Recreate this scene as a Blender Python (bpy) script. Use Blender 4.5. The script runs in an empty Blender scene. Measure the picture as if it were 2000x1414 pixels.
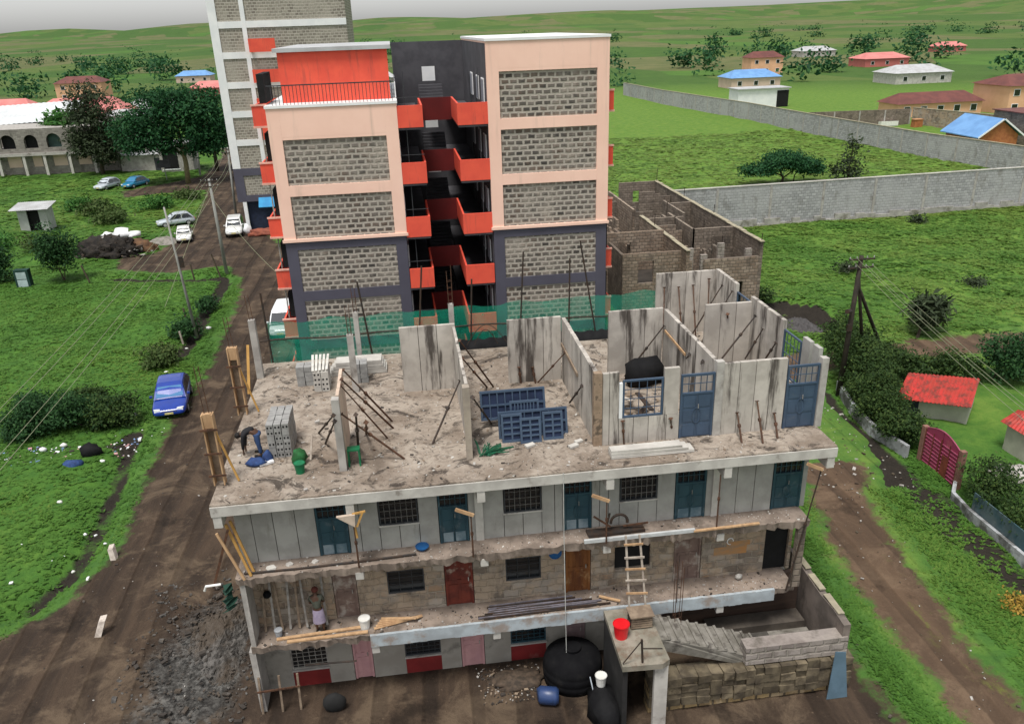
import bpy, math, random
import numpy as np
from mathutils import Vector, Matrix
random.seed(7)
rng = np.random.default_rng(11)
S = bpy.context.scene
COL = S.collection
PI = math.pi
R_ = math.radians

# ------------------------------------------------------------------ camera
CAM = np.array([6.44, -22.07, 20.85])
FPX = 1617.76
_th, _ro, _ya = np.radians([23.765, -1.998, 6.930])
_fw = np.array([math.sin(_ya), math.cos(_ya), 0]); _rt = np.array([math.cos(_ya), -math.sin(_ya), 0]); _up = np.array([0, 0, 1.])
CF = _fw*math.cos(_th) - _up*math.sin(_th); _u2 = _up*math.cos(_th) + _fw*math.sin(_th)
CR = _rt*math.cos(_ro) + _u2*math.sin(_ro); CU = _u2*math.cos(_ro) - _rt*math.sin(_ro)

def at(px, py, x=None, y=None, z=None):
    """the world point seen at a photo pixel on the plane x=, y= or z="""
    d = CF + CR*(px-1000)/FPX - CU*(py-762)/FPX
    if z is not None: t = (z-CAM[2])/d[2]
    elif y is not None: t = (y-CAM[1])/d[1]
    else: t = (x-CAM[0])/d[0]
    return Vector(CAM + d*t)

cam = bpy.data.cameras.new('camera'); camo = bpy.data.objects.new('camera', cam); COL.objects.link(camo)
cam.sensor_width = 36; cam.lens = FPX/2000*36; cam.shift_y = 0.0275; cam.clip_start = 0.2; cam.clip_end = 6000
m = Matrix((CR, CU, -CF)).transposed().to_4x4(); m.translation = Vector(CAM)
camo.matrix_world = m
S.camera = camo

# ------------------------------------------------------------------ objects
WL = {}
def link(o): COL.objects.link(o)
def tag(o, label=None, cat=None, group=None, kind=None):
    if label: o['label'] = label
    if cat: o['category'] = cat
    if group: o['group'] = group
    if kind: o['kind'] = kind
    return o
def thing(name, label, cat, loc=(0, 0, 0), group=None):
    o = bpy.data.objects.new(name, None); link(o); o.location = loc; o.empty_display_size = .3
    WL[o.name] = Vector(loc)
    return tag(o, label, cat, group)

class MB:
    def __init__(s): s.v = []; s.f = []; s.mi = []; s.cur = 0
    def add(s, vs, fs):
        n = len(s.v); s.v += [tuple(map(float, p)) for p in vs]
        for f in fs: s.f.append(tuple(i+n for i in f)); s.mi.append(s.cur)
        return s
    def box(s, x0, x1, y0, y1, z0, z1, j=0):
        if x0 > x1: x0, x1 = x1, x0
        if y0 > y1: y0, y1 = y1, y0
        if z0 > z1: z0, z1 = z1, z0
        vs = [(x, y, z) for z in (z0, z1) for y in (y0, y1) for x in (x0, x1)]
        if j: vs = [tuple(c+random.uniform(-j, j) for c in p) for p in vs]
        return s.add(vs, [(0, 2, 3, 1), (4, 5, 7, 6), (0, 1, 5, 4), (2, 6, 7, 3), (0, 4, 6, 2), (1, 3, 7, 5)])
    def obox(s, c, ax, ay, az):
        """box from centre and three half-axis vectors"""
        c = Vector(c); ax = Vector(ax); ay = Vector(ay); az = Vector(az)
        vs = [c+ax*i+ay*j+az*k for k in (-1, 1) for j in (-1, 1) for i in (-1, 1)]
        return s.add(vs, [(0, 2, 3, 1), (4, 5, 7, 6), (0, 1, 5, 4), (2, 6, 7, 3), (0, 4, 6, 2), (1, 3, 7, 5)])
    def plank(s, a, b, w, t, up=(0, 0, 1)):
        a = Vector(a); b = Vector(b); d = (b-a); L = d.length; d = d/L
        u = Vector(up); sd = d.cross(u)
        if sd.length < 1e-3: sd = d.cross(Vector((1, 0, 0)))
        sd.normalize(); n = sd.cross(d).normalized()
        return s.obox((a+b)/2, d*L/2, sd*w/2, n*t/2)
    def tube(s, pts, r, n=8, r1=None, cap=True):
        pts = [Vector(p) for p in pts]
        rs = r if isinstance(r, (list, tuple)) else [r + ((r1 if r1 is not None else r)-r)*i/(len(pts)-1) for i in range(len(pts))]
        rings = []; base = len(s.v); prev = None
        for i, p in enumerate(pts):
            d = (pts[min(i+1, len(pts)-1)]-pts[max(i-1, 0)]).normalized()
            if prev is None:
                u = d.orthogonal().normalized()
            else:
                u = (prev - d*prev.dot(d)).normalized()
            prev = u; w = d.cross(u)
            rings.append([p + (u*math.cos(2*PI*k/n)+w*math.sin(2*PI*k/n))*rs[i] for k in range(n)])
        vs = [q for rg in rings for q in rg]; fs = []
        for i in range(len(pts)-1):
            for k in range(n):
                fs.append((i*n+k, i*n+(k+1) % n, (i+1)*n+(k+1) % n, (i+1)*n+k))
        if cap:
            fs.append(tuple(reversed(range(n)))); fs.append(tuple(range((len(pts)-1)*n, len(pts)*n)))
        return s.add(vs, fs)
    def lathe(s, c, prof, n=16):
        c = Vector(c); vs = []; fs = []
        for (r, z) in prof:
            for k in range(n): vs.append((c.x+r*math.cos(2*PI*k/n), c.y+r*math.sin(2*PI*k/n), c.z+z))
        m_ = len(prof)
        for i in range(m_-1):
            for k in range(n): fs.append((i*n+k, i*n+(k+1) % n, (i+1)*n+(k+1) % n, (i+1)*n+k))
        if prof[0][0] > 1e-4: fs.append(tuple(reversed(range(n))))
        if prof[-1][0] > 1e-4: fs.append(tuple(range((m_-1)*n, m_*n)))
        return s.add(vs, fs)
    def prism(s, poly, z0, z1):
        n = len(poly); vs = [(p[0], p[1], z0) for p in poly]+[(p[0], p[1], z1) for p in poly]
        fs = [tuple(reversed(range(n))), tuple(range(n, 2*n))]+[(i, (i+1) % n, n+(i+1) % n, n+i) for i in range(n)]
        return s.add(vs, fs)
    def quad(s, a, b, c, d): return s.add([a, b, c, d], [(0, 1, 2, 3)])
    def xform(s, M, i0=0):
        for i in range(i0, len(s.v)): s.v[i] = tuple(M @ Vector(s.v[i]))
        return s
    def build(s, name, mat, parent=None, label=None, cat=None, group=None, kind=None, smooth=False, loc=None, local=False):
        v = np.array(s.v, dtype=float).reshape(-1, 3)
        if parent is not None:
            o0 = WL[parent.name]
            wl = o0.copy()
            if not local: v = v - np.array(o0)
            L = Vector((0, 0, 0))
        else:
            if loc is None:
                lo = v.min(0); hi = v.max(0); loc = ((lo[0]+hi[0])/2, (lo[1]+hi[1])/2, lo[2])
            L = Vector(loc); wl = L.copy()
            if not local: v = v - np.array(L)
        me = bpy.data.meshes.new(name); me.from_pydata(v.tolist(), [], s.f)
        mats = mat if isinstance(mat, (list, tuple)) else [mat]
        for q in mats: me.materials.append(q)
        if len(mats) > 1: me.polygons.foreach_set('material_index', s.mi)
        if smooth: me.polygons.foreach_set('use_smooth', [True]*len(me.polygons))
        me.update()
        o = bpy.data.objects.new(name, me); link(o)
        if parent is not None: o.parent = parent
        o.location = L; WL[o.name] = wl
        return tag(o, label, cat, group, kind)

def np_mesh(name, v, f, mat, parent=None, attrs=None, loc=(0, 0, 0), smooth=False, **k):
    """quads/tris from numpy arrays, with float point attributes"""
    me = bpy.data.meshes.new(name)
    off = WL[parent.name] if parent is not None else Vector(loc)
    v = np.asarray(v, float) - np.array(off)
    me.vertices.add(len(v)); me.vertices.foreach_set('co', v.ravel())
    f = np.asarray(f, np.int32); nf, k_ = f.shape
    me.loops.add(nf*k_); me.loops.foreach_set('vertex_index', f.ravel())
    me.polygons.add(nf); me.polygons.foreach_set('loop_start', np.arange(nf, dtype=np.int32)*k_)
    try: me.polygons.foreach_set('loop_total', np.full(nf, k_, np.int32))
    except Exception: pass
    if smooth: me.polygons.foreach_set('use_smooth', np.ones(nf, bool))
    for an, av in (attrs or {}).items():
        a = me.attributes.new(an, 'FLOAT', 'POINT'); a.data.foreach_set('value', np.asarray(av, np.float32))
    me.update(calc_edges=True); me.validate()
    me.materials.append(mat)
    o = bpy.data.objects.new(name, me); link(o)
    if parent is not None: o.parent = parent; WL[o.name] = Vector(off)
    else: o.location = loc; WL[o.name] = Vector(loc)
    return tag(o, k.get('label'), k.get('cat'), k.get('group'), k.get('kind'))

def kids(o): return [c for c in bpy.data.objects if c.parent == o]
def dup(o, loc, rz=None, label=None, group=None, parent=None):
    """copy a thing with its parts and sub-parts"""
    c = o.copy(); link(c)
    if parent is not None: c.parent = parent
    else:
        c.location = loc
        if rz is not None: c.rotation_euler = (0, 0, rz)
        WL[c.name] = Vector(loc)
    if label: c['label'] = label
    if group: c['group'] = group
    for ch in kids(o): dup(ch, None, parent=c)
    return c

# ------------------------------------------------------------------ materials
MATS = {}
class NT:
    def __init__(s, name):
        s.m = bpy.data.materials.new(name); s.m.use_nodes = True; s.t = s.m.node_tree; s.n = s.t.nodes; s.n.clear()
        s.out = s.n.new('ShaderNodeOutputMaterial'); s.b = s.n.new('ShaderNodeBsdfPrincipled')
        s.t.links.new(s.b.outputs[0], s.out.inputs[0]); MATS[name] = s.m
    def set(s, sock, v):
        if hasattr(v, 'is_output'): s.t.links.new(v, sock)
        else:
            if isinstance(v, (tuple, list)) and len(v) == 3 and sock.type == 'RGBA': v = (*v, 1)
            sock.default_value = v
    def node(s, t, **k):
        n = s.n.new(t)
        for a, b in k.items(): setattr(n, a, b)
        return n
    def pos(s, mode='pos', scale=(1, 1, 1)):
        if mode == 'pos': o = s.node('ShaderNodeNewGeometry').outputs['Position']
        else: o = s.node('ShaderNodeTexCoord').outputs['Object']
        if scale != (1, 1, 1):
            mp = s.node('ShaderNodeMapping'); s.t.links.new(o, mp.inputs[0]); mp.inputs['Scale'].default_value = scale; o = mp.outputs[0]
        return o
    def noise(s, co, scale, detail=4, rough=.55, dist=0):
        n = s.node('ShaderNodeTexNoise'); s.t.links.new(co, n.inputs['Vector'])
        n.inputs['Scale'].default_value = scale; n.inputs['Detail'].default_value = detail; n.inputs['Roughness'].default_value = rough; n.inputs['Distortion'].default_value = dist
        return n.outputs['Fac']
    def ramp(s, fac, stops, interp='LINEAR'):
        r = s.node('ShaderNodeValToRGB'); r.color_ramp.interpolation = interp; s.t.links.new(fac, r.inputs[0])
        e = r.color_ramp.elements
        while len(e) < len(stops): e.new(.5)
        for q, (p, c) in zip(e, stops): q.position = p; q.color = (*c, 1) if len(c) == 3 else c
        return r.outputs[0]
    def step(s, fac, lo, hi):
        r = s.node('ShaderNodeMapRange'); r.interpolation_type = 'SMOOTHSTEP'; s.set(r.inputs[0], fac)
        r.inputs[1].default_value = lo; r.inputs[2].default_value = hi
        return r.outputs[0]
    def math(s, op, a, b=0.):
        n = s.node('ShaderNodeMath', operation=op); s.set(n.inputs[0], a); s.set(n.inputs[1], b); return n.outputs[0]
    def mix(s, fac, a, b, bt='MIX'):
        n = s.node('ShaderNodeMix', data_type='RGBA', blend_type=bt)
        s.set(n.inputs[0], fac); s.set(n.inputs[6], a); s.set(n.inputs[7], b); return n.outputs[2]
    def attr(s, name):
        n = s.node('ShaderNodeAttribute', attribute_name=name); return n.outputs['Fac']
    def bump(s, h, strength=.4, dist=.05):
        b = s.node('ShaderNodeBump'); s.set(b.inputs['Height'], h); b.inputs['Strength'].default_value = strength; b.inputs['Distance'].default_value = dist
        s.t.links.new(b.outputs[0], s.b.inputs['Normal'])
    def fin(s, col, rough=.8, metal=0, spec=.3):
        s.set(s.b.inputs['Base Color'], col); s.set(s.b.inputs['Roughness'], rough); s.b.inputs['Metallic'].default_value = metal
        s.b.inputs['Specular IOR Level'].default_value = spec
        return s.m

def M(name, c, c2=None, scale=3., rough=.8, metal=0, bump=0, bd=.02, mode='pos', st=(1, 1, 1), spec=.3, lo=.35, hi=.65, dirt=None, dscale=1.2, dlo=.55, dhi=.75, damt=.8, dst=(1, 1, 1), detail=5, island=0):
    """plain surface: two-tone noise, optional stains of a shape of their own"""
    t = NT(name); p = t.pos(mode, st)
    c2 = c2 or tuple(x*.75 for x in c)
    f = t.noise(p, scale, detail, .6)
    col = t.mix(t.step(f, lo, hi), c2, c)
    if island:
        g = t.node('ShaderNodeNewGeometry').outputs['Random Per Island']
        mr = t.node('ShaderNodeMapRange'); t.t.links.new(g, mr.inputs[0]); mr.inputs[3].default_value = 1-island; mr.inputs[4].default_value = 1+island*.6
        hs = t.node('ShaderNodeHueSaturation'); t.t.links.new(mr.outputs[0], hs.inputs['Value']); t.t.links.new(col, hs.inputs['Color']); col = hs.outputs[0]
    if dirt:
        dn = t.noise(t.pos(mode, dst), dscale, 6, .65)
        k = t.math('MULTIPLY', t.step(dn, dlo, dhi), damt)
        col = t.mix(k, col, dirt)
    if bump: t.bump(t.noise(p, scale*4, 6, .7), bump, bd)
    return t.fin(col, rough, metal, spec)

def brick_mat(name, bw, bh, cols, mortar, msize, fade=None, bump=.5, rough=.9, fscale=.35, flo=.45, fhi=.6, grime=None, wob=.07, famt=.72):
    """coursed blockwork on any upright face; fade = mortar smear over the blocks"""
    t = NT(name)
    g = t.node('ShaderNodeNewGeometry')
    cr = t.node('ShaderNodeVectorMath', operation='CROSS_PRODUCT'); cr.inputs[0].default_value = (0, 0, 1); t.t.links.new(g.outputs['True Normal'], cr.inputs[1])
    dt = t.node('ShaderNodeVectorMath', operation='DOT_PRODUCT'); t.t.links.new(g.outputs['Position'], dt.inputs[0]); t.t.links.new(cr.outputs[0], dt.inputs[1])
    sp = t.node('ShaderNodeSeparateXYZ'); t.t.links.new(g.outputs['Position'], sp.inputs[0])
    cb = t.node('ShaderNodeCombineXYZ'); t.t.links.new(dt.outputs['Value'], cb.inputs[0]); t.t.links.new(sp.outputs[2], cb.inputs[1])
    # wobble so that the courses are hand laid
    nz = t.node('ShaderNodeTexNoise'); t.t.links.new(g.outputs['Position'], nz.inputs[0]); nz.inputs['Scale'].default_value = 2.2; nz.inputs['Detail'].default_value = 3
    ws = t.node('ShaderNodeVectorMath', operation='SCALE'); t.t.links.new(nz.outputs['Color'], ws.inputs[0]); ws.inputs['Scale'].default_value = wob
    ad = t.node('ShaderNodeVectorMath', operation='ADD'); t.t.links.new(cb.outputs[0], ad.inputs[0]); t.t.links.new(ws.outputs[0], ad.inputs[1])
    b = t.node('ShaderNodeTexBrick'); t.t.links.new(ad.outputs[0], b.inputs['Vector'])
    b.inputs['Scale'].default_value = 1; b.inputs['Brick Width'].default_value = bw; b.inputs['Row Height'].default_value = bh
    b.inputs['Mortar Size'].default_value = msize; b.inputs['Mortar Smooth'].default_value = .6; b.inputs['Bias'].default_value = 0
    b.inputs['Color1'].default_value = (*cols[0], 1); b.inputs['Color2'].default_value = (*cols[1], 1); b.inputs['Mortar'].default_value = (*mortar, 1)
    col = b.outputs['Color']
    p = g.outputs['Position']
    fine = t.noise(p, 9, 5, .7)
    if len(cols) > 2:
        n2 = t.noise(p, 1.3, 3, .6)
        k = t.math('MULTIPLY', t.step(n2, .5, .66), t.math('SUBTRACT', 1., b.outputs['Fac']))
        col = t.mix(t.math('MULTIPLY', k, .6), col, cols[2])
    if fade:
        n1 = t.noise(p, fscale, 5, .75)
        col = t.mix(t.math('MULTIPLY', t.step(n1, flo, fhi), famt), col, fade)
    if grime:
        n3 = t.noise(t.pos('pos', (1, 1, .4)), .9, 5, .7)
        col = t.mix(t.math('MULTIPLY', t.step(n3, .52, .7), .7), col, grime)
    col = t.mix(.35, col, t.mix(fine, (.25, .25, .25), (.85, .85, .85)), 'OVERLAY')
    h = t.math('SUBTRACT', t.math('MULTIPLY', fine, .5), b.outputs['Fac'])
    t.bump(h, bump, .03)
    return t.fin(col, rough, 0, .2)
# ------------------------------------------------------------------ palette
_t = NT('slab_screed'); _p = _t.pos()
_n1 = _t.noise(_p, .55, 8, .68); _n2 = _t.noise(_p, 2.6, 8, .75, 1.2); _n3 = _t.noise(_p, .8, 9, .72, 2.2); _n4 = _t.noise(_p, 13, 4, .7)
_c = _t.mix(_t.step(_n1, .36, .62), (.225, .18, .142), (.385, .33, .275))
_c = _t.mix(_t.math('MULTIPLY', _t.step(_n2, .48, .66), .75), _c, (.15, .12, .095))
_c = _t.mix(_t.math('MULTIPLY', _t.step(_n3, .515, .62), .85), _c, (.042, .034, .029))
_c = _t.mix(_t.math('MULTIPLY', _t.step(_t.noise(_p, 1.7, 7, .7, 3.0), .60, .68), .8), _c, (.05, .04, .034))
_c = _t.mix(_t.math('MULTIPLY', _t.step(_n4, .58, .72), .45), _c, (.50, .44, .38))
_t.bump(_t.math('ADD', _t.math('MULTIPLY', _n2, 1.2), _t.math('MULTIPLY', _n4, .5)), .9, .06); conc_top = _t.fin(_c, .92, 0, .15)
conc = M('concrete', (.42, .40, .37), (.30, .28, .26), scale=1.6, bump=.35, dirt=(.12, .10, .085), dscale=1.1, dlo=.56, dhi=.72, damt=.7)
conc_lt = M('pale_concrete', (.52, .50, .46), (.40, .38, .35), scale=1.4, bump=.3, dirt=(.16, .13, .11), dscale=1.5, dlo=.56, dhi=.7, damt=.7)
panel_m = M('precast_panel', (.47, .435, .39), (.36, .33, .295), scale=1.3, rough=.85, bump=.25, dirt=(.040, .031, .026), dscale=1.25, dlo=.50, dhi=.64, damt=.9, dst=(1.6, 1.6, .20), island=.22)
panel_clean = M('precast_panel_clean', (.37, .362, .338), (.29, .282, .262), scale=1.3, rough=.85, bump=.2, dirt=(.15, .13, .11), dscale=1.6, dlo=.58, dhi=.74, damt=.6, dst=(1.6, 1.6, .3), island=.09)
grout = M('panel_joint', (.10, .09, .08), (.05, .045, .04), scale=6)
plaster = M('plaster_wall', (.34, .32, .28), (.25, .23, .20), scale=.9, bump=.3, dirt=(.09, .08, .07), dscale=.9, dlo=.5, dhi=.68, damt=.7)
gal_floor = M('gallery_floor', (.28, .225, .185), (.17, .135, .11), scale=1.6, bump=.5, dirt=(.09, .07, .055), dscale=1.3, dlo=.52, dhi=.68, damt=.7)
stone_l1 = brick_mat('rough_stone', .52, .27, ((.15, .12, .095), (.37, .32, .27), (.33, .20, .11)), (.30, .26, .21), .03, fade=(.37, .285, .205), fscale=.8, flo=.44, fhi=.58, bump=1.0, grime=(.10, .08, .065), wob=.22, famt=.8)
stone_yel = brick_mat('yellow_stone', .5, .3, ((.36, .26, .13), (.24, .17, .09), (.45, .36, .24)), (.10, .08, .055), .05, bump=1.0)
stone_grey = brick_mat('grey_stone', .5, .28, ((.22, .19, .175), (.32, .285, .26), (.15, .125, .11)), (.25, .225, .195), .05, fade=(.30, .265, .235), bump=.9, grime=(.09, .08, .065), wob=.15)
tower_brick = brick_mat('tower_stone', .46, .29, ((.055, .05, .046), (.20, .172, .15), (.15, .105, .08)), (.365, .33, .285), .08, fade=(.345, .305, .26), fscale=.42, flo=.47, fhi=.70, bump=.7, wob=.11, famt=.85)
white_brick = brick_mat('pale_tower_stone', .46, .285, ((.17, .15, .125), (.29, .265, .22)), (.40, .37, .32), .05, fade=(.36, .33, .28), bump=.5)
block_old = brick_mat('old_block', .45, .25, ((.155, .125, .10), (.25, .205, .165), (.09, .075, .065)), (.13, .11, .09), .03, grime=(.05, .045, .04), bump=.8)
block_warm = brick_mat('warm_block', .45, .25, ((.21, .155, .115), (.32, .255, .20), (.11, .09, .075)), (.15, .125, .10), .035, grime=(.06, .05, .042), bump=.8)
wall_block = brick_mat('boundary_block', .5, .3, ((.27, .27, .275), (.40, .40, .405)), (.21, .21, .21), .035, fade=(.37, .37, .37), fscale=.12, grime=(.19, .18, .165), bump=.6)
peach = M('peach_paint', (.90, .60, .485), (.86, .56, .45), scale=.5, rough=.7, dirt=(.50, .36, .29), dscale=1.1, dlo=.55, dhi=.78, damt=.55, dst=(1.5, 1.5, .14))
slate = M('slate_paint', (.088, .085, .115), (.078, .074, .10), scale=.7, rough=.6, dirt=(.17, .15, .15), dscale=1., dlo=.62, dhi=.78, damt=.35, dst=(1.5, 1.5, .2))
redp = M('red_paint', (.78, .105, .06), (.70, .085, .052), scale=.8, rough=.65, dirt=(.34, .07, .055), dscale=1.6, dlo=.52, dhi=.72, damt=.6, dst=(2, 2, .22))
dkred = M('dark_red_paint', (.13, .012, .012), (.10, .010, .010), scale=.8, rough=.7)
lip_m = M('pink_lip', (.78, .42, .34), scale=2)
whitep = M('white_paint', (.80, .80, .80), (.72, .73, .74), scale=.8, rough=.6, dirt=(.45, .43, .40), dscale=1., dlo=.6, dhi=.78, damt=.45)
greyp = M('grey_paint', (.085, .083, .092), (.06, .058, .066), scale=1)
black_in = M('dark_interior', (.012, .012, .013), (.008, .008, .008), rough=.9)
blue_m = M('blue_metal', (.050, .082, .135), (.04, .066, .11), scale=1.5, rough=.45, spec=.5, dirt=(.13, .14, .16), dscale=2.5, dlo=.58, dhi=.75, damt=.5, mode='obj')
teal_m = M('teal_metal', (.022, .066, .088), (.016, .05, .07), scale=1.4, rough=.4, spec=.5, dirt=(.16, .19, .2), dscale=2., dlo=.56, dhi=.74, damt=.5)
dust_m = M('dusty_plinth', (.20, .25, .28), (.07, .12, .15), scale=1.6, rough=.6)
bar_m = M('grille_bar', (.05, .055, .06), (.035, .035, .04), rough=.5, scale=5)
bar_lt = M('pale_bar', (.36, .34, .31), (.22, .2, .18), rough=.6, scale=5)
rust = M('rusty_steel', (.105, .050, .028), (.05, .027, .018), scale=7, rough=.75, mode='obj', bump=.2)
rust_dk = M('dark_steel', (.028, .024, .022), (.05, .03, .02), scale=5, rough=.65, mode='obj')
timber = M('pale_timber', (.52, .34, .19), (.36, .22, .12), scale=3, rough=.8, mode='obj', st=(1, 1, .25), bump=.2, dirt=(.2, .13, .08), dscale=3, dlo=.55, dhi=.75)
timber_y = M('yellow_timber', (.55, .32, .10), (.40, .22, .065), scale=3, rough=.8, mode='obj', st=(1, 1, .25))
timber_old = M('old_timber', (.28, .215, .155), (.17, .125, .09), scale=3, rough=.85, mode='obj', bump=.2)
timber_grey = M('bleached_timber', (.46, .41, .35), (.3, .25, .21), scale=3, rough=.85, mode='obj')
door_brown = M('varnished_door', (.22, .085, .025), (.10, .034, .014), scale=2.2, rough=.5, st=(1, 1, .3), dirt=(.40, .26, .13), dscale=2.5, dlo=.55, dhi=.72, damt=.6)
door_red = M('red_brown_door', (.17, .035, .022), (.10, .022, .016), scale=2, rough=.6, dirt=(.42, .35, .28), dscale=2.2, dlo=.57, dhi=.7, damt=.75)
door_worn = M('worn_door', (.23, .16, .13), (.15, .10, .085), scale=2, rough=.8, dirt=(.40, .37, .33), dscale=2, dlo=.5, dhi=.66, damt=.7)
door_pink = M('pink_door', (.52, .29, .29), (.44, .24, .25), scale=2, rough=.6, dirt=(.3, .2, .19), dscale=2, dlo=.56, dhi=.74, damt=.6)
red_dado = M('red_dado', (.21, .022, .022), (.15, .016, .016), scale=1.2, rough=.6, dirt=(.28, .2, .17), dscale=1.3, dlo=.6, dhi=.8, damt=.4)
stone_block = M('grey_block', (.31, .31, .30), (.24, .235, .23), scale=4, rough=.9, mode='obj', bump=.4, bd=.01)
white_plastic = M('white_plastic', (.78, .78, .75), (.68, .67, .63), scale=3, rough=.4, mode='obj', spec=.5)
red_plastic = M('red_plastic', (.70, .012, .02), (.6, .01, .015), scale=3, rough=.35, mode='obj', spec=.5)
green_plastic = M('green_plastic', (.01, .17, .07), (.01, .12, .05), scale=3, rough=.5, mode='obj')
blue_plastic = M('blue_plastic', (.015, .10, .28), (.012, .07, .2), scale=3, rough=.4, mode='obj')
black_plastic = M('black_plastic', (.008, .008, .009), (.005, .005, .006), scale=2, rough=.85, mode='obj', spec=.1, dirt=(.018, .017, .016), dscale=2)
tarp_black = M('black_tarp', (.008, .008, .009), (.013, .013, .014), scale=2, rough=.75, spec=.12, mode='obj', bump=.4)
cloth_blue = M('blue_cloth', (.03, .07, .2), (.02, .04, .12), scale=5, mode='obj')
pole_conc = M('pole_concrete', (.33, .33, .31), (.22, .22, .2), scale=2, mode='obj', st=(1, 1, .3))
pole_wood = M('pole_wood', (.042, .032, .024), (.025, .02, .016), scale=2, mode='obj')
wire_m = M('wire', (.26, .28, .17), rough=.5)
tin = M('roof_tin', (.46, .47, .48), (.36, .36, .36), scale=.7, rough=.5, metal=.0, dirt=(.3, .2, .14), dscale=.6, dlo=.58, dhi=.78, damt=.5)
roof_red = M('red_roof_sheet', (.50, .045, .038), (.36, .05, .036), scale=1.2, rough=.6, dirt=(.13, .045, .034), dscale=2.6, dlo=.44, dhi=.62, damt=.8, dst=(1, 1, 1))
roof_brown = M('brown_roof_sheet', (.16, .055, .045), (.11, .04, .035), scale=.5, rough=.6)
roof_blue = M('blue_roof_sheet', (.16, .33, .60), (.12, .26, .5), scale=.5, rough=.5)
pinkp = M('pink_wall', (.50, .15, .13), (.44, .13, .12), scale=.4)
pink_roof = M('pink_roof', (.58, .22, .20), (.5, .17, .16), scale=.3)
apricot = M('apricot_wall', (.72, .42, .26), (.65, .37, .22), scale=.4)
cream = M('cream_infill', (.62, .47, .38), (.55, .41, .33), scale=.5)
orange = M('orange_brick', (.42, .16, .06), (.32, .11, .045), scale=2)
magenta = M('magenta_gate_paint', (.34, .035, .10), (.26, .04, .09), scale=1.1, rough=.55, dirt=(.35, .12, .12), dscale=1.4, dlo=.52, dhi=.7, damt=.7)
gate_rust = M('gate_rust', (.2, .05, .03), (.12, .03, .02), scale=2)
lowwall = M('whitewashed_wall', (.46, .48, .50), (.28, .29, .30), scale=1., dirt=(.07, .068, .06), dscale=1.1, dlo=.44, dhi=.6, damt=.85)
tyre_m = M('tyre', (.018, .018, .018), rough=.9, mode='obj')
rim_m = M('rim', (.45, .45, .46), rough=.35, mode='obj', spec=.6)
lamp_m = M('headlamp', (.75, .78, .8), rough=.15, mode='obj', spec=.8)
redlamp = M('tail_lamp', (.4, .02, .02), rough=.2, mode='obj', spec=.6)
plate_m = M('number_plate', (.75, .66, .25), rough=.5, mode='obj')
bark = M('bark', (.085, .065, .045), (.05, .038, .028), scale=4, mode='obj', bump=.4)
bark_lt = M('pale_bark', (.22, .19, .10), (.14, .13, .06), scale=3, mode='obj', bump=.4)
skin_m = M('skin', (.10, .052, .034), rough=.55, mode='obj'); hair_m = M('hair', (.010, .008, .007), rough=.7, mode='obj')
hair_red = M('headscarf', (.12, .03, .02), (.08, .025, .02), scale=8, rough=.8, mode='obj')
jacket_m = M('black_jacket', (.014, .014, .017), rough=.8, mode='obj'); jeans_m = M('blue_jeans', (.035, .07, .17), (.025, .05, .12), scale=9, mode='obj')
greentop = M('olive_top', (.085, .09, .07), (.06, .065, .05), scale=9, mode='obj'); lilac_m = M('lilac_skirt', (.33, .28, .37), (.25, .21, .3), scale=7, mode='obj')
shoe_m = M('shoes', (.02, .018, .016), rough=.6, mode='obj')

def paint(name, c):
    t = NT(name); t.fin(t.mix(t.step(t.noise(t.pos('obj'), 3, 3), .4, .7), c, tuple(x*.88 for x in c)), .28, 0, .5)
    t.b.inputs['Coat Weight'].default_value = .5; t.b.inputs['Coat Roughness'].default_value = .08
    return t.m
def glass_dark(name, c=(.02, .025, .03), rough=.08):
    t = NT(name); t.fin(c, rough, 0, .8); return t.m
glass = glass_dark('dark_glass'); pane_m = glass_dark('window_glass', (.012, .014, .016), .15)
sky_refl_glass = glass_dark('sky_reflection_glass', (.05, .17, .36), .06)  # the sky's reflection is painted in as the blue of the glass
curtain = M('curtain', (.30, .32, .36), (.17, .18, .21), scale=3, st=(3, 3, .2))
def tint_leaf(name, dark, mid, light, transl=.25):
    t = NT(name)
    c = t.ramp(t.attr('tint'), [(0, dark), (.5, mid), (1, light)])
    t.fin(c, .65, 0, .15)
    tr = t.node('ShaderNodeBsdfTranslucent'); t.t.links.new(c, tr.inputs[0])
    mx = t.node('ShaderNodeMixShader'); mx.inputs[0].default_value = transl
    t.t.links.new(t.b.outputs[0], mx.inputs[1]); t.t.links.new(tr.outputs[0], mx.inputs[2]); t.t.links.new(mx.outputs[0], t.out.inputs[0])
    return t.m
leaf_dark = tint_leaf('leaf_dark', (.014, .040, .016), (.026, .075, .024), (.05, .12, .032))
leaf_acacia = tint_leaf('leaf_acacia', (.012, .05, .022), (.022, .085, .03), (.045, .125, .035))
leaf_grey = tint_leaf('leaf_grey', (.022, .032, .018), (.045, .065, .032), (.075, .10, .05))
leaf_hedge = tint_leaf('leaf_hedge', (.014, .032, .011), (.038, .075, .020), (.09, .135, .032))
leaf_bright = tint_leaf('leaf_bright', (.02, .075, .018), (.045, .14, .028), (.09, .20, .04))
leaf_olive = tint_leaf('leaf_olive', (.03, .055, .015), (.06, .10, .028), (.11, .14, .045))
grass_blade = tint_leaf('grass_blade', (.048, .125, .022), (.080, .180, .029), (.165, .235, .045), .3)
_gt = grass_blade.node_tree; _gn = _gt.nodes.new('ShaderNodeNewGeometry'); _ga = _gt.nodes.new('ShaderNodeVectorMath'); _ga.operation = 'MULTIPLY_ADD'
_gt.links.new(_gn.outputs['Normal'], _ga.inputs[0]); _ga.inputs[1].default_value = (.35, .35, .35); _ga.inputs[2].default_value = (0, 0, .8)
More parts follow.
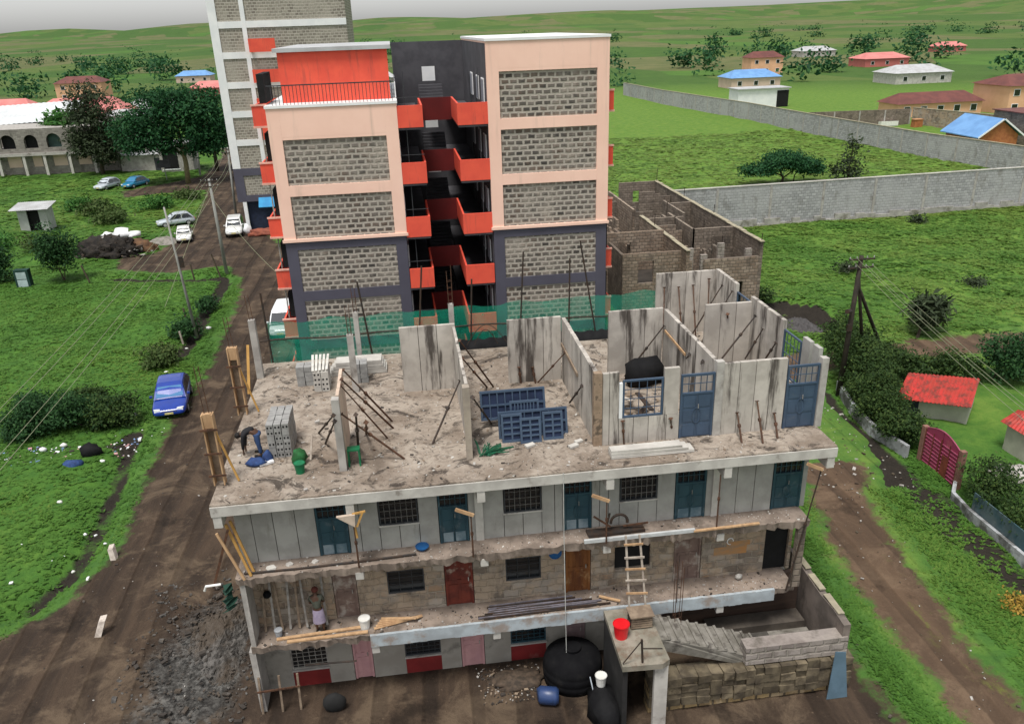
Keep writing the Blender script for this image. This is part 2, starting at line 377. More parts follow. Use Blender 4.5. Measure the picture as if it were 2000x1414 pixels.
_gm = _gt.nodes.new('ShaderNodeVectorMath'); _gm.operation = 'NORMALIZE'; _gt.links.new(_ga.outputs[0], _gm.inputs[0])
for _n in _gt.nodes:
    if 'Normal' in _n.inputs and _n.type in ('BSDF_PRINCIPLED', 'BSDF_TRANSLUCENT'): _gt.links.new(_gm.outputs[0], _n.inputs['Normal'])

# green safety net: woven mesh, partly open
_t = NT('green_net')
_t.fin((.02, .34, .22), .8, 0, .1)
_w = _t.node('ShaderNodeTexNoise'); _t.t.links.new(_t.pos(), _w.inputs[0]); _w.inputs['Scale'].default_value = 1.2; _w.inputs['Detail'].default_value = 3
_tr = _t.node('ShaderNodeBsdfTransparent'); _mx = _t.node('ShaderNodeMixShader')
_mr = _t.node('ShaderNodeMapRange'); _t.t.links.new(_w.outputs['Fac'], _mr.inputs[0]); _mr.inputs[1].default_value = .3; _mr.inputs[2].default_value = .7; _mr.inputs[3].default_value = .44; _mr.inputs[4].default_value = .62
_tl = _t.node('ShaderNodeBsdfTranslucent'); _tl.inputs[0].default_value = (.04, .52, .36, 1)
_m2 = _t.node('ShaderNodeMixShader'); _m2.inputs[0].default_value = .45; _t.t.links.new(_t.b.outputs[0], _m2.inputs[1]); _t.t.links.new(_tl.outputs[0], _m2.inputs[2])
_t.t.links.new(_mr.outputs[0], _mx.inputs[0]); _t.t.links.new(_tr.outputs[0], _mx.inputs[1]); _t.t.links.new(_m2.outputs[0], _mx.inputs[2]); _t.t.links.new(_mx.outputs[0], _t.out.inputs[0])
net_m = _t.m

def grass_color(t):
    p = t.pos()
    n1 = t.noise(t.pos('pos', (1, .75, 1)), .19, 6, .68); n2 = t.noise(p, .9, 5, .7, .6); n3 = t.noise(p, 5, 4, .7)
    a = t.mix(t.step(n2, .28, .72), (.040, .108, .021), (.074, .165, .027))
    b = t.mix(t.step(n2, .28, .72), (.076, .166, .027), (.142, .220, .042))
    lush = t.attr('tone')
    c = t.mix(t.step(t.math('ADD', t.math('MULTIPLY', n1, 1.0), lush), .56, .92), a, b)
    c = t.mix(t.math('MULTIPLY', t.step(n3, .55, .75), .35), c, (.03, .06, .014))
    # worn bare earth showing here and there
    n4 = t.noise(p, .33, 6, .7)
    c = t.mix(t.math('MULTIPLY', t.step(n4, .64, .74), .6), c, (.13, .105, .055))
    vo = t.node('ShaderNodeTexVoronoi'); t.t.links.new(t.pos('pos', (1, .7, 1)), vo.inputs['Vector']); vo.inputs['Scale'].default_value = .016; vo.inputs['Randomness'].default_value = .8
    plot = t.ramp(vo.outputs['Color'], [(.15, (.05, .10, .025)), (.4, (.10, .13, .04)), (.6, (.15, .125, .07)), (.8, (.07, .15, .03))], 'CONSTANT')
    plot = t.mix(t.step(t.noise(p, .05, 8, .7), .35, .65), plot, t.mix(.5, plot, (.03, .06, .02)))
    c = t.mix(t.math('MULTIPLY', t.attr('far'), .75), c, plot)
    mud_shade = t.attr('mud_shade')  # ditch and soil darks, with hedge shade painted in among them
    c = t.mix(t.step(t.math('ADD', mud_shade, t.math('MULTIPLY', t.math('SUBTRACT', t.noise(p, .8, 5, .7), .5), .9)), .38, .62), c, t.mix(t.noise(p, 2.5, 5, .7), (.012, .011, .010), (.045, .038, .030)))
    return c, t.math('ADD', n2, t.math('MULTIPLY', n3, .5))
_t = NT('grass_ground'); _c, _h = grass_color(_t); _t.bump(_h, .7, .25); _t.fin(_c, .9, 0, .1); ground_m = _t.m

def road_mat(name, base, dark, pale, soft=.9):
    t = NT(name); g, h0 = grass_color(t); p = t.pos()
    ln = t.noise(t.pos('pos', (1.1, .2, 1)), .7, 6, .7, .4); n = t.noise(p, .38, 8, .74, .6); fn = t.noise(p, 5, 5, .75)
    c = t.mix(t.step(ln, .34, .68), dark, base)
    wv = t.node('ShaderNodeTexWave', bands_direction='X'); t.t.links.new(t.pos('pos', (1, .35, 1)), wv.inputs['Vector']); wv.inputs['Scale'].default_value = .19; wv.inputs['Distortion'].default_value = 5.0; wv.inputs['Detail'].default_value = 4; wv.inputs['Detail Scale'].default_value = .45
    rut = t.step(wv.outputs['Fac'], .70, .95)
    c = t.mix(t.math('MULTIPLY', t.step(n, .47, .64), .85), c, pale)
    c = t.mix(t.math('MULTIPLY', rut, .42), c, tuple(x*.55 for x in dark))
    c = t.mix(t.math('MULTIPLY', t.step(t.noise(p, .28, 6, .7), .56, .68), .7), c, tuple(x*.35 for x in dark))
    c = t.mix(t.math('MULTIPLY', t.step(fn, .6, .74), .5), c, tuple(x*1.6 for x in pale))
    c = t.mix(t.step(t.math('ADD', t.attr('mud_shade'), t.math('MULTIPLY', t.math('SUBTRACT', t.noise(p, .8, 5, .7), .5), .9)), .38, .62), c, t.mix(t.noise(p, 2.5, 5, .7), (.012, .011, .010), (.05, .042, .034)))
    gr = t.mix(t.step(t.noise(p, 3.2, 8, .8), .40, .62), (.020, .019, .018), (.15, .145, .135)); gr = t.mix(t.step(t.noise(p, .7, 5, .7), .42, .6), gr, t.mix(.55, gr, (.03, .027, .024)))
    c = t.mix(t.step(t.math('ADD', t.attr('gravel'), t.math('MULTIPLY', t.math('SUBTRACT', t.noise(p, .6, 6, .75), .5), 1.5)), .55, .95), c, gr)
    e = t.math('ADD', t.attr('edge'), t.math('MULTIPLY', t.math('SUBTRACT', t.noise(p, .7, 6, .7), .5), 3.2))
    tuft = t.step(t.noise(t.pos('pos', (1, .45, 1)), .55, 6, .75), .54, .66)
    tuft = t.math('MULTIPLY', tuft, t.attr('verge'))
    col = t.mix(t.step(e, -.25*soft, .45*soft), g, c); col = t.mix(tuft, col, (.12, .135, .03))
    t.bump(t.math('SUBTRACT', t.math('ADD', t.math('MULTIPLY', n, .8), t.math('MULTIPLY', fn, .5)), t.math('MULTIPLY', rut, .7)), .9, .14)
    return t.fin(col, .85, 0, .2)
road_m = road_mat('road_earth', (.068, .046, .031), (.032, .022, .016), (.125, .090, .060))
track_m = road_mat('track_earth', (.118, .076, .048), (.080, .052, .034), (.155, .105, .068))

# ------------------------------------------------------------------ ground
def G2(px, py): v = at(px, py, z=0); return (v.x, v.y)
MAIN = [G2(*p) for p in [(15, 1240), (80, 1205), (140, 1160), (215, 1090), (262, 1000), (300, 900), (325, 835), (395, 740), (420, 690), (440, 640), (468, 575), (468, 545), (440, 520), (330, 535), (225, 528), (232, 505), (300, 495), (330, 478), (375, 440), (395, 400), (400, 372), (330, 378), (240, 388), (240, 374), (330, 358), (395, 345), (430, 310), (445, 270)]] + \
       [(-28, 175), (-17, 120), (-13, 95), (-12, 78), (-8.5, 72), (-3, 60), (0, 46), (21, 46), (21, -32), (-40, -32), (-26, -3), (-15, 2.5)]
TRACK = [(22.9, -32), (22.8, -2), (22.8, 2), (23.1, 5), (23.8, 8), (24.7, 10.6), (24, 13), (23, 18), (23, 24), (27, 27.6), (33.5, 26.6), (40, 27.5), (47.8, 27.6), (80, 29), (80, 26), (58, 25), (46, 24.3), (35, 24.4), (31, 23.5), (29.3, 20), (29, 15), (28.4, 12.5), (27.2, 9.6), (26.2, 5.8), (25.5, 1.3), (25, -2.6), (24.8, -32)]
SOIL_SHADE = [(20, 10), (24.6, 11.2), (27.4, 9.8), (29.4, 9.6), (30.4, 11.5), (30.3, 17), (31, 21), (30.4, 24), (25, 26), (20, 28)]  # dark soil, with the hedge's shadow painted into its tone
DITCH = [G2(*p) for p in [(447, 540), (425, 572), (400, 604), (382, 650), (352, 690)]]
DITCH2 = [G2(*p) for p in [(262, 855), (235, 925), (205, 1000), (176, 1060), (128, 1130), (60, 1185)]]
DITCH3 = [G2(*p) for p in [(225, 545), (290, 545), (370, 545), (430, 545)]]
BIN = [G2(*p) for p in [(60, 900), (150, 885), (210, 880), (255, 850)]]

def sdist(P, poly):
    poly = np.array(poly); n = len(poly); inside = np.zeros(len(P), bool); d = np.full(len(P), 1e9)
    for i in range(n):
        a = poly[i]; b = poly[(i+1) % n]; ab = b-a; L = max(ab@ab, 1e-9)
        t = np.clip(((P-a)@ab)/L, 0, 1); q = a+t[:, None]*ab
        d = np.minimum(d, np.hypot(*(P-q).T))
        c = ((a[1] > P[:, 1]) != (b[1] > P[:, 1]))
        if abs(ab[1]) > 1e-9:
            inside ^= c & (P[:, 0] < (b[0]-a[0])*(P[:, 1]-a[1])/ab[1]+a[0])
    return np.where(inside, d, -d)
def ldist(P, line):
    d = np.full(len(P), 1e9); line = np.array(line)
    for a, b in zip(line[:-1], line[1:]):
        ab = b-a; t = np.clip(((P-a)@ab)/(ab@ab), 0, 1); d = np.minimum(d, np.hypot(*(P-(a+t[:, None]*ab)).T))
    return d
_perm = np.random.default_rng(3).permutation(512)
def vnoise(x, y, s=0):
    xi = np.floor(x).astype(int); yi = np.floor(y).astype(int); fx = x-xi; fy = y-yi
    h = lambda a, b: _perm[(_perm[(a+s*37) % 512]+b) % 512]/511.
    u = fx*fx*(3-2*fx); v = fy*fy*(3-2*fy)
    return (h(xi, yi)*(1-u)+h(xi+1, yi)*u)*(1-v)+(h(xi, yi+1)*(1-u)+h(xi+1, yi+1)*u)*v
PIT = (35.2, 34.0)
def fields(P):
    x, y = P[:, 0], P[:, 1]
    dm = sdist(P, MAIN); dt = sdist(P, TRACK); ds = sdist(P, SOIL_SHADE)
    dd = np.minimum(np.minimum(ldist(P, DITCH), ldist(P, DITCH2)+.25), ldist(P, DITCH3))
    pit = np.hypot((x-PIT[0])/2.3, (y-PIT[1])/3.3)
    h = (vnoise(x*.35, y*.35)-.5)*.22 + (vnoise(x*1.1, y*1.1, 2)-.5)*.16
    grassy = np.clip(-np.maximum(np.maximum(dm, dt), ds)*1.2, 0, 1)
    h = h*(.35+.65*grassy) + grassy*.05 + grassy*(vnoise(x*.8, y*.8, 5))*.14
    h -= .55*np.exp(-(dd/.85)**2)
    h -= .9*np.exp(-(pit**4))
    near_b = sdist(P, [(-.5, -6), (20.2, -6), (20.2, 12), (-.5, 12)])
    h = np.where(near_b > -1, h*np.clip(-near_b, 0, 1)-.04, h)
    h = np.where(y > 170, h*.5, h)
    # slow hills far away
    r = np.hypot(x-6, y+22); h = h + np.clip((r-450)/1500, 0, 1)**1.5*70*vnoise(x*.0016+9, y*.0016+4, 7)
    mud_shade = np.clip(1.1-dd/1.0, 0, 1) + (pit < 1.15)*.9 + np.clip(1-ldist(P, BIN)/1.5, 0, 1)*.45
    mud_shade = np.maximum(mud_shade, np.clip(ds+.4, 0, .8)); mud_shade = np.clip(mud_shade, 0, 1)
    dt = np.where((y > 12.5) & (y < 23), np.minimum(dt, -.6-(x > 0)*0), dt)
    # sward kinds: fresher by the tower, yellower in the walled field, deep green in the strips by the track
    tone = .07+.24*np.clip((x-20)/30, 0, 1)+.2*((x > 33) & (y > 62) & (y < 260))+.10*((y > 75) & (x < -20))
    mud_shade2 = np.exp(-((x-29.2)/1.7)**2)*((y < 22) & (y > -20))*.66  # dark grass strip, the hedges' shade painted in with the earth colour
    mud_shade2 = np.maximum(mud_shade2, .5*np.exp(-((x-28)/1.3)**2-((y-10.5)/2.6)**2))
    mud_shade = np.maximum(mud_shade, mud_shade2*(dt < -.3))
    tone = tone - .10*((x > 19) & (x < 31) & (y < 12)) + .28*((x > 20) & (x < 29))*np.exp(-(np.minimum(abs(dt), 3)/.5)**2)
    tone = tone + .12*(vnoise(x*.12, y*.12, 11)-.5)
    return h, dm, dt, ds, mud_shade, tone
def axis(lo, hi, st, far_lo, far_hi):
    a = list(np.arange(lo, hi+1e-6, st)); s = st
    while a[-1] < far_hi: s *= 1.13; a.append(a[-1]+s)
    s = st
    while a[0] > far_lo: s *= 1.13; a.insert(0, a[0]-s)
    return np.array(a)
gx = axis(-45, 92, .55, -4000, 4000); gy = axis(-12, 135, .55, -300, 4500)
GX, GY = np.meshgrid(gx, gy); P = np.stack([GX.ravel(), GY.ravel()], 1)
gh, gdm, gdt, gds, gmud_shade, gtone = fields(P)
nx, ny = len(gx), len(gy)
idx = np.arange(nx*ny).reshape(ny, nx)
quads = np.stack([idx[:-1, :-1], idx[:-1, 1:], idx[1:, 1:], idx[1:, :-1]], -1).reshape(-1, 4)
V3 = np.column_stack([P, gh])
np_mesh('ground', V3, quads, ground_m, attrs={'tone': gtone, 'mud_shade': gmud_shade, 'far': np.clip((np.hypot(P[:, 0]-6, P[:, 1]+22)-265)/60, 0, 1)}, kind='structure', smooth=True)
def sheet(name, d, mat, dz, verge):
    keep = (d[quads] > -1.3).any(1); q = quads[keep]; u, inv = np.unique(q, return_inverse=True)
    v = V3[u].copy(); dd = d[u]; v[:, 2] += dz - np.clip(-dd-.5, 0, .8)*.0
    # the sheet's rim dives under the sward
    v[:, 2] -= np.clip((-dd-.9)*.6, 0, .4)
    return np_mesh(name, v, inv.reshape(-1, 4), mat, attrs={'edge': dd, 'tone': gtone[u], 'mud_shade': gmud_shade[u]*(0 if name == 'dirt_road' else .35), 'verge': verge(v), 'gravel': np.clip(1.35-np.hypot((v[:, 0]+2.3)/2.7, (v[:, 1]-2.4)/5.2), 0, 1)}, kind='structure', smooth=True)
sheet('dirt_road', gdm, road_m, .03, lambda v: .0*v[:, 0]+.0)
sheet('dirt_track', gdt, track_m, .045, lambda v: np.clip(1.25-abs(v[:, 0]-24.7+.25*np.sin(v[:, 1]))/.75, 0, 1)*np.clip((5-v[:, 1])/3, 0, 1))
def ground_z(x, y): return float(fields(np.array([[x, y]]))[0][0])

# grass tufts: uncountable, one object
def tufts(n, region, seed, hlo, hhi, wid, name, clump=1.0):
    r = np.random.default_rng(seed); x0, x1, y0, y1 = region
    Q = np.column_stack([r.uniform(x0, x1, n*4), r.uniform(y0, y1, n*4)])
    h, dm, dt, ds, mud_shade, tone = fields(Q)
    dens = vnoise(Q[:, 0]*.5, Q[:, 1]*.5, 21)*.7+.3*vnoise(Q[:, 0]*1.7, Q[:, 1]*1.7, 23)
    free = (np.maximum(np.maximum(dm, dt), ds) < -.05+.5*(r.random(len(Q))-.6)) & (mud_shade < .55*r.random(len(Q))+.2)
    hut = (abs(Q[:, 0]-9.5) < 11.5) & (Q[:, 1] < 45)
    rooms = (Q[:, 0] > 21.5) & (Q[:, 0] < 33.3) & (Q[:, 1] > 36) & (Q[:, 1] < 65)
    ok = free & ~hut & ~rooms & (dens > r.random(len(Q))*.85)
    Q = Q[ok][:n]; h = h[ok][:n]; tone = tone[ok][:n]; k = len(Q); dn = dens[ok][:n]
    vs = []; tint = []
    nb = 4
    hh = r.uniform(hlo, hhi, k)*clump*(.6+.9*dn)
    for b in range(nb):
        a = r.uniform(0, 2*PI, k); w = wid*r.uniform(.6, 1.3, k); lean = w*r.uniform(1.6, 3.4, k)
        cx = Q[:, 0]+np.cos(a)*w*.5; cy = Q[:, 1]+np.sin(a)*w*.5
        dx, dy = -np.sin(a)*w, np.cos(a)*w
        tri = np.stack([np.column_stack([cx-dx, cy-dy, h+.015]), np.column_stack([cx+dx, cy+dy, h+.015]), np.column_stack([cx+np.cos(a)*lean, cy+np.sin(a)*lean, h+.02+lean*hh])], 1)
        vs.append(tri)
        tv = np.clip(.24+tone*1.0+.5*(vnoise(Q[:, 0]*.25, Q[:, 1]*.25, 31)-.25)+r.normal(0, .10, k), 0, 1)
        tint.append(np.stack([tv*.85, tv*.85, np.clip(tv*1.15, 0, 1)], 1))
    v = np.concatenate(vs).reshape(-1, 3); f = np.arange(len(v)).reshape(-1, 3)
    return v, f, np.concatenate(tint).ravel()
parts = [tufts(30000, (-32, -6.5, 2, 66), 1, .12, .42, .06, ''), tufts(24000, (19.8, 32, -8, 28), 2, .15, .5, .05, ''), tufts(26000, (30, 92, 20, 64), 3, .05, .24, .12, ''),
         tufts(12000, (30, 92, 62, 140), 4, .02, .12, .2, ''), tufts(14000, (-75, -12, 62, 135), 5, .02, .14, .2, ''), tufts(2500, (-11, -4.5, 24, 62), 8, .12, .45, .06, '')]
vv = []; ff = []; tt = []; n0 = 0
for v, f, t in parts: vv.append(v); ff.append(f+n0); tt.append(t); n0 += len(v)
np_mesh('grass', np.concatenate(vv), np.concatenate(ff), grass_blade, attrs={'tint': np.concatenate(tt)}, kind='stuff', label='green grass and tussocks growing over the fields and verges', cat='grass')
# ------------------------------------------------------------------ the half-built block of flats in front
BLD = thing('unfinished_building', 'long grey concrete block of flats still being built, roofless top storey of bare panels', 'building', (9.8, 5.6, 0))
Z3, Z2, Z1 = 8.15, 5.45, 2.75

def rough_slab(name, x0, x1, y0, y1, z0, z1, mat, amp_y, amp_z, sag=0, step=.12):
    b = MB(); n = max(2, int((x1-x0)/step)); rr = random.Random(int(z1*100+x0*10))
    xs = [x0+(x1-x0)*i/n for i in range(n+1)]; vs = []; jy = 0; jz = 0
    for x in xs:
        jy = .35*jy+.65*rr.uniform(-1, 1)*amp_y*1.3; jz = .35*jz+.65*rr.uniform(-1, 1)*amp_z*1.5
        vs += [(x, y0+jy, z1+jy*.1), (x, y0+jy+rr.uniform(0, amp_y), z0-sag*rr.random()+jz), (x, y1, z0), (x, y1, z1)]
    fs = []
    for i in range(n):
        a = i*4; c = a+4
        for k in range(4): fs.append((a+k, a+(k+1) % 4, c+(k+1) % 4, c+k))
    fs += [(3, 2, 1, 0), tuple(n*4+k for k in range(4))]
    b.add(vs, fs)
    return b.build(name, mat, BLD)
rough_slab('roof_slab', 0, 19.6, 0, 11.45, 7.80, Z3, conc_top, .02, .015)
rough_slab('floor_slab', .3, 18.98, 0, 11.2, 5.22, Z2, gal_floor, .07, .05, .07)
rough_slab('floor_slab', .36, 18.75, 0.02, 11.2, 2.52, Z1, gal_floor, .07, .05, .06)
b = MB()
n = 60
for i in range(n):
    x0 = 4.17+(17.98-4.17)*i/n; x1 = 4.17+(17.98-4.17)*(i+1)/n
    b.box(x0, x1, -.10, .0, 2.34+random.uniform(-.015, .015), 2.80+random.uniform(-.01, .01))
b.build('edge_beam', M('bluish_fascia', (.40, .45, .48), (.30, .33, .35), scale=1.5, dirt=(.26, .20, .16), dscale=1.4, dlo=.50, dhi=.66, damt=.8), BLD, label='pale blue grey edge beam of the lowest gallery')
b = MB()
b.box(.0, 19.6, -.05, .0, 7.775, 8.10)
b.build('edge_beam', conc_lt, BLD)
b = MB(); b.box(11.3, 15.0, -.04, .05, 5.45, 5.57).build('gallery_kerb', M('kerb_white', (.50, .52, .52), (.40, .41, .41), scale=2), BLD)
# cross beams under the slabs
for x in (.03, 3.92, 7.92, 12.0, 15.85, 19.3):
    MB().box(x, x+.25, -.03, .84, 7.38, 7.79).build('beam', conc_lt, BLD)
for x in (3.95, 7.92, 11.95, 15.8):
    MB().box(x, x+.25, .04, 1.0, 4.95, 5.21).build('beam', conc_lt, BLD)
for x in (4.18, 8.2, 12.2, 15.95):
    MB().box(x, x+.25, -.06, 1.05, 2.05, 2.335).build('beam', conc_lt, BLD)

def panel_wall(x0, x1, z0, z1, y, mat=panel_clean, t=.14, joints=None, w=.62, name='wall_panel', axis='x', parent=BLD, jit=.008, top=.0):
    """upright precast strips side by side, darker mortar in the joints"""
    b = MB()
    if joints is None:
        k = max(1, round((x1-x0)/w)); joints = [x0+(x1-x0)*i/k for i in range(1, k)]
    e = [x0]+list(joints)+[x1]
    for a, c in zip(e[:-1], e[1:]):
        d = random.uniform(-jit, jit); zt = z1+random.uniform(-top, top)
        lo = a+(.011 if a != x0 else 0); hi = c-(.011 if c != x1 else 0)
        if axis == 'x': b.box(lo, hi, y+d, y+t+d, z0, zt)
        else: b.box(y+d, y+t+d, lo, hi, z0, zt)
    o = b.build(name, mat, parent)
    if len(e) > 2:
        g = MB()
        if axis == 'x': g.box(x0+.015, x1-.015, y+.03, y+t-.03, z0, z1-.03)
        else: g.box(y+.03, y+t-.03, x0+.015, x1-.015, z0, z1-.03)
        g.build('joint_mortar', grout, o)
    return o

def window(parent, x0, x1, z0, z1, y, nx, nz, fmat, bmat, pane=True, fr=.045, bar=.016, name='window', ofs=0):
    b = MB(); y0 = y-.03
    b.box(x0, x0+fr, y0, y0+.07, z0, z1); b.box(x1-fr, x1, y0, y0+.07, z0, z1)
    b.box(x0+fr, x1-fr, y0, y0+.07, z0, z0+fr); b.box(x0+fr, x1-fr, y0, y0+.07, z1-fr, z1)
    o = b.build(name, fmat, parent)
    g = MB()
    for i in range(1, nx): x = x0+(x1-x0)*i/nx; g.box(x-bar/2, x+bar/2, y0+.014, y0+.034, z0+fr, z1-fr)
    for i in range(1, nz): z = z0+(z1-z0)*i/nz; g.box(x0+fr, x1-fr, y0+.006, y0+.026, z-bar/2, z+bar/2)
    g.build('grille', bmat, o)
    if pane: MB().box(x0+.005, x1-.005, y0+.085, y0+.11, z0+.005, z1-.005).build('pane', pane_m, o)
    return o

def metal_door(parent, x0, x1, z0, z1, y, mat, dusty=True, pane=True, grille=True, y1=None):
    """double leaf sheet door: barred light above, four pressed panels and an oval ring in the middle"""
    f = .06; b = MB(); zt = z0+(z1-z0)*.70; xm = (x0+x1)/2
    b.box(x0, x0+f, y-.03, y+.05, z0, z1); b.box(x1-f, x1, y-.03, y+.05, z0, z1); b.box(x0+f, x1-f, y-.03, y+.05, z1-f*1.3, z1)
    b.box(x0+f, x1-f, y-.027, y+.047, zt-.03, zt+.03)
    o = b.build('door', mat, parent)
    l = MB()
    for a, c in ((x0+f+.004, xm-.006), (xm+.006, x1-f-.004)):
        l.box(a, c, y, y+.03, z0+.01, zt-.034)
        h = (zt-.03-z0)/3
        for k in range(3):
            za = z0+h*k+.05; zb = z0+h*(k+1)-.04
            l.box(a+.05, c-.05, y-.014, y-.001, za, zb)
        l.box(a, a+.03, y-.016, y-.001, z0+.02, zt-.04); l.box(c-.03, c, y-.016, y-.001, z0+.02, zt-.04)
    for k in range(20):
        a0 = 2*PI*k/20; a1 = 2*PI*(k+1)/20; r1 = (x1-x0)*.13; r2 = (zt-z0)*.17; zc = (z0+zt)/2
        l.plank((xm+r1*math.cos(a0), y-.022, zc+r2*math.sin(a0)), (xm+r1*math.cos(a1), y-.022, zc+r2*math.sin(a1)), .02, .02, (0, 1, 0))
    l.build('leaf', mat, o)
    if grille:
        g = MB()
        for k in range(1, 5): x = x0+f+(x1-x0-2*f)*k/5; g.box(x-.012, x+.012, y, y+.02, zt+.03, z1-f*1.3)
        g.box(x0+f, x1-f, y-.006, y+.014, (zt+z1)/2-.012, (zt+z1)/2+.012)
        g.build('grille', mat, o)
    if pane: MB().box(x0+f, x1-f, y+.055, y+.075, zt+.02, z1-.02).build('pane', pane_m, o)
    if dusty:
        d = MB(); d.box(x0+f+.05, xm-.04, y-.019, y-.0155, z0+.03, z0+(z1-z0)*.20); d.box(xm+.04, x1-f-.05, y-.019, y-.0155, z0+.03, z0+(z1-z0)*.20)
        d.build('kick_plate', dust_m, o)
    MB().box(xm+.04, xm+.055, y-.045, y-.012, (z0+zt)/2+.25, (z0+zt)/2+.4).build('handle', bar_lt, o)
    return o

# ---- second gallery (panel walls, blue doors)
Y2 = .85; ZT = 7.42
panel_wall(.40, 2.84, Z2, ZT, Y2, joints=[.91, 1.55, 2.23]); panel_wall(3.84, 4.80, Z2, ZT, Y2, joints=[4.2])
for a, c in ((4.82, 6.06), (8.83, 10.06), (12.68, 13.94)):
    panel_wall(a, c, Z2, 6.31, Y2, joints=[(a+c)/2])
    MB().box(a-.03, c+.03, Y2-.06, Y2+.14, 6.312, 6.36).build('sill', conc_lt, BLD)
panel_wall(6.08, 6.69, Z2, ZT, Y2, joints=[]); panel_wall(7.67, 8.81, Z2, ZT, Y2, joints=[8.12]); panel_wall(10.08, 10.76, Z2, ZT, Y2, joints=[10.5])
panel_wall(11.74, 12.66, Z2, ZT, Y2, joints=[12.0, 12.3]); panel_wall(13.96, 14.55, Z2, ZT, Y2, joints=[]); panel_wall(15.63, 17.93, Z2, ZT, Y2, joints=[16.1, 16.69, 17.31]); panel_wall(19.0, 19.16, Z2, ZT, Y2, joints=[])
for a, c in ((4.82, 6.06), (8.83, 10.06), (12.68, 13.94)):
    window(BLD, a, c, 6.362, 7.38, Y2, 7, 4, bar_m, M('mid_bar', (.17, .165, .155), (.1, .09, .085), scale=5) if 'mid_bar' not in MATS else MATS['mid_bar'])
for a, c in ((2.86, 3.82), (6.71, 7.65), (10.78, 11.72), (14.57, 15.61), (17.95, 18.98)):
    metal_door(BLD, a, c, Z2+.01, 7.38, Y2, teal_m, dusty=a < 17)
MB().box(.3, 19.2, Y2+.002, 1.02, 7.425, 7.795).build('ring_beam', conc, BLD)
for x in (7.88, 15.83):
    MB().box(x, x+.26, Y2-.07, Y2-.013, Z2, 7.37).build('column', conc_lt, BLD)

# ---- first gallery (rough stone)
Y1 = 1.05
def stone_wall(segs, y, mat, t=.2, nm='stone_wall'):
    b = MB()
    for x0, x1, z0, z1 in segs: b.box(x0, x1, y, y+t, z0, z1)
    return b.build(nm, mat, BLD)
stone_wall([(.3, 3.05, Z1, 5.2), (3.84, 4.84, Z1, 5.2), (4.84, 6.07, Z1, 3.50), (4.84, 6.07, 4.42, 5.2), (6.07, 6.74, Z1, 5.2), (7.72, 8.82, Z1, 5.2), (8.82, 10.03, Z1, 3.50), (8.82, 10.03, 4.42, 5.2), (10.03, 10.87, Z1, 5.2),
            (11.77, 12.6, Z1, 5.2), (12.6, 13.86, Z1, 3.5), (12.6, 13.86, 4.42, 5.2), (13.86, 14.71, Z1, 5.2), (15.7, 18.0, Z1, 5.2), (18.88, 19.0, Z1, 5.2),
            (3.05, 3.84, 4.66, 5.2), (6.74, 7.72, 4.66, 5.2), (10.87, 11.77, 4.66, 5.2), (14.71, 15.7, 4.66, 5.2), (18.0, 18.88, 4.66, 5.2)], Y1, stone_l1)
for a, c in ((4.84, 6.07), (8.82, 10.03)): window(BLD, a, c, 3.51, 4.41, Y1+.05, 3, 3, bar_m, bar_m)
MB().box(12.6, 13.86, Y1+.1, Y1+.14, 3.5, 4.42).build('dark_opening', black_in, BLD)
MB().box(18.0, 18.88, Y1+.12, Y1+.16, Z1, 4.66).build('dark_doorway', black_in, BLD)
def plank_door(x0, x1, z0, z1, y, mat, label=None, panels=(2, 2), pane=False):
    b = MB(); f = .07
    b.box(x0, x0+f, y-.03, y+.06, z0, z1); b.box(x1-f, x1, y-.03, y+.06, z0, z1); b.box(x0+f, x1-f, y-.03, y+.06, z1-f, z1)
    o = b.build('door', mat, BLD, label)
    l = MB(); l.box(x0+f, x1-f, y+.005, y+.04, z0+.01, z1-f-.004)
    nx_, nz_ = panels
    for i in range(nx_):
        for k in range(nz_):
            w_ = (x1-x0-2*f)/nx_; h_ = (z1-z0-f)/nz_
            l.box(x0+f+w_*i+.06, x0+f+w_*(i+1)-.06, y-.014, y+.002, z0+h_*k+.09, z0+h_*(k+1)-.08)
    l.box(x0+f+.01, x1-f-.01, y-.02, y+.003, z0+(z1-z0)*.46, z0+(z1-z0)*.54)
    l.build('leaf', mat, o)
    MB().box(x1-f-.1, x1-f-.07, y-.05, y-.021, z0+.95, z0+1.1).build('handle', bar_lt, o)
    return o
plank_door(3.07, 3.82, Z1, 4.64, Y1+.05, door_worn, 'worn patched door with grey boards', (2, 3))
plank_door(6.76, 7.70, Z1, 4.64, Y1+.05, door_red, 'peeling red brown door', (2, 2))
plank_door(10.89, 11.75, Z1, 4.64, Y1+.05, door_brown, 'varnished brown timber door', (3, 2))
plank_door(14.73, 15.68, Z1, 4.64, Y1+.05, door_worn, 'faded pinkish grey door', (2, 3))
# ---- ground floor
Y0 = 1.1
stone_wall([(.2, 1.30, 0, 2.5), (1.30, 2.54, 1.92, 2.5), (2.54, 3.38, 0, 2.5), (3.38, 4.07, 2.1, 2.5), (4.07, 5.18, 0, 2.5), (5.18, 6.43, 1.92, 2.5), (6.43, 7.13, 0, 2.5), (7.13, 7.97, 2.1, 2.5), (7.97, 8.90, 0, 2.5), (8.90, 10.17, 1.92, 2.5),
            (10.17, 10.87, 0, 2.5), (10.87, 11.6, 2.1, 2.5), (11.6, 13.6, 0, 2.5)], Y0, plaster, nm='plaster_wall')
for a, c, bm_ in ((1.30, 2.54, bar_lt), (5.18, 6.43, bar_m), (8.90, 10.17, teal_m)):
    MB().box(a, c, Y0+.02, Y0+.16, -.05, .68).build('dado', red_dado, BLD)
    MB().box(a-.02, c+.02, Y0-.05, Y0+.16, .682, .74).build('sill', conc, BLD)
    window(BLD, a, c, .742, 1.91, Y0+.06, 6, 7, bm_, bm_)
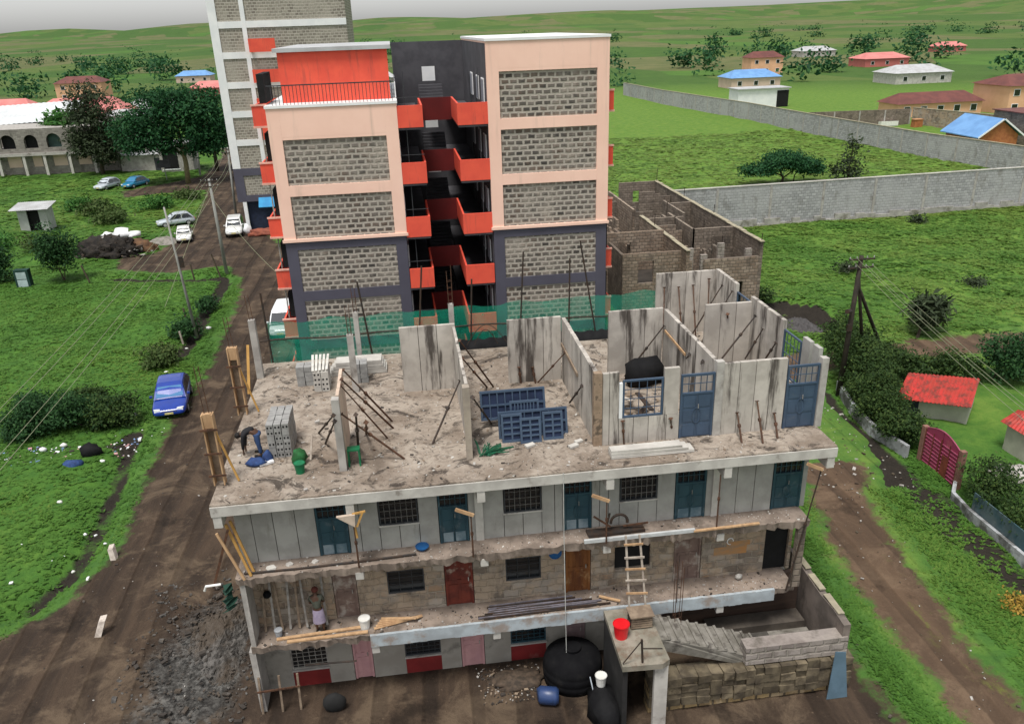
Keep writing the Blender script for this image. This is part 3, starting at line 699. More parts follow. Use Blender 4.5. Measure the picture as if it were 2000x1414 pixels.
plank_door(3.40, 4.05, 0.02, 2.08, Y0+.05, door_pink, 'pink door at the left end of the ground floor', (2, 2))
plank_door(7.15, 7.95, -.02, 2.08, Y0+.05, door_pink, 'clean pink ground floor door', (2, 2))
plank_door(10.89, 11.58, 0.02, 2.08, Y0+.05, M('dull_pink_door', (.27, .19, .19), (.2, .14, .14), scale=2), 'dull pink door by the black tank', (3, 1))
stone_wall([(13.6, 19.5, 0, 2.5)], Y0+.02, M('damp_masonry', (.115, .075, .055), (.07, .048, .038), scale=1.1, st=(.35, 1, 2.2), bump=.5), nm='damp_wall')
# ends and back
for lo, hi, mt in ((0, 2.5, plaster), (2.76, 5.2, stone_grey), (5.46, 7.79, panel_clean)):
    b = MB(); b.box(.3, .48, 1.3, 11.1, lo, hi); b.box(18.85, 19.03, 1.3, 11.1, lo, hi); b.box(.48, 18.85, 10.9, 11.1, lo, hi); b.build('end_wall', mt, BLD)
b = MB(); b.box(.36, .52, .08, 1.04, Z1, 5.2, .02); b.build('side_partition', conc, BLD)
b = MB(); b.box(.26, .46, .1, 1.09, 0, 2.5, .02); b.build('side_partition', conc, BLD)
# ---- roofless top storey
YW = 1.5; ZW = 10.70
def roof_col(x0, x1, y0, y1, z1, mat=conc): return MB().box(x0, x1, y0, y1, Z3, z1, .012).build('column', mat, BLD)
roof_col(11.93, 12.2, YW-.03, YW+.2, 10.72, M('stained_column', (.33, .24, .17), (.22, .16, .11), scale=3, dirt=(.05, .04, .03), dscale=3, dlo=.52, dhi=.64))
panel_wall(12.22, 12.75, Z3, 10.68, YW, panel_m, joints=[12.44])
panel_wall(12.77, 14.34, Z3, 9.06, YW, panel_m, joints=[13.25, 13.75])
panel_wall(14.24, 14.74, 9.07, 10.69, YW, panel_m, joints=[]); panel_wall(14.36, 14.78, Z3, 9.06, YW, panel_m, joints=[])
MB().box(12.76, 12.87, YW, YW+.13, 9.07, 10.30).build('reveal', whitep, BLD)
window(BLD, 12.88, 14.22, 9.07, 10.39, YW+.04, 5, 4, blue_m, blue_m, pane=False, bar=.022, fr=.06)
metal_door(BLD, 14.80, 15.93, Z3+.01, 10.42, YW+.02, blue_m, dusty=False, pane=False)
roof_col(15.95, 16.2, YW-.04, YW+.2, 10.78, conc)
panel_wall(16.21, 18.36, Z3, 10.69, YW, panel_m, joints=[16.75, 17.3, 17.82])
metal_door(BLD, 18.40, 19.5, Z3+.01, 10.42, YW+.02, blue_m, dusty=False, pane=False)
roof_col(19.52, 19.74, YW-.05, YW+.2, 10.6, conc)
# cross walls running back
panel_wall(1.52+.2, 7.2, Z3, 10.68, 11.98, panel_m, axis='y', t=.14)
panel_wall(1.72, 7.2, Z3, 10.72, 15.98, panel_m, axis='y', t=.14)
panel_wall(1.72, 7.2, Z3, 10.66, 7.84, panel_m, axis='y', t=.10)
panel_wall(1.72, 3.9, Z3, 10.62, 3.86, M('fair_face_panel', (.60, .46, .36), (.50, .39, .31), scale=1.4, dirt=(.3, .22, .17), dscale=1.8), axis='y', t=.10)
roof_col(3.74, 3.96, YW-.12, YW+.2, 10.6); roof_col(7.76, 7.96, YW-.1, YW+.2, 10.65, M('column_buff', (.36, .31, .25), (.28, .24, .2), scale=2.5))
roof_col(3.9, 4.14, 7.6, 7.85, 10.45); roof_col(7.9, 8.1, 10.6, 10.85, 10.42); roof_col(4.0, 4.2, 10.6, 10.85, 10.35)
# back walls of the rooms
panel_wall(5.86, 7.93, Z3, 10.73, 7.22, panel_m); panel_wall(9.9, 11.95, Z3, 10.71, 7.22, panel_m)
panel_wall(13.82, 15.95, Z3, 10.75, 7.22, panel_m); panel_wall(17.66, 19.5, Z3, 10.73, 7.22, panel_m); panel_wall(16.9, 19.5, Z3, 10.92, 11.2, panel_m)
# outer right wall with two openings
panel_wall(8.86, 11.2, Z3, 10.98, 19.5, panel_m, axis='y'); panel_wall(4.42, 7.36, Z3, 10.92, 19.5, panel_m, axis='y')
panel_wall(7.38, 8.84, Z3, 8.95, 19.5, panel_m, axis='y'); panel_wall(3.06, 4.40, Z3, 8.95, 19.5, panel_m, axis='y')
panel_wall(2.36, 2.9, Z3, 10.85, 19.5, panel_clean, axis='y', joints=[]); panel_wall(1.72, 2.15, Z3, 10.86, 19.5, panel_clean, axis='y', joints=[])
def side_window(y0, y1, z0, z1, x):
    b = MB(); f = .06
    for q in ((y0, y0+f, z0, z1), (y1-f, y1, z0, z1), (y0+f, y1-f, z0, z0+f), (y0+f, y1-f, z1-f, z1)): b.box(x, x+.06, *q)
    o = b.build('window', blue_m, BLD); g = MB()
    for k in range(1, 5): y = y0+(y1-y0)*k/5; g.box(x+.02, x+.04, y-.011, y+.011, z0+f, z1-f)
    for k in range(1, 4): z = z0+(z1-z0)*k/4; g.box(x+.012, x+.032, y0+f, y1-f, z-.011, z+.011)
    g.build('grille', blue_m, o)
side_window(7.38, 8.84, 8.96, 10.66, 19.54); side_window(3.06, 4.40, 8.96, 10.60, 19.54)

# ------------------------------------------------------------------ apartment tower
TW = thing('apartment_tower', 'tall peach and slate apartment tower with stone panels and red balconies', 'building', (8.9, 33, 0))
YT = 25.; FL = [1.08+2.985*k for k in range(6)]     # floors; the top one at 16
def t_block(x0, x1, top, brick_top):
    # stone body, painted frame standing proud of it
    b = MB(); b.box(x0+.05, x1-.05, YT+.06, 41, 0, top-.05); body = b.build('stone_panel', tower_brick, TW)
    lo = MB(); hi = MB(); px0, px1 = x0+.62, x1-.62
    for k in range(len(FL)+1):
        # beam round each floor, columns at the corners
        z = FL[k] if k < len(FL) else FL[-1]+2.985
        zb0, zb1 = z-.40, z+.17
        tgt = lo if z < 10.2 else hi
        if z-.2 > top: break
        o = .0 if tgt is lo else -.04
        if abs(z-10.03) < .3:
            lo.box(px0, px1, YT, YT+.1, zb0, 10.16); hi.box(px0, px1, YT-.04, YT+.1, 10.163, 10.27)
        else:
            tgt.box(px0, px1, YT+o, YT+.1, zb0, min(zb1, top))
    lo.box(x0, px0-.002, YT-.001, 41.05, 0, 10.16); lo.box(px1+.002, x1, YT-.001, 41.05, 0, 10.16)
    hi.box(x0-.05, px0-.002, YT-.045, 41.06, 10.163, top); hi.box(px1+.002, x1+.05, YT-.045, 41.06, 10.163, top)
    hi.box(x0-.12, x1+.12, YT-.12, YT-.05, 10.11, 10.27)
    if brick_top < top: hi.box(px0, px1, YT-.043, YT+.1, brick_top, top-.002)
    lo.build('slate_frame', slate, TW); hi.build('peach_frame', peach, TW)
    MB().box(x0-.1, x1+.1, YT-.1, 41.1, top+.003, top+.14).build('parapet_cap', whitep, TW)
t_block(-.32, 6.42, 17.22, 15.75); t_block(11.42, 18.05, 20.1, 18.75)
# roof terrace railing on the lower block
g = MB()
for i in range(34): g.box(.0+i*.19, .03+i*.19, YT+.1, YT+.13, 17.36, 18.3)
g.box(-.2, 6.4, YT+.09, YT+.14, 18.3, 18.36); g.build('terrace_railing', bar_m, TW)
MB().box(.4, 6.2, YT+1.5, YT+1.7, 17.36, 19.9).build('terrace_wall', redp, TW)
MB().box(.2, 6.4, YT+1.3, 40, 19.9, 20.1).build('terrace_roof', tin, TW)
# inner faces, galleries and bridges of the court
sidel = MB(); sidel.box(6.37, 6.44, YT+.2, 41, 0, 17.2); sidel.box(11.36, 11.41, YT+.2, 41, 0, 20); sidel.box(6.44, 11.36, 40.8, 41, 0, 20)
sidel.build('court_wall', greyp, TW)
for k, z in enumerate(FL):
    for xa, xb in ((6.45, 7.80), (9.74, 11.35)): MB().box(xa, xb, YT+.02, 40.7, z-.18, z-.01).build('gallery_slab', greyp, TW)
    MB().box(7.80, 9.74, 30.1, 32.5, z-.179, z-.012).build('bridge_slab', greyp, TW)
    for xa, xb in ((6.45, 7.84), (9.70, 11.38)): MB().box(xa, xb, YT-.02, YT+.1, z-.06, z+1.08).build('parapet', redp, TW)
    for xa, xb in ((7.74, 7.84), (9.70, 9.80)): MB().box(xa, xb, YT+.103, 30.0, z-.055, z+1.07).build('side_parapet', redp, TW)
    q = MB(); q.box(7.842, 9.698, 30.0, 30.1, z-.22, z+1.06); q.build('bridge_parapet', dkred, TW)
    for xx in (6.9, 10.9): MB().box(xx, xx+.04, YT+.3, YT+.34, z, z+2.78).build('post', bar_m, TW)
    MB().box(6.45, 7.8, YT+.2, YT+.24, z+1.45, z+1.48).build('railing', bar_m, TW)
    # flats' doors and curtained windows along the galleries
    for j, yy in enumerate((26.2, 29.2, 33.0)):
        d_ = MB(); d_.box(11.30, 11.355, yy, yy+1.3, z+.9, z+2.2); wn = d_.build('window', whitep, TW)
        MB().box(11.285, 11.298, yy+.06, yy+1.24, z+.96, z+2.14).build('curtain', curtain, wn)
        d_ = MB(); d_.box(6.445, 6.50, yy, yy+1.3, z+.9, z+2.2); wn = d_.build('window', whitep, TW)
        MB().box(6.502, 6.515, yy+.06, yy+1.24, z+.96, z+2.14).build('curtain', curtain, wn)
        MB().box(11.31, 11.358, yy+1.6, yy+2.4, z, z+2.05).build('door', bar_m, TW)
    st = MB()
    for i in range(9): st.box(8.0, 9.5, 33+i*.28, 33.29+i*.28, z+i*.165, z+.16+i*.165)
    st.build('stair_flight', greyp, TW)
    lw = MB(); lw.box(8.35, 9.2, 37.2, 37.3, z+1.6, z+2.5); wn = lw.build('stair_window', whitep, TW)
# red balconies hung on the outer flanks
for k, z in enumerate(FL):
    h = 1.0
    b = MB(); b.box(-1.15, -.34, YT+.55, YT+.65, z+.33, z+1.33); b.box(-1.15, -1.05, YT+.652, YT+4, z+.33, z+1.33); b.box(-1.15, -.34, YT+3.9, YT+4.0, z+.33, z+1.33); b.box(-1.1, -.34, YT+.66, YT+3.9, z+.3, z+.4)
    o = b.build('balcony', redp, TW)
    l = MB(); l.box(-1.19, -.34, YT+.51, YT+.66, z+1.335, z+1.42); l.box(-1.19, -.34, YT+.51, YT+.66, z+.22, z+.325); l.build('lip', lip_m, o)
    b = MB(); b.box(18.1, 18.52, YT+.55, YT+.65, z+.33, z+1.33); b.box(18.42, 18.52, YT+.652, YT+4, z+.33, z+1.33); b.box(18.1, 18.5, YT+.66, YT+3.9, z+.3, z+.4)
    o = b.build('balcony', redp, TW)
    l = MB(); l.box(18.1, 18.56, YT+.51, YT+.66, z+1.335, z+1.42); l.box(18.1, 18.56, YT+.51, YT+.66, z+.22, z+.325); l.build('lip', lip_m, o)
    MB().tube([(-.8, YT+.75, z-1.55), (-.8, YT+.75, z+.25)], .04, 6).build('drain_pipe', bar_lt, TW)
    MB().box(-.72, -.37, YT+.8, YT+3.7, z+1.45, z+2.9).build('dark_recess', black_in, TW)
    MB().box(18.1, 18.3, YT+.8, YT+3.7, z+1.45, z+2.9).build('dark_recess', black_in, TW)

# ------------------------------------------------------------------ white block behind the tower
WB = thing('white_building', 'white and slate apartment block half hidden behind the peach tower', 'building', (-6, 80, 0)); YB = 75.
def wx(px, py): return at(px, py, y=YB)
b = MB(); b.box(-11.5, 2, YB+.1, 92, 3.6, 25); b.build('stone_panel', white_brick, WB)
b = MB(); s = MB()
for z0 in (9.95-2.95, 9.95, 12.9, 15.85, 18.8, 21.75): 
    if z0 > 9: b.box(-11.6, 2, YB-.0, YB+.2, z0-.75+.45, z0+.35)
b.box(-12.0, -11.15, YB-.02, 92, 7.25, 25); b.box(-8.75, -8.3, YB-.02, YB+.2, 7.25, 25); b.box(-12, 2.1, YB-.1, 92.1, 25, 25.3)
b.build('white_frame', whitep, WB)
s.box(-12.0, -11.0, YB-.015, 92, 3.6, 7.24); s.box(-11.0, 2, YB-.01, YB+.2, 6.45, 7.24); s.box(-11., 2, YB-.01, YB+.2, 3.6, 4.3); s.build('slate_frame', slate, WB)
for z0 in (7.1, 10.0, 12.9, 15.9):
    c = MB(); c.box(-8.2, -5.5, YB-1.0, YB-.9, z0+3.2, z0+4.5); c.box(-8.2, -8.1, YB-.9, YB, z0+3.2, z0+4.5); c.build('balcony', redp, WB)
MB().box(-11.4, 2, YB+.5, 91, 0, 3.59).build('shop_front', M('navy_wall', (.02, .03, .06), (.015, .02, .04)), WB)
for xa, xb in ((-11.5, -11.1), (-7, -6.8)): MB().box(xa, xb, YB, YB+.3, 0, 3.6).build('shop_pier', whitep, WB)
b = MB(); b.add([(-9.7, YB-.9, 3.1), (-7.2, YB-.9, 3.1), (-7.2, YB-.02, 4.0), (-9.7, YB-.02, 4.0), (-9.7, YB-.9, 3.04), (-7.2, YB-.9, 3.04), (-7.2, YB-.02, 3.94), (-9.7, YB-.02, 3.94)], [(0, 1, 2, 3), (7, 6, 5, 4), (0, 4, 5, 1), (3, 2, 6, 7), (0, 3, 7, 4), (1, 5, 6, 2)])
b.build('awning', M('blue_awning', (.05, .30, .55), (.04, .22, .45), scale=1), WB)

# ------------------------------------------------------------------ roofless block rooms on the right
RM = thing('roofless_block_house', 'roofless unfinished house of dark concrete blocks standing behind the tower', 'building', (27.5, 50, 0))
ZR = 5.3
def bw(x0, x1, y0, y1, z0=0, z1=ZR, mat=block_old):
    return MB().box(x0, x1, y0, y1, z0, z1).build('block_wall', mat, RM)
def bw_open(x0, x1, y, ops, z0=0, z1=ZR, mat=block_old, t=.25):
    b = MB(); e = x0
    for a, c, za, zb in ops:
        b.box(e, a, y, y+t, z0, z1)
        if za > z0: b.box(a, c, y, y+t, z0, za)
        if zb < z1: b.box(a, c, y, y+t, zb, z1)
        e = c
    b.box(e, x1, y, y+t, z0, z1); return b.build('block_wall', mat, RM)
bw(32.85, 33.1, 36.6, 64); bw_open(29.0, 33.1, 64.0, [(30.5, 31.2, 3.2, 4.4)])
bw(26.68, 26.93, 35.4, 48.0, mat=block_warm); bw(26.8, 27.0, 50.6, 60, mat=block_warm)
bw_open(19.5, 26.68, 41.0, [(20.6, 21.7, 2.8, 4.7), (23.0, 24.0, 2.6, 4.8)], z1=5.6, mat=block_warm)
bw_open(22.2, 26.7, 36.6, [(23.4, 24.6, 2.7, 4.4)], z1=5.0, mat=block_warm)
bw_open(29.4, 32.84, 41.9, [(31.0, 32.0, 2.6, 4.6)]); bw_open(30.9, 32.84, 52.4, []); bw_open(27.0, 30.2, 46.6, [(28.0, 28.9, 2.6, 4.6)]); bw(29.35, 29.55, 41.9, 48.6); bw(30.6, 30.8, 48, 54)
bw_open(26.93, 32.84, 36.6, [(27.6, 28.5, 3.0, 4.2), (30.6, 31.7, .2, 2.3)], mat=block_warm, z1=4.2); bw(22.2, 22.4, 36.8, 60, z1=4.9); bw_open(22.4, 26.8, 56.5, [(24, 25, 2.6, 4.6)], z1=4.9)
rq = random.Random(44)
def ragged(x0, x1, y0, y1, zlo, zhi, mat=block_old):
    # broken wall end stepping down block by block
    b = MB(); L = max(x1-x0, y1-y0); k = max(2, int(L/.5)); z = zhi
    for i in range(k):
        f0, f1 = i/k, (i+1)/k; z = max(zlo, min(zhi, z+rq.choice((-.5, -.25, 0, 0, .25))))
        if x1-x0 > y1-y0: b.box(x0+(x1-x0)*f0, x0+(x1-x0)*f1, y0, y1, 2.5, z)
        else: b.box(x0, x1, y0+(y1-y0)*f0, y0+(y1-y0)*f1, 2.5, z)
    return b.build('broken_wall', mat, RM)
ragged(27.0, 29.3, 44.2, 44.4, 3.4, 5.2, block_warm); ragged(30.0, 30.2, 37, 41.8, 3.6, 5.2); ragged(23.9, 24.1, 41.3, 48, 3.4, 5.0, block_warm); ragged(22.5, 26.6, 48.6, 48.8, 3.5, 4.9, block_warm)
ragged(27.1, 30.5, 54.6, 54.8, 3.6, 5.2); ragged(28.6, 28.8, 47, 54, 3.6, 5.3); ragged(29.6, 32.8, 58.4, 58.6, 3.6, 5.3); ragged(24.9, 25.1, 49, 56.4, 3.3, 4.8, block_warm); ragged(27.1, 29.2, 39.4, 39.6, 3.4, 4.6, block_warm)
for (x, y) in ((28.3, 36.75), (31.8, 36.75), (29.6, 36.75), (27.2, 36.75), (30.9, 44.5), (25.2, 41.1)): MB().box(x, x+.5, y, y+.3, 2.5, rq.uniform(4.4, 5.5)).build('pier', stone_grey, RM)
MB().box(22.3, 33.0, 36.9, 63.9, 2.3, 2.5).build('floor_slab', M('dark_floor', (.05, .042, .036), (.03, .026, .022), scale=1.2), RM)
b = MB()
for k in range(2): b.box(33.11, 33.16, 37.6+k*1.0, 37.68+k*1.0, .3, 2.2)
b.box(33.11, 33.16, 37.6, 38.68, 2.2, 2.28); b.build('door_frame', whitep, RM)
for (x, y, z) in ((33, 63.9, 6.6), (33, 55, 6.2), (29.1, 48, 6.4), (33, 47, 6.1), (26.8, 44, 6.3), (33, 36.8, 5.9)):
    MB().tube([(x, y, 5.2), (x+.05, y, z)], .03, 5).build('starter_bar', rust_dk, RM)
for (x0, x1, y0, y1) in ((32.8, 33.15, 36.5, 64.0), (26.64, 26.97, 35.3, 48)):
    y = y0; b = MB()
    while y < y1:
        L = random.uniform(.6, 1.6); b.box(x0, x1, y, min(y+L, y1), 5.302, 5.33+random.uniform(0, .07)); y += L
    b.build('coping', M('lichen_coping', (.38, .34, .24), (.26, .23, .17), scale=2), RM)
# ------------------------------------------------------------------ steel props leaning on the roof walls
def a2(x, y): return 400+x/4, 540+y/4
def a3(x, y): return 800+x/4, 540+y/4
def a4(x, y): return 1160+x/4, 520+y/4
def prop(top, bot, label, r=.035, mat=rust, zb=Z3, group='steel props leaning on the roof walls', name='steel_prop', cat='steel prop', plates=True):
    a = Vector(bot); c = Vector(top); d = (c-a).normalized()
    t = thing(name, label, cat, a, group)
    mid = a+(c-a)*.55
    MB().tube([a, mid], r, 8).build('outer_tube', mat, t)
    MB().tube([mid+d*.001, c], r*.75, 8).build('inner_tube', mat, t)
    MB().tube([mid-d*.03, mid+d*.07], r*1.7, 8).build('collar', mat, t)
    u = d.orthogonal().normalized(); w_ = d.cross(u)
    if plates:
        MB().obox(c+d*.006, u*.06, w_*.06, d*.005).build('head_plate', mat, t)
    return t
def P_(px, **k): return at(*px, **k)
def lean(topx, botx, label, mat=rust, r=.035, zb=Z3, **pl):
    prop(at(*topx, **pl), at(*botx, z=zb), label, r, mat)
lean(a4(1120, 1145), a4(1155, 1380), 'short rusty prop leaning low on the plain front panel, nearest its blue window side', y=YW-.06)
lean(a4(1275, 1055), a4(1320, 1385), 'tallest of three rusty props in front of the plain front panel', y=YW-.06)
lean(a4(1410, 1150), a4(1435, 1345), 'short rusty prop in front of the right door on the roof storey', y=YW-.06)
lean(a4(225, 1210), a4(235, 1390), 'rusty prop below the left corner of the blue barred roof window', y=YW-.06, r=.028)
lean(a4(600, 1190), a4(610, 1335), 'short rusty prop beside the left blue door of the roof storey', y=YW-.06, r=.03)
for (t_, b_, l_) in (((550, 168), (566, 350), 'leftmost rusty prop against the rearmost panel wall'), ((662, 165), (712, 470), 'second rusty prop from the left against the rearmost panel wall'), ((775, 150), (822, 455), 'third and longest rusty prop against the rearmost panel wall'), ((900, 100), (916, 292), 'highest rusty prop against the rearmost panel wall, near its corner')):
    c = at(*a4(*t_), y=11.12); d_ = at(*a4(*b_), y=9.4); d_.z = Z3; d_.y = 9.6; prop(c, d_, l_)
for (t_, b_, l_, yy) in (((1000, 150), (945, 298), 'dark prop leaning left off the outer wall, behind the tall back panel', 8.0), ((1080, 195), (1030, 295), 'shorter dark prop leaning left off the outer wall by the rear opening', 8.0)):
    c = at(*a4(*t_), x=19.42); e_ = at(*a4(*b_), y=c.y-.2); s_ = (c.z-Z3)/max(.3, c.z-e_.z); prop(c, c+(e_-c)*min(s_, 2.2)+Vector((0, 0, 0)), l_, mat=rust_dk) if False else prop(c, Vector((c.x-1.7, c.y-.6, Z3)), l_, mat=rust_dk)
lean(a4(1045, 375), a4(1040, 700), 'upright rusty prop against the middle back panel of the right hand room', y=7.15)
prop(at(*a4(1260, 390), x=19.42), at(*a4(1000, 720), z=Z3+.9), 'long dark prop slanting across the right hand room', mat=rust_dk)
prop(at(*a4(1320, 490), x=19.42), at(*a4(1180, 725), z=Z3+.8), 'second dark prop slanting across the right hand room, below the long one', mat=rust_dk)
prop(at(*a4(1420, 600), x=19.42), at(*a4(1335, 730), z=Z3+1.1), 'short dark prop beside the barred side window of the right hand room', mat=rust_dk)
prop(at(*a4(548, 465), x=15.92), at(*a4(240, 860), z=Z3), 'long dark prop slanting across the room behind the blue roof window', mat=rust_dk)
prop(at(*a4(745, 690), x=15.92), at(*a4(668, 795), z=Z3+.7), 'short dark prop high on the dividing wall above the left blue door, left one', mat=rust_dk)
prop(at(*a4(850, 745), x=15.92), at(*a4(780, 832), z=Z3+.9), 'short dark prop high on the dividing wall above the left blue door, right one', mat=rust_dk)
prop(at(*a3(1215, 595), x=11.93), at(*a3(1000, 830), z=Z3), 'thin rusty prop slanting behind the stacked blue frames', r=.028)
prop(at(*a3(1345, 855), x=11.93), at(*a3(1250, 985), z=Z3+.1), 'short dark prop against the wall right of the stacked blue frames', mat=rust_dk)
lean(a3(855, 710), a3(870, 835), 'left of two short rusty props on the back panel behind the blue frames', y=7.16)
lean(a3(960, 710), a3(985, 835), 'right of two short rusty props on the back panel behind the blue frames', y=7.16)
prop(at(*a3(390, 500), x=7.96), at(*a3(655, 862), z=Z3), 'upper of two long rusty props right of the thin dividing wall')
prop(at(*a3(412, 640), x=7.96), at(*a3(605, 865), z=Z3), 'lower of two long rusty props right of the thin dividing wall')
prop(at(*a3(392, 815), x=7.82), at(*a3(180, 1305), z=Z3), 'dark prop slanting left off the thin dividing wall', mat=rust_dk)
prop(at(*a3(492, 945), x=7.98), at(*a3(640, 1150), z=Z3), 'dark prop right of the thin dividing wall, ending by the blue frames', mat=rust_dk)
for (t_, b_, l_) in (((1080, 730), (1463, 1130), 'topmost of the rusty props fanning right from the short free wall'), ((1066, 805), (1473, 1185), 'second of the rusty props fanning right from the short free wall'), ((1062, 852), (1430, 1265), 'third of the rusty props fanning right from the short free wall'), ((1070, 1075), (1560, 1425), 'lowest and longest rusty prop fanning right from the short free wall'), ((1185, 1235), (1328, 1362), 'short rusty prop lying under the longest one by the short free wall')):
    prop(at(*a2(*t_), x=3.98), at(*a2(*b_), z=Z3), l_, r=.03 if 'third' in l_ else .037)
prop(at(*a2(1005, 1085), x=3.84), at(*a2(890, 1222), z=Z3), 'upper of two dark props left of the short free wall', mat=rust_dk)
prop(at(*a2(1015, 1130), x=3.84), at(*a2(942, 1305), z=Z3), 'lower of two dark props left of the short free wall', mat=rust_dk)
prop(at(*a2(1180, 1080), x=4.5), at(*a2(1200, 1330), z=Z3), 'upright dark prop standing under the fan of rusty props', mat=rust_dk, r=.045)
prop(at(*a2(1260, 1140), x=4.9), at(*a2(1262, 1230), z=Z3), 'stub of rusty prop standing in the middle of the fan', r=.04)
# timber batten on the dividing wall
MB().plank(at(*a4(555, 505), x=15.93), at(*a4(712, 690), x=15.93), .09, .045, (1, 0, 0)).build('timber_batten', timber, label='pale timber batten slanting down the dividing wall behind the roof window', cat='batten')
MB().plank(at(*a3(1185, 530), x=11.94), at(*a3(1310, 770), x=11.94), .14, .05, (1, 0, 0)).build('timber_batten', timber_old, label='dark brown plank fixed slanting on the wall above the blue frames', cat='batten')

# ---- props carrying the galleries
GP = 'thin props carrying the roof slab edge'
def gprop(x, y, z0, z1, label, r=.028): return prop((x, y, z1), (x, y, z0), label, r, rust, group=GP, plates=False)
gprop(4.10, -.03, Z2, 7.1, 'rusty prop under the roof slab edge, leftmost along the upper gallery')
gprop(7.69, -.1, Z2, 7.0, 'rusty prop under the roof slab edge, second along the upper gallery')
gprop(12.0, -.12, Z2, 7.05, 'rusty prop under the roof slab edge beside the scrap metal')
gprop(15.75, .03, Z2, 7.5, 'rusty prop under the roof slab edge, fourth along the upper gallery')
prop((19.1, -.1, 7.45), (18.35, -.15, Z1), 'tall dark prop outside the right end of both galleries', .032, rust_dk, group=GP, plates=False)
def hat(x, z, label, w=.55, flip=0):
    b = MB(); a = (x-w*(.5+flip), -.12, z+.17); c = (x+w*(.5-flip), -.12, z-.10)
    b.plank(a, c, .10, .07, (0, 1, 0)); return b.build('propped_batten', timber, label=label, cat='timber', group='tilted battens on the gallery props')
hat(7.5, 7.1, 'pale timber batten tilted on the second gallery prop'); hat(11.8, 7.12, 'pale timber batten tilted on the gallery prop above the scrap metal'); hat(18.85, 7.5, 'pale timber batten tilted on the outermost gallery prop')
t = thing('corner_formwork', 'triangular timber bracket box on the leftmost upper gallery prop', 'formwork', (4.1, -.1, 6.9))
b = MB(); b.add([(3.62, -.16, 7.42), (4.18, -.16, 7.45), (4.15, -.16, 7.02), (3.62, -.05, 7.42), (4.18, -.05, 7.45), (4.15, -.05, 7.02)], [(0, 2, 1), (3, 4, 5), (0, 1, 4, 3), (1, 2, 5, 4), (2, 0, 3, 5)]); b.build('panel', M('ply_panel', (.55, .45, .36), scale=3), t)
for p_, q_ in (((4.2, -.1, 7.0), (4.42, -.1, 7.5)), ((4.1, -.08, 7.44), (4.5, -.08, 7.5)), ((4.13, -.02, 7.0), (4.16, -.02, 6.55))): MB().plank(p_, q_, .06, .05, (0, 1, 0)).build('batten', timber_y, t)

# ---- timber shores at the left end of the upper gallery
for i, (p_, q_, l_, mt) in enumerate((((.05, -.02, 7.2), (.62, -.1, 5.5), 'pale timber shore slanting right at the left end of the upper gallery', timber), ((.38, .05, 7.25), (-.35, -.05, 5.3), 'rusty brown pole crossing the timber shores at the left end', rust), ((.30, .2, 7.35), (.78, .12, 5.47), 'yellow timber shore next to the left end panel', timber_y), ((.42, .3, 7.4), (.86, .25, 5.47), 'second yellow timber shore against the left end panel', timber_y))):
    MB().plank(p_, q_, .075, .06, (0, 1, 0)).build('timber_shore', mt, label=l_, cat='timber shore', group='timber shores at the left end')
b = MB()
for i in range(7):
    for k in range(9): pass
v = []; 
rr = random.Random(5)
b.add([(-.1+rr.uniform(-.1, .1)+.08*math.sin(k*2.1), -.15+.1*math.cos(k*3), 5.35-.09*k) for k in range(12)] + [(.22+rr.uniform(-.08, .08), -.05+.1*math.sin(k*2), 5.42-.085*k) for k in range(12)], [(k, k+1, 13+k, 12+k) for k in range(11)])
b.build('green_net_rag', M('dark_net', (.012, .045, .03), scale=6), label='dark green rag of netting hanging from the left end of the gallery', cat='net')
MB().tube([(-.62, -.1, 5.25), (-.55, -.12, 5.42), (-.1, -.12, 5.44)], .04, 8).build('drain_spout', white_plastic, label='white bent pipe sticking out at the left end of the gallery', cat='pipe')

# ---- formwork columns along the left edge of the roof
def formwork(x, y, top, label, full=True, rebar=1.0):
    t = thing('column_formwork', label, 'formwork', (x, y, Z3), 'timber column forms along the left roof edge')
    w_ = .30
    for dx, nm in ((-w_/2, 'board'), (w_/2, 'board')):
        MB().box(x+dx-.02, x+dx+.02, y-.14, y+.14, Z3+.02, top).build(nm, timber, t)
    MB().box(x-.12, x+.12, y+.09, y+.13, Z3+.05, top-.05).build('board', timber_old, t)
    MB().box(x-.125, x+.125, y-.10, y+.08, top-.45, top+.02, .012).build('head', timber, t)
    for z in (Z3+.35, Z3+1.1, Z3+1.9): MB().box(x-.26, x+.26, y-.19, y-.15, z, z+.06).build('clamp', rust, t)
    for dx in (-.07, .07): MB().tube([(x+dx, y, top-.1), (x+dx*.9-.06, y+.04, top+rebar)], .014, 5).build('rebar', rust, t)
    MB().plank((x+.55, y+.05, Z3+.03), (x+.12, y-.02, Z3+1.9), .06, .05, (0, 1, 0)).build('brace', timber_y, t)
formwork(.10, 1.3, 10.55, 'nearest timber column form on the left roof edge', rebar=1.5)
formwork(-.02, 6.45, 10.75, 'middle timber column form on the left roof edge', rebar=1.1)
t = thing('concrete_column', 'farthest raw column on the left roof edge with bars sticking out', 'column', (.12, 9.95, Z3))
MB().box(.0, .25, 9.8, 10.05, Z3, 10.6, .015).build('shaft', conc, t)
for dx in (.06, .19): MB().tube([(dx, 9.93, 10.5), (dx-.05, 9.93, 11.6)], .014, 5).build('rebar', rust, t)
MB().plank((-.1, 8.3, Z3), (.02, 9.0, 9.9), .1, .05, (0, 1, 0)).build('timber_brace', timber_y, label='yellow timber brace leaning beside the farthest left column', cat='brace')
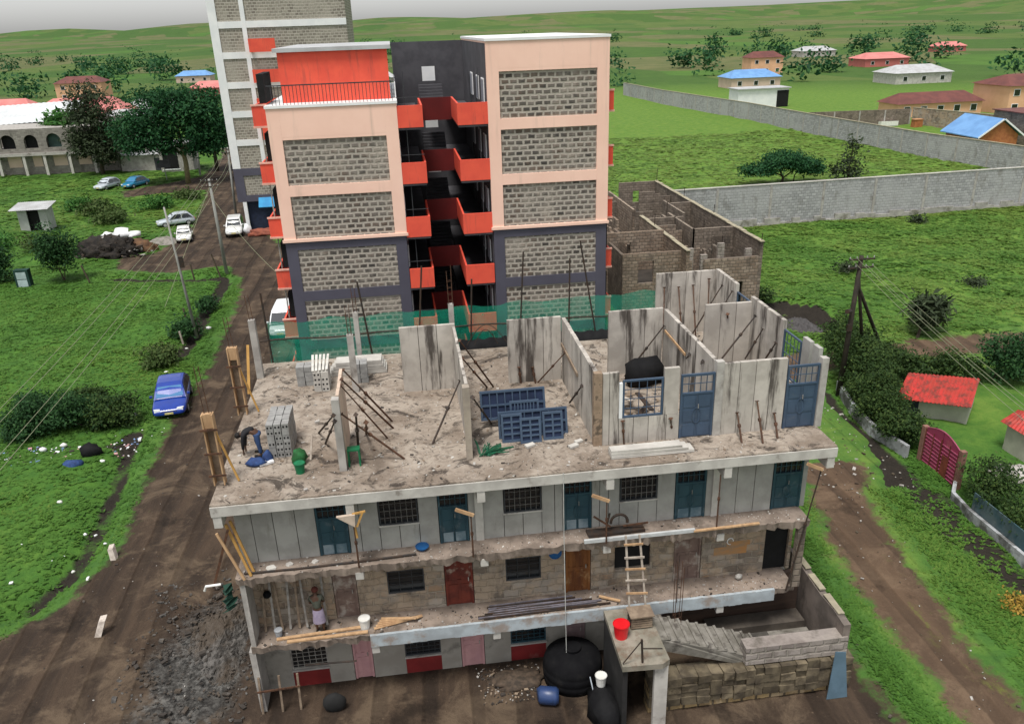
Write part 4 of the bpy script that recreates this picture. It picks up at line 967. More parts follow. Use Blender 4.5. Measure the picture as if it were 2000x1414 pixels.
# bars rising from the free columns on the roof
def rebars(x, y, z0, z1, label, sp=.08):
    t = thing('rebar_cage', label, 'rebar', (x, y, z0), 'starter bars on the roof columns')
    for i in (-1, 1):
        for j in (-1, 1): MB().tube([(x+i*sp, y+j*sp, z0), (x+i*sp*1.2, y+j*sp, z1-random.uniform(0, .4))], .012, 5).build('rebar', rust, t)
    for k in range(4): 
        z = z0+.15+k*.28
        if z < z1-.4: MB().tube([(x-sp, y-sp, z), (x+sp, y-sp, z), (x+sp, y+sp, z), (x-sp, y+sp, z), (x-sp, y-sp, z)], .007, 4).build('link', rust, t)
rebars(8.0, 10.72, 10.4, 12.1, 'rusty starter bars over the back column in front of the court')
rebars(4.02, 7.72, 10.4, 11.7, 'rusty starter bars over the buff column left of the back wall', .06)
rebars(4.1, 10.72, 10.3, 11.5, 'rusty starter bars over the farthest column behind the block stack', .06)
rebars(12.15, 7.4, Z3, 10.0, 'tall rebar cage standing where the middle wall meets the net', .09)

# ---- green safety net behind the roof
NET = thing('safety_net', 'green safety net stretched along the far edge of the roof', 'net', (8.7, 11.6, Z3))
b = MB(); nxn = 60; nzn = 8; vs = []; rr = random.Random(9)
for k in range(nzn+1):
    for i in range(nxn+1):
        x = .42+(17.1-.42)*i/nxn; f = k/nzn
        top = 9.92+.22*i/nxn-.12*abs(math.sin(i*.33)); z = 7.9+(top-7.9)*f
        if f == 0: z = 7.9
        vs.append((x+(.35*(1-f)*(i < 10)*(-.4)), 11.62+.10*math.sin(i*.9+k*.7)+.05*math.sin(i*2.3), z))
b.add(vs, [(k*(nxn+1)+i, k*(nxn+1)+i+1, (k+1)*(nxn+1)+i+1, (k+1)*(nxn+1)+i) for k in range(nzn) for i in range(nxn)])
b.build('netting', net_m, NET, smooth=True)
bar = [(.0+17*i/24., 11.52, 9.12+.04*math.sin(i*1.1)) for i in range(25)]
MB().tube(bar, .035, 7).build('top_rail', rust_dk, NET)
for (tx, ty, bx, by) in ((508, 572, 533, 707), (697, 550, 727, 690)):
    a = at(tx, ty, y=11.5); c = at(bx, by, y=11.5); MB().tube([(c.x, 11.5, Z3), (a.x, 11.5, a.z)], .04, 7).build('post', rust_dk, NET)
for (tx, ty, bx, by) in ((823, 520, 819, 656), (1022, 492, 1017, 625), (1113, 505, 1111, 632), (1133, 470, 1165, 660), (921, 545, 920, 660)):
    a = at(tx, ty, y=11.5); c = at(bx, by, y=11.5); k = (c.z-Z3)/(a.z-c.z); MB().tube([(c.x+(c.x-a.x)*k, 11.5, Z3), (a.x, 11.5, a.z)], .036, 7).build('post', rust_dk, NET)
b = MB(); vs = []
for i in range(41): x = 8.3+6.6*i/40; vs += [(x, 11.2, Z3+.02), (x, 11.4, Z3+.38+.12*math.sin(i*1.7)*rr.random()), (x, 11.5, Z3+.32)]
b.add(vs, [(i*3+k, i*3+3+k, i*3+4+k, i*3+1+k) for i in range(40) for k in range(2)]); b.build('black_sheet', tarp_black, label='rumpled black sheeting along the foot of the green net', cat='sheeting', smooth=True)
for i, (x0, x1, zz) in enumerate(((8.6, 10.3, .95), (8.9, 9.9, .75))):
    MB().tube([(x0+(x1-x0)*q/12, 11.0-.1*i, Z3+.3+zz*math.sin(PI*q/12)*.9) for q in range(13)], .018, 6).build('bent_pipe', rust_dk, label=('larger' if i == 0 else 'smaller')+' black hoop of bent pipe in front of the net', cat='pipe', group='bent pipes by the net')

# ---- stacks, frames and tools on the roof
def block_stack(x0, x1, y0, y1, z0, nx_, ny_, nz_, label, mat, gap=.012, name='block_stack', holes=True, miss=0):
    t = thing(name, label, 'block stack', ((x0+x1)/2, (y0+y1)/2, z0)); r = random.Random(int(x0*100))
    b = MB(); wx_ = (x1-x0)/nx_; wy = (y1-y0)/ny_; wz = .2
    for k in range(nz_):
        for i in range(nx_):
            for j in range(ny_):
                if k == nz_-1 and r.random() < miss: continue
                dx = r.uniform(-.01, .01); dy = r.uniform(-.012, .012)
                xa, xb, ya, yb = x0+wx_*i+gap+dx, x0+wx_*(i+1)-gap+dx, y0+wy*j+gap+dy, y0+wy*(j+1)-gap+dy
                MB().box(xa, xb, ya, yb, z0+k*wz+.002, z0+(k+1)*wz-.004).build('block', mat, t)
                if holes and j == 0 and r.random() < .85:
                    for q in range(2):
                        w2 = (xb-xa)/2; MB().box(xa+w2*q+w2*.25, xa+w2*(q+1)-w2*.25, ya-.004, ya-.001, z0+k*wz+.06, z0+k*wz+.13).build('cavity', black_in, t)
    return t
block_stack(1.42, 2.15, 2.70, 4.2, Z3, 3, 4, 6, 'large neat stack of grey hollow blocks beside the bending worker', stone_block)
block_stack(1.72, 2.36, 8.6, 9.2, Z3, 2, 2, 4, 'plain grey block stack at the left end of the rear row', stone_block, holes=False)
block_stack(2.42, 3.02, 7.95, 8.9, Z3, 2, 3, 4, 'pale untidy block stack in the middle of the rear row with slats on top', conc_lt, miss=.5)
block_stack(3.9, 4.48, 8.45, 9.1, Z3, 2, 2, 4, 'grey block stack right of the buff column', stone_block, holes=False)
for i in range(5):
    MB().plank((2.45+i*.13, 8.0, Z3+.84+.01*i), (2.35+i*.15, 9.4, Z3+.98), .09, .03).build('slat', M('white_slat', (.62, .60, .55), scale=4) if i == 0 else MATS['white_slat'], label=['leftmost', 'second from left', 'middle', 'second from right', 'rightmost'][i]+' whitish slat lying on the pale block stack', cat='slat', group='slats on the block stack')
for i in range(4):
    MB().box(2.9+.1*i, 5.2-.06*i, 9.35, 10.2-.04*i, Z3+.02+i*.14, Z3+.145+i*.14, .006).build('precast_plank', conc_lt, label=['lowest', 'second lowest', 'second highest', 'topmost'][i]+' pale precast plank in the flat pile before the net', cat='concrete plank', group='flat pile of precast planks')
# blue metal frames leaning in a bundle
FT = at(985, 811, y=2.5).z
def frame_unit(x0, x1, y, z0, z1, label, kind, dy=.25):
    t = thing('casement_unit', label, 'metal casement', ((x0+x1)/2, y, z0), 'blue metal frames stacked on the roof')
    i0 = [0]
    sh = lambda b: b
    f = .07
    def sk(b):
        # lean back: y grows with height
        b.v = [(vx, vy+(vz-z0)*dy, vz) for vx, vy, vz in b.v]; return b
    for q in ((x0, x0+f, z0, z1), (x1-f, x1, z0, z1)): sk(MB().box(q[0], q[1], y-.03, y+.03, q[2], q[3])).build('stile', blue_m, t)
    for q in ((z0, z0+f), (z1-f, z1)): sk(MB().box(x0+f, x1-f, y-.029, y+.029, *q)).build('rail', blue_m, t)
    g = MB()
    if kind == 'grid':
        for i in range(1, 3): x = x0+f+(x1-x0-2*f)*i/2; g.box(x-.03, x+.03, y-.02, y+.02, z0+f, z1-f) if i == 1 else None
        for k in range(1, 4): z = z0+f+(z1-z0-2*f)*k/4; g.box(x0+f, x1-f, y-.019, y+.019, z-.025, z+.025)
    else:
        for i in range(1, 8): x = x0+f+(x1-x0-2*f)*i/8; g.box(x-.02, x+.02, y-.02, y+.02, z0+f, z1-f)
        g.box(x0+f, x1-f, y-.019, y+.019, (z0+z1)/2-.03, (z0+z1)/2+.03)
    sk(g).build('glazing_bars', blue_m, t)
    sk(MB().box(x0+f, x1-f, y+.032, y+.04, z0+f, z1-f)).build('backing', M('navy_backing', (.018, .03, .07), scale=2) if 'navy_backing' not in MATS else MATS['navy_backing'], t)
frame_unit(9.02, 9.72, 2.32, Z3, FT, 'blue shutter frame at the front left of the stacked frames', 'grid')
FT2 = at(1030, 815, y=2.4).z
frame_unit(9.62, 10.32, 2.16, Z3, FT2, 'blue shutter frame in the front middle of the stacked frames', 'grid')
frame_unit(10.40, 11.08, 2.26, Z3, FT, 'blue shutter frame at the front right of the stacked frames', 'grid')
frame_unit(8.95, 11.3, 2.62, Z3, at(1050, 797, y=2.9).z, 'wide low blue frame just behind the three shutters', 'bars')
frame_unit(9.4, 10.4, 2.95, Z3+.2, at(1030, 778, y=3.3).z, 'blue toplight frame showing above the middle of the stack', 'bars')
frame_unit(8.45, 10.7, 3.5, Z3+.3, at(1010, 758, y=3.8).z, 'darkest large blue frame at the back of the stack', 'bars')
# long panel lying along the edge
for i in range(3):
    MB().box(12.28, 15.0-.2*i, .48+.02*i, .95-.03*i, Z3+.02+i*.09, Z3+.1+i*.09, .008).build('precast_plank', conc_lt, label=['bottom', 'middle', 'top'][i]+' pale plank of the pile lying along the roof edge below the blue window', cat='concrete plank', group='planks on the roof edge')
def lump(name, c, r, mat, label, cat, sq=(1, 1, .6), seed=0, n=2, group=None, jag=.25, flat=True):
    import bmesh
    bm = bmesh.new(); bmesh.ops.create_icosphere(bm, subdivisions=n, radius=1); rr = random.Random(seed)
    for v in bm.verts:
        k = 1+rr.uniform(-jag, jag); v.co = Vector((v.co.x*r*sq[0]*k, v.co.y*r*sq[1]*k, max(v.co.z, -.35 if flat else -9)*r*sq[2]*k))
    b = MB(); bm.verts.ensure_lookup_table(); b.v = [tuple(v.co+Vector(c)) for v in bm.verts]; b.f = [tuple(v.index for v in f.verts) for f in bm.faces]; b.mi = [0]*len(b.f); bm.free()
    return b.build(name, mat, label=label, cat=cat, group=group, smooth=True)
for i in range(9):
    a_ = random.uniform(0, PI); p_ = Vector((13.5+random.uniform(-.5, .6), 3.6+random.uniform(-.9, .9), Z3+.08+.09*i)); q_ = Vector((math.cos(a_), math.sin(a_), random.uniform(-.15, .15)))*random.uniform(.5, .8)
    MB().plank(p_-q_, p_+q_, .16, .04).build('scrap_board', [timber_old, timber_grey, rust_dk][i % 3], label=['lowest', 'second', 'third', 'fourth', 'fifth', 'sixth', 'seventh', 'eighth', 'topmost'][i]+' board of the scrap heap seen through the blue roof window', cat='board', group='scrap boards behind the roof window')
lump('black_tarp', (14.95, 6.2, Z3+.3), .72, tarp_black, 'black tarpaulin heap inside the room behind the roof window', 'tarpaulin', (1.1, .8, 1.1), 4)
def bucket(x, y, z, r, h, mat, label, inner=None, group=None, name='bucket', tilt=0):
    t = thing(name, label, 'bucket', (x, y, z), group)
    b = MB().lathe((x, y, z), [(r*.78, 0), (r, h), (r*1.06, h), (r*1.06, h-.03), (r*1.0, h-.035)], 18); b.build('shell', mat, t, smooth=False)
    MB().lathe((x, y, z), [(r*.96, h-.004), (0.0, h*.55)], 18).build('inside', inner or mat, t)
    MB().tube([(x+r*math.cos(a), y+.02, z+h-.02-r*.5*math.sin(a)*.6) for a in [PI*q/8 for q in range(9)]], .008, 5).build('handle', bar_m, t)
    return t
bucket(2.5, 1.55, Z3, .17, .36, green_plastic, 'green bucket by the front corner of the large block stack')
b = MB()
rr = random.Random(3)
for i in range(7):
    x, y = 2.42+rr.uniform(-.1, .25), 2.2+rr.uniform(-.25, .2); b.tube([(x, y, Z3), (x+rr.uniform(-.15, .2), y+rr.uniform(-.2, .2), Z3+rr.uniform(.3, .6))], .02, 5)
lump('green_sack', (2.42, 2.15, Z3+.18), .24, M('sack_green', (.02, .12, .035), (.015, .07, .02), scale=6), 'crumpled green sack leaning behind the green bucket', 'sack', (1, .9, 1.5), 8)
MB().plank((2.75, 2.3, Z3+.02), (2.85, 2.75, Z3+.75), .06, .03).build('timber_stick', timber_grey, label='pale stick leaning beside the crumpled green sack', cat='stick')
def chair_crate(x, y, label):
    t = thing('plastic_crate', label, 'crate', (x, y, Z3))
    for dx in (-.17, .17):
        for dy in (-.12, .12): MB().box(x+dx-.025, x+dx+.025, y+dy-.025, y+dy+.025, Z3, Z3+.55).build('leg', green_plastic, t)
    MB().box(x-.2, x+.2, y-.15, y+.15, Z3+.552, Z3+.6).build('top', green_plastic, t)
chair_crate(4.2, 1.75, 'green plastic stool beside the foot of the short free wall')
b = MB()
rr = random.Random(12)
for i in range(26):
    a = rr.uniform(-.2, 1.9); L = rr.uniform(.4, .9); p0 = Vector((8.25+rr.uniform(-.1, .3), 1.55+rr.uniform(-.1, .1), Z3+.02)); q = p0+Vector((math.cos(a)*L, math.sin(a)*L*.8, rr.uniform(.02, .3))); b.tube([p0, (p0+q)/2+Vector((0, 0, .06)), q], .02, 4)
b.build('netting_bundle', M('net_bundle', (.01, .12, .06), (.02, .08, .04), scale=6), label='tangle of green netting below the blue frames', cat='net')
for i, (px, py, s_) in enumerate(((1035, 872, .3), (1120, 873, .3), (1130, 864, .25), (520, 905, .42), (620, 826, .15))):
    p = at(px, py, z=Z3); MB().obox(p+Vector((0, 0, .05)), (s_*.5, s_*.25, 0), (-s_*.12, s_*.3, 0), (0, 0, .035)).build('broken_slab', conc_lt if i != 3 else whitep, label=['pale broken slab before the blue shutter frames', 'flat broken slab at the right foot of the blue frames', 'small broken slab near the stained column foot', 'white sheet lying in front of the bending worker', 'tiny pale chunk in the middle of the left roof floor'][i], cat='slab', group='loose pale slabs on the roof')
# dirt and crumbs: uncountable
def crumbs(name, n, region, z, smin, smax, mats, seed, label, surf=None):
    rr = random.Random(seed); b = MB(); b_m = len(mats)
    for i in range(n):
        x = rr.uniform(region[0], region[1]); y = rr.uniform(region[2], region[3]); s = rr.uniform(smin, smax)*(1 if rr.random() < .85 else 2.2)
        zz = surf(x, y) if surf else z
        if zz is None: continue
        a = rr.uniform(0, PI); b.cur = rr.randrange(b_m)
        b.obox((x, y, zz+s*.2), (math.cos(a)*s, math.sin(a)*s, rr.uniform(-.2, .2)*s), (-math.sin(a)*s*.6, math.cos(a)*s*.6, rr.uniform(-.2, .2)*s), (0, rr.uniform(-.1, .1)*s, s*.35))
    return b.build(name, mats, kind='stuff', label=label, cat='rubble')
crumbs('rubble', 2600, (.1, 19.4, .05, 11.2), Z3, .008, .028, [conc, timber_old, M('dark_crumb', (.05, .042, .036), scale=9), conc_lt], 2, 'crumbs of concrete and dirt scattered over the roof slab')
crumbs('rubble', 500, (.4, 18.8, .0, .82), Z2, .008, .02, [conc, conc_lt, MATS['dark_crumb']], 5, 'crumbs of mortar along the upper gallery floor')
crumbs('rubble', 700, (.5, 18.6, .0, 1.0), Z1, .008, .026, [conc, timber_old, MATS['dark_crumb']], 6, 'crumbs and chips along the lower gallery floor')

# ---- things on the upper gallery
t = thing('scrap_metal', 'rusty bent scrap metal frame lying on the upper gallery', 'scrap metal', (12.3, .45, Z2))
MB().box(11.5, 13.4, .25, .62, Z2+.02, Z2+.12, .02).build('tray', rust_dk, t)
MB().tube([(12.55+.28*math.cos(a), .4, Z2+.42+.28*math.sin(a)) for a in [PI*1.1*q/10-.2 for q in range(11)]], .05, 6).build('bent_tube', rust_dk, t)
MB().plank((11.7, .4, Z2+.72), (12.25, .35, Z2+.3), .06, .04, (0, 1, 0)).build('arm', rust, t); MB().plank((12.25, .45, Z2+.75), (12.1, .4, Z2+.1), .05, .04, (0, 1, 0)).build('arm', rust_dk, t)
MB().plank((12.7, .45, Z2+.2), (13.5, .3, Z2+.35), .06, .04, (0, 1, 0)).build('arm', rust, t)
MB().tube([(.55, .22, Z2+.06), (2.2, .2, Z2+.05), (4.2, .24, Z2+.05), (5.9, .3, Z2+.07)], .035, 7).build('steel_pipe', rust_dk, label='long thin dark pipe lying along the upper gallery edge', cat='pipe')
def basin(x, y, z, label, vert=False):
    t = thing('plastic_basin', label, 'basin', (x, y, z))
    b = MB().lathe((x, y, z), [(.12, 0), (.2, .13), (.225, .13), (.22, .11)], 16); b2 = MB().lathe((x, y, z), [(.19, .128), (.0, .03)], 16)
    if vert:
        mt = Matrix.Translation((x, y, z)) @ Matrix.Rotation(R_(80), 4, 'X') @ Matrix.Translation((-x, -y, -z)); b.xform(mt); b2.xform(mt)
    b.build('rim', blue_plastic, t); b2.build('inside', blue_plastic, t)
basin(6.1, .62, Z2, 'blue plastic scrap lying on the upper gallery by the first window')
basin(10.5, 1.0, 4.55, 'blue basin hanging on the stone wall of the lower gallery', True)
MB().plank((14.95, -.03, Z2+.05), (17.2, -.02, Z2+.08), .1, .05).build('timber_plank', timber, label='pale plank lying on the upper gallery edge near its right end', cat='plank')
for i, (x, s_) in enumerate(((1.35, .10), (1.9, .06), (2.7, .045))):
    MB().obox((x, .5-.1*(i == 0), Z2+.04), (s_, .03, 0), (-.05, s_*.6, .02), (.02, .02, .03)).build('plaster_chunk', conc_lt, label=['largest white plaster flake under the left end panels', 'middle white plaster flake under the left end panels', 'small white plaster flake beside the first gallery door'][i], cat='plaster chunk', group='plaster flakes on the upper gallery')
# ---- things on the lower gallery
bucket(4.0, .42, Z1, .19, .40, white_plastic, 'white bucket beside the standing person on the lower gallery')
MB().plank((1.15, .28, Z1+.04), (4.1, .42, Z1+.05), .12, .05).build('timber_plank', timber, label='long pale plank on the lower gallery floor behind the person, upper one', cat='plank', group='planks on the lower gallery floor')
MB().plank((1.5, .10, Z1+.04), (4.1, .14, Z1+.05), .12, .05).build('timber_plank', timber, label='long pale plank nearest the broken edge of the lower gallery', cat='plank', group='planks on the lower gallery floor')
for i in range(5):
    MB().plank((4.3+.06*i, .25+.08*i, Z1+.05+.03*i), (5.9-.05*i, .62-.06*i, Z1+.07+.03*i), .11, .03).build('timber_board', timber, label=['bottom', 'second lowest', 'middle', 'second highest', 'top'][i]+' pale board in the fan of boards by the red brown door', cat='board', group='fan of boards on the lower gallery')
for i in range(12):
    y = .1+.055*i; x0 = 8.0+random.uniform(-.3, .6); x1 = 11.9+random.uniform(-.9, .6)
    MB().plank((x0, y, Z1+.05+.012*(i % 3)), (x1, y+random.uniform(-.05, .1), Z1+.05+.012*(i % 4)), .05, .04).build('steel_section', [rust_dk, M('dull_section', (.17, .16, .19), (.1, .09, .1), scale=3, mode='obj') if 'dull_section' not in MATS else MATS['dull_section']][i % 2], label='%s of the long metal sections heaped on the lower gallery edge' % ['first, nearest the edge,', 'second', 'third', 'fourth', 'fifth', 'sixth', 'seventh', 'eighth', 'ninth', 'tenth', 'eleventh', 'twelfth, nearest the wall,'][i], cat='metal section', group='long metal sections on the lower gallery')
MB().plank((11.95, .55, Z1+.1), (12.6, .2, Z1+.08), .09, .05).build('timber_board', timber, label='short pale board at the foot of the ladder', cat='board')
lump('stone_lump', (17.0, .75, Z1+.1), .14, conc, 'round grey stone under the graffiti wall at the right end', 'stone', (1, 1, 1), 3, 1)
GREY = M('pale_batten', (.36, .34, .31), (.22, .2, .18), scale=3, mode='obj')
for i, (x, dx) in enumerate(((.75, .1), (1.05, .02), (1.3, -.1), (1.55, .08), (1.85, .03), (2.1, -.06), (2.35, .1), (2.75, -.04))):
    MB().plank((x, .75, Z1+.03), (x+dx, 1.0, Z1+1.9+.1*(i % 3)), .07, .04, (0, 1, 0)).build('leaning_batten', GREY if i % 2 else timber_old, label=['leftmost', 'second', 'third', 'fourth', 'fifth', 'sixth', 'seventh', 'rightmost'][i]+' of the battens leaning on the left wall of the lower gallery', cat='batten', group='battens leaning on the lower gallery wall')
MB().lathe((.98, .8, Z1+1.35), [(.02, 0), (.11, .03), (.13, .12), (.1, .2), (.02, .22)], 12).build('black_pot', black_plastic, label='round black pot hanging among the leaning battens', cat='pot')
bucket(1.2, .5, Z1, .13, .26, M('grey_pail', (.4, .42, .45), scale=3), 'small grey pail at the left end of the lower gallery')
# wall marks: an orange patch with a pale ring
b = MB(); b.box(16.15, 17.35, Y1-.004, Y1-.001, 3.62, 3.95); b.box(16.6, 17.45, Y1-.004, Y1-.001, 3.951, 4.15); b.build('orange_daub', M('orange_daub', (.42, .21, .08), (.3, .2, .12), scale=2.5, st=(1, 1, 2)), BLD)
MB().tube([(16.72+.11*math.cos(a), Y1-.01, 4.17+.13*math.sin(a)) for a in [2*PI*q/14 for q in range(12)]], .018, 5).build('painted_ring', whitep, BLD)
# thin pale cable hanging down the facade
MB().tube([(10.62, -.06, Z3), (10.62, -.09, 6.0), (10.64, -.15, 3.0), (10.66, -.18, .9)], .014, 5).build('cable', M('pale_cable', (.55, .55, .52)), label='pale cable hanging down the whole facade', cat='cable')
MB().tube([(14.5, -.1, Z1+1.9), (14.48, -.12, Z1)], .012, 5).build('rebar_rod', rust_dk, label='thin rod standing on the lower gallery left of the faded door', cat='rod')
rebars(14.35, -.6, 1.6, 4.9, 'tall dark rebar cage rising beside the stair head', .10)
# ------------------------------------------------------------------ yard in front of the building
t = thing('stair_landing', 'mossy concrete landing slab standing out from the lower gallery', 'landing', (12.6, -1.4, 0))
moss = M('mossy_concrete', (.27, .245, .20), (.17, .16, .125), scale=1.6, bump=.5, dirt=(.14, .095, .065), dscale=1.3, dlo=.5, dhi=.66, damt=.8)
MB().add([(11.95, -.11, 2.55), (11.9, -2.81, 2.55), (13.16, -2.88, 2.55), (13.42, -2.72, 2.55), (13.42, -.11, 2.55), (11.95, -.11, 2.75), (11.9, -2.81, 2.75), (13.16, -2.88, 2.75), (13.42, -2.72, 2.75), (13.42, -.11, 2.75)],
         [(4, 3, 2, 1, 0), (5, 6, 7, 8, 9)]+[(i, (i+1) % 5, 5+(i+1) % 5, 5+i) for i in range(5)]).build('slab', moss, t)
MB().box(12.95, 13.38, -2.75, -2.6, 0, 2.55).build('pier', conc_lt, t); MB().box(11.95, 12.1, -2.7, -.2, 0, 2.55).build('side_wall', M('void_shade_wall', (.028, .027, .027), (.018, .018, .018), scale=2), t)  # side wall near black: shade of the void under the slab painted in
ST = thing('stair_flight', 'rough concrete stair going down right from the landing slab', 'stairs', (15.2, -1.1, 0))
rr = random.Random(4); N = 11; X0, X1, ZA, ZB = 13.43, 17.0, 2.72, 1.35
tread = M('worn_tread', (.23, .215, .19), (.14, .13, .11), scale=2.2, bump=.6, dirt=(.06, .052, .045), dscale=2, dlo=.5, dhi=.65)
vs = []; 
prof = []
for i in range(N):
    xa = X0+(X1-X0)*i/N; xb = X0+(X1-X0)*(i+1)/N; z = ZA-(ZA-ZB)*i/N
    prof += [(xa, z-.02+.04*rr.random()), (xb-.02, z-.03-.02*rr.random())]
prof += [(X1, ZB-.1)]
und = [(X1, ZB-.35), (X0, ZA-.45)]
poly = prof+und
b = MB(); n = len(poly)
b.add([(x, -.55+rr.uniform(-.03, .03), z) for x, z in poly]+[(x, -1.76+rr.uniform(-.03, .03), z) for x, z in poly], [tuple(range(n)), tuple(reversed(range(n, 2*n)))]+[(i, n+i, n+(i+1) % n, (i+1) % n) for i in range(n)])
b.build('flight', tread, ST)
for i in range(N):
    xa = X0+(X1-X0)*(i+1)/N; z = ZA-(ZA-ZB)*i/N
    MB().box(xa-.07, xa+.015, -1.74, -.57, z-.06, z+.012, .012).build('nosing', tread, ST)
W_ = thing('stair_wall', 'thick low stone wall closing the stair yard at the front', 'wall', (18, -1.95, 0))
MB().box(16.25, 19.75, -2.02, -1.5, 1.42, 2.10, .02).build('upper_course', stone_grey, W_)
b = MB()
rr = random.Random(6)
x = 13.0
while x < 19.7:
    L = rr.uniform(.3, .6)
    for z in (.25, .5, .78, 1.08): b.box(x+.01, x+L-.01, -2.18+rr.uniform(-.05, .05), -1.55, z+.01, z+.27+rr.uniform(0, .05), .025)
    x += L
b.build('rubble_course', M('yellow_rubble', (.16, .13, .085), (.075, .06, .042), scale=2.2, bump=.8, island=.35, dirt=(.07, .055, .035), dscale=2.5, dlo=.5, dhi=.65), W_)
MB().box(13.0, 19.7, -2.08, -1.6, 0, 1.05).build('core', stone_yel, W_)
MB().box(17.0, 19.5, .0, .2, 0, .75).build('kerb', tread, W_)
MB().box(16.3, 17.7, -1.49, -.4, 0, 1.3).build('lower_landing', M('dark_landing', (.07, .064, .055), (.04, .036, .032), scale=1.5, bump=.4), W_)
SW = thing('side_wall', 'stained plastered yard wall running along the right end of the building', 'wall', (19.7, 0, 0))
b = MB(); yy = [-1.95, -1.2, -.3, .6, 1.4, 2.2]; zz = [2.55, 2.62, 2.55, 2.62, 2.7, 2.75]
for i in range(5): b.add([(19.55, yy[i], 0), (19.8, yy[i], 0), (19.8, yy[i+1], 0), (19.55, yy[i+1], 0), (19.55, yy[i], zz[i]), (19.8, yy[i], zz[i]), (19.8, yy[i+1], zz[i+1]), (19.55, yy[i+1], zz[i+1])], [(3, 2, 1, 0), (4, 5, 6, 7), (0, 1, 5, 4), (2, 3, 7, 6), (0, 4, 7, 3), (1, 2, 6, 5)])
b.build('wall', M('stained_plaster', (.23, .19, .165), (.13, .11, .095), scale=1, dirt=(.04, .035, .03), dscale=1.1, dst=(1, 1, .35), dlo=.5, dhi=.66), SW)
for y0, y1, z in ((-1.5, -.45, 2.6), (-.2, .7, 2.6), (.9, 1.7, 2.7)): MB().box(19.58, 19.8, y0, y1, z+.03, z+.07, .01).build('coping', MATS['lichen_coping'], SW)
MB().box(18.62, 18.9, .0, .2, Z1, 5.2).build('steel_post', MATS['old_block'], label='raw post at the right end of the lower gallery', cat='post')
MB().box(15.9, 19.4, .2, .9, .0, 1.05).build('bench_wall', M('damp_bench', (.10, .085, .07), (.06, .05, .042), scale=1.4, bump=.4), label='low damp wall under the right half of the lower gallery', cat='wall')
# ladder
LD = thing('timber_ladder', 'home made timber ladder leaning from the landing up to the upper gallery', 'ladder', (13.0, -.5, Z1))
lb = (at(*(1160+280/4, 1050+610/4), z=2.75), at(*(1160+410/4, 1050+610/4), z=2.75)); lt_ = (at(1222, 1046, y=-.22), at(1249, 1044, y=-.22))
for a, c in zip(lb, lt_): MB().plank(a, c, .065, .055, (0, 1, 0)).build('rail', timber_grey, LD)
for k, f in enumerate((.06, .30, .46, .60, .74, .9)):
    a = lb[0].lerp(lt_[0], f); c = lb[1].lerp(lt_[1], f); d = (c-a)*.18; MB().plank(a-d+Vector((0, -.05, 0)), c+d+Vector((0, -.05, 0)), .065, .04, (0, 1, 0)).build('rung', timber if k % 2 else timber_grey, LD)
bucket(12.2, -1.45, Z1, .26, .52, red_plastic, 'bright red barrel bucket on the landing beside the ladder', name='barrel')
t = thing('wire_cage', 'dark slatted crate at the foot of the ladder', 'crate', (12.95, -1.05, Z1))
for k in range(5): MB().box(12.6, 13.3, -1.25+.02, -1.22+.02, Z1+.05+k*.09, Z1+.11+k*.09).build('slat', timber_old, t)
MB().box(12.6, 13.3, -1.18, -.75, Z1+.01, Z1+.45).build('body', rust_dk, t)
MB().box(12.55, 13.35, -1.3, -.7, Z1+.505, Z1+.54).build('lid', timber_old, t)
MB().tube([(12.55, -2.72, 2.75), (12.5, -2.72, 3.65)], .035, 6).build('steel_post', rust_dk, label='thin dark post on the front edge of the landing', cat='post')
MB().tube([(11.93, -2.72, 2.8), (12.5, -2.72, 3.6)], .02, 6).build('brace_rod', rust_dk, label='thin rod slanting up to the landing post from the left', cat='rod')
MB().tube([(12.52, -2.72, 3.3), (13.2, -2.6, 3.1)], .02, 6).build('brace_rod', rust_dk, label='thin rod running right from the landing post', cat='rod')
# black water tank and yard clutter
t = thing('water_tank', 'big black plastic water tank standing at the left of the landing', 'water tank', (10.9, -.02, 0))
MB().lathe((10.9, -.02, 0), [(1.0, 0), (1.03, .3), (1.0, .34), (1.03, .4), (1.03, .62), (1.0, .66), (1.02, .72), (.95, .95), (.7, 1.12), (.32, 1.22), (.3, 1.22)], 32).build('body', black_plastic, t, smooth=True)
MB().lathe((10.9, -.02, 1.18), [(.28, 0), (.3, .14), (.26, .16), (.0, .18)], 20).build('lid', black_plastic, t)
lump('black_tarp', (11.6, -1.9, .25), .8, tarp_black, 'black sheeting crumpled between the water tank and the landing', 'tarpaulin', (.7, 1.2, .8), 14)
bucket(11.55, -1.5, .9, .19, .40, white_plastic, 'white bucket standing on black sheeting left of the landing')
MB().tube([(11.25, -1.2, 1.0), (11.3, -1.6, .6), (11.35, -2.2, .4), (11.55, -2.8, .05)], .02, 6).build('hose', M('pale_hose', (.4, .45, .5)), label='pale blue hose hanging down beside the white bucket', cat='hose')
t = thing('blue_drum', 'dark blue plastic drum lying by the water tank', 'drum', (9.85, -1.0, .3))
MB().tube([(9.5, -1.0, .3), (9.6, -1.0, .3), (10.1, -1.15, .3), (10.2, -1.17, .3)], [.22, .3, .3, .22], 16).build('shell', M('drum_blue', (.025, .05, .14), (.02, .04, .1), rough=.4, spec=.5), t, smooth=True)
crumbs('litter', 300, (7.6, 9.8, -.9, .9), .02, .012, .04, [conc, MATS['dark_crumb'], timber_old, MATS['dark_crumb']], 21, 'chips and rubbish on the ground before the water tank')
lump('scrap_heap', (8.9, .1, .02), .75, M('brown_scrap', (.085, .06, .042), (.04, .03, .022), scale=6), 'low heap of brown scrap left of the water tank', 'heap', (1.3, .6, .35), 31, 3)
lump('motor_tyre', (2.75, -.2, .3), .4, tyre_m, 'dark round object at the foot of the barred window, left end', 'tyre', (1, .5, 1), 30, 2, jag=.04, flat=False)
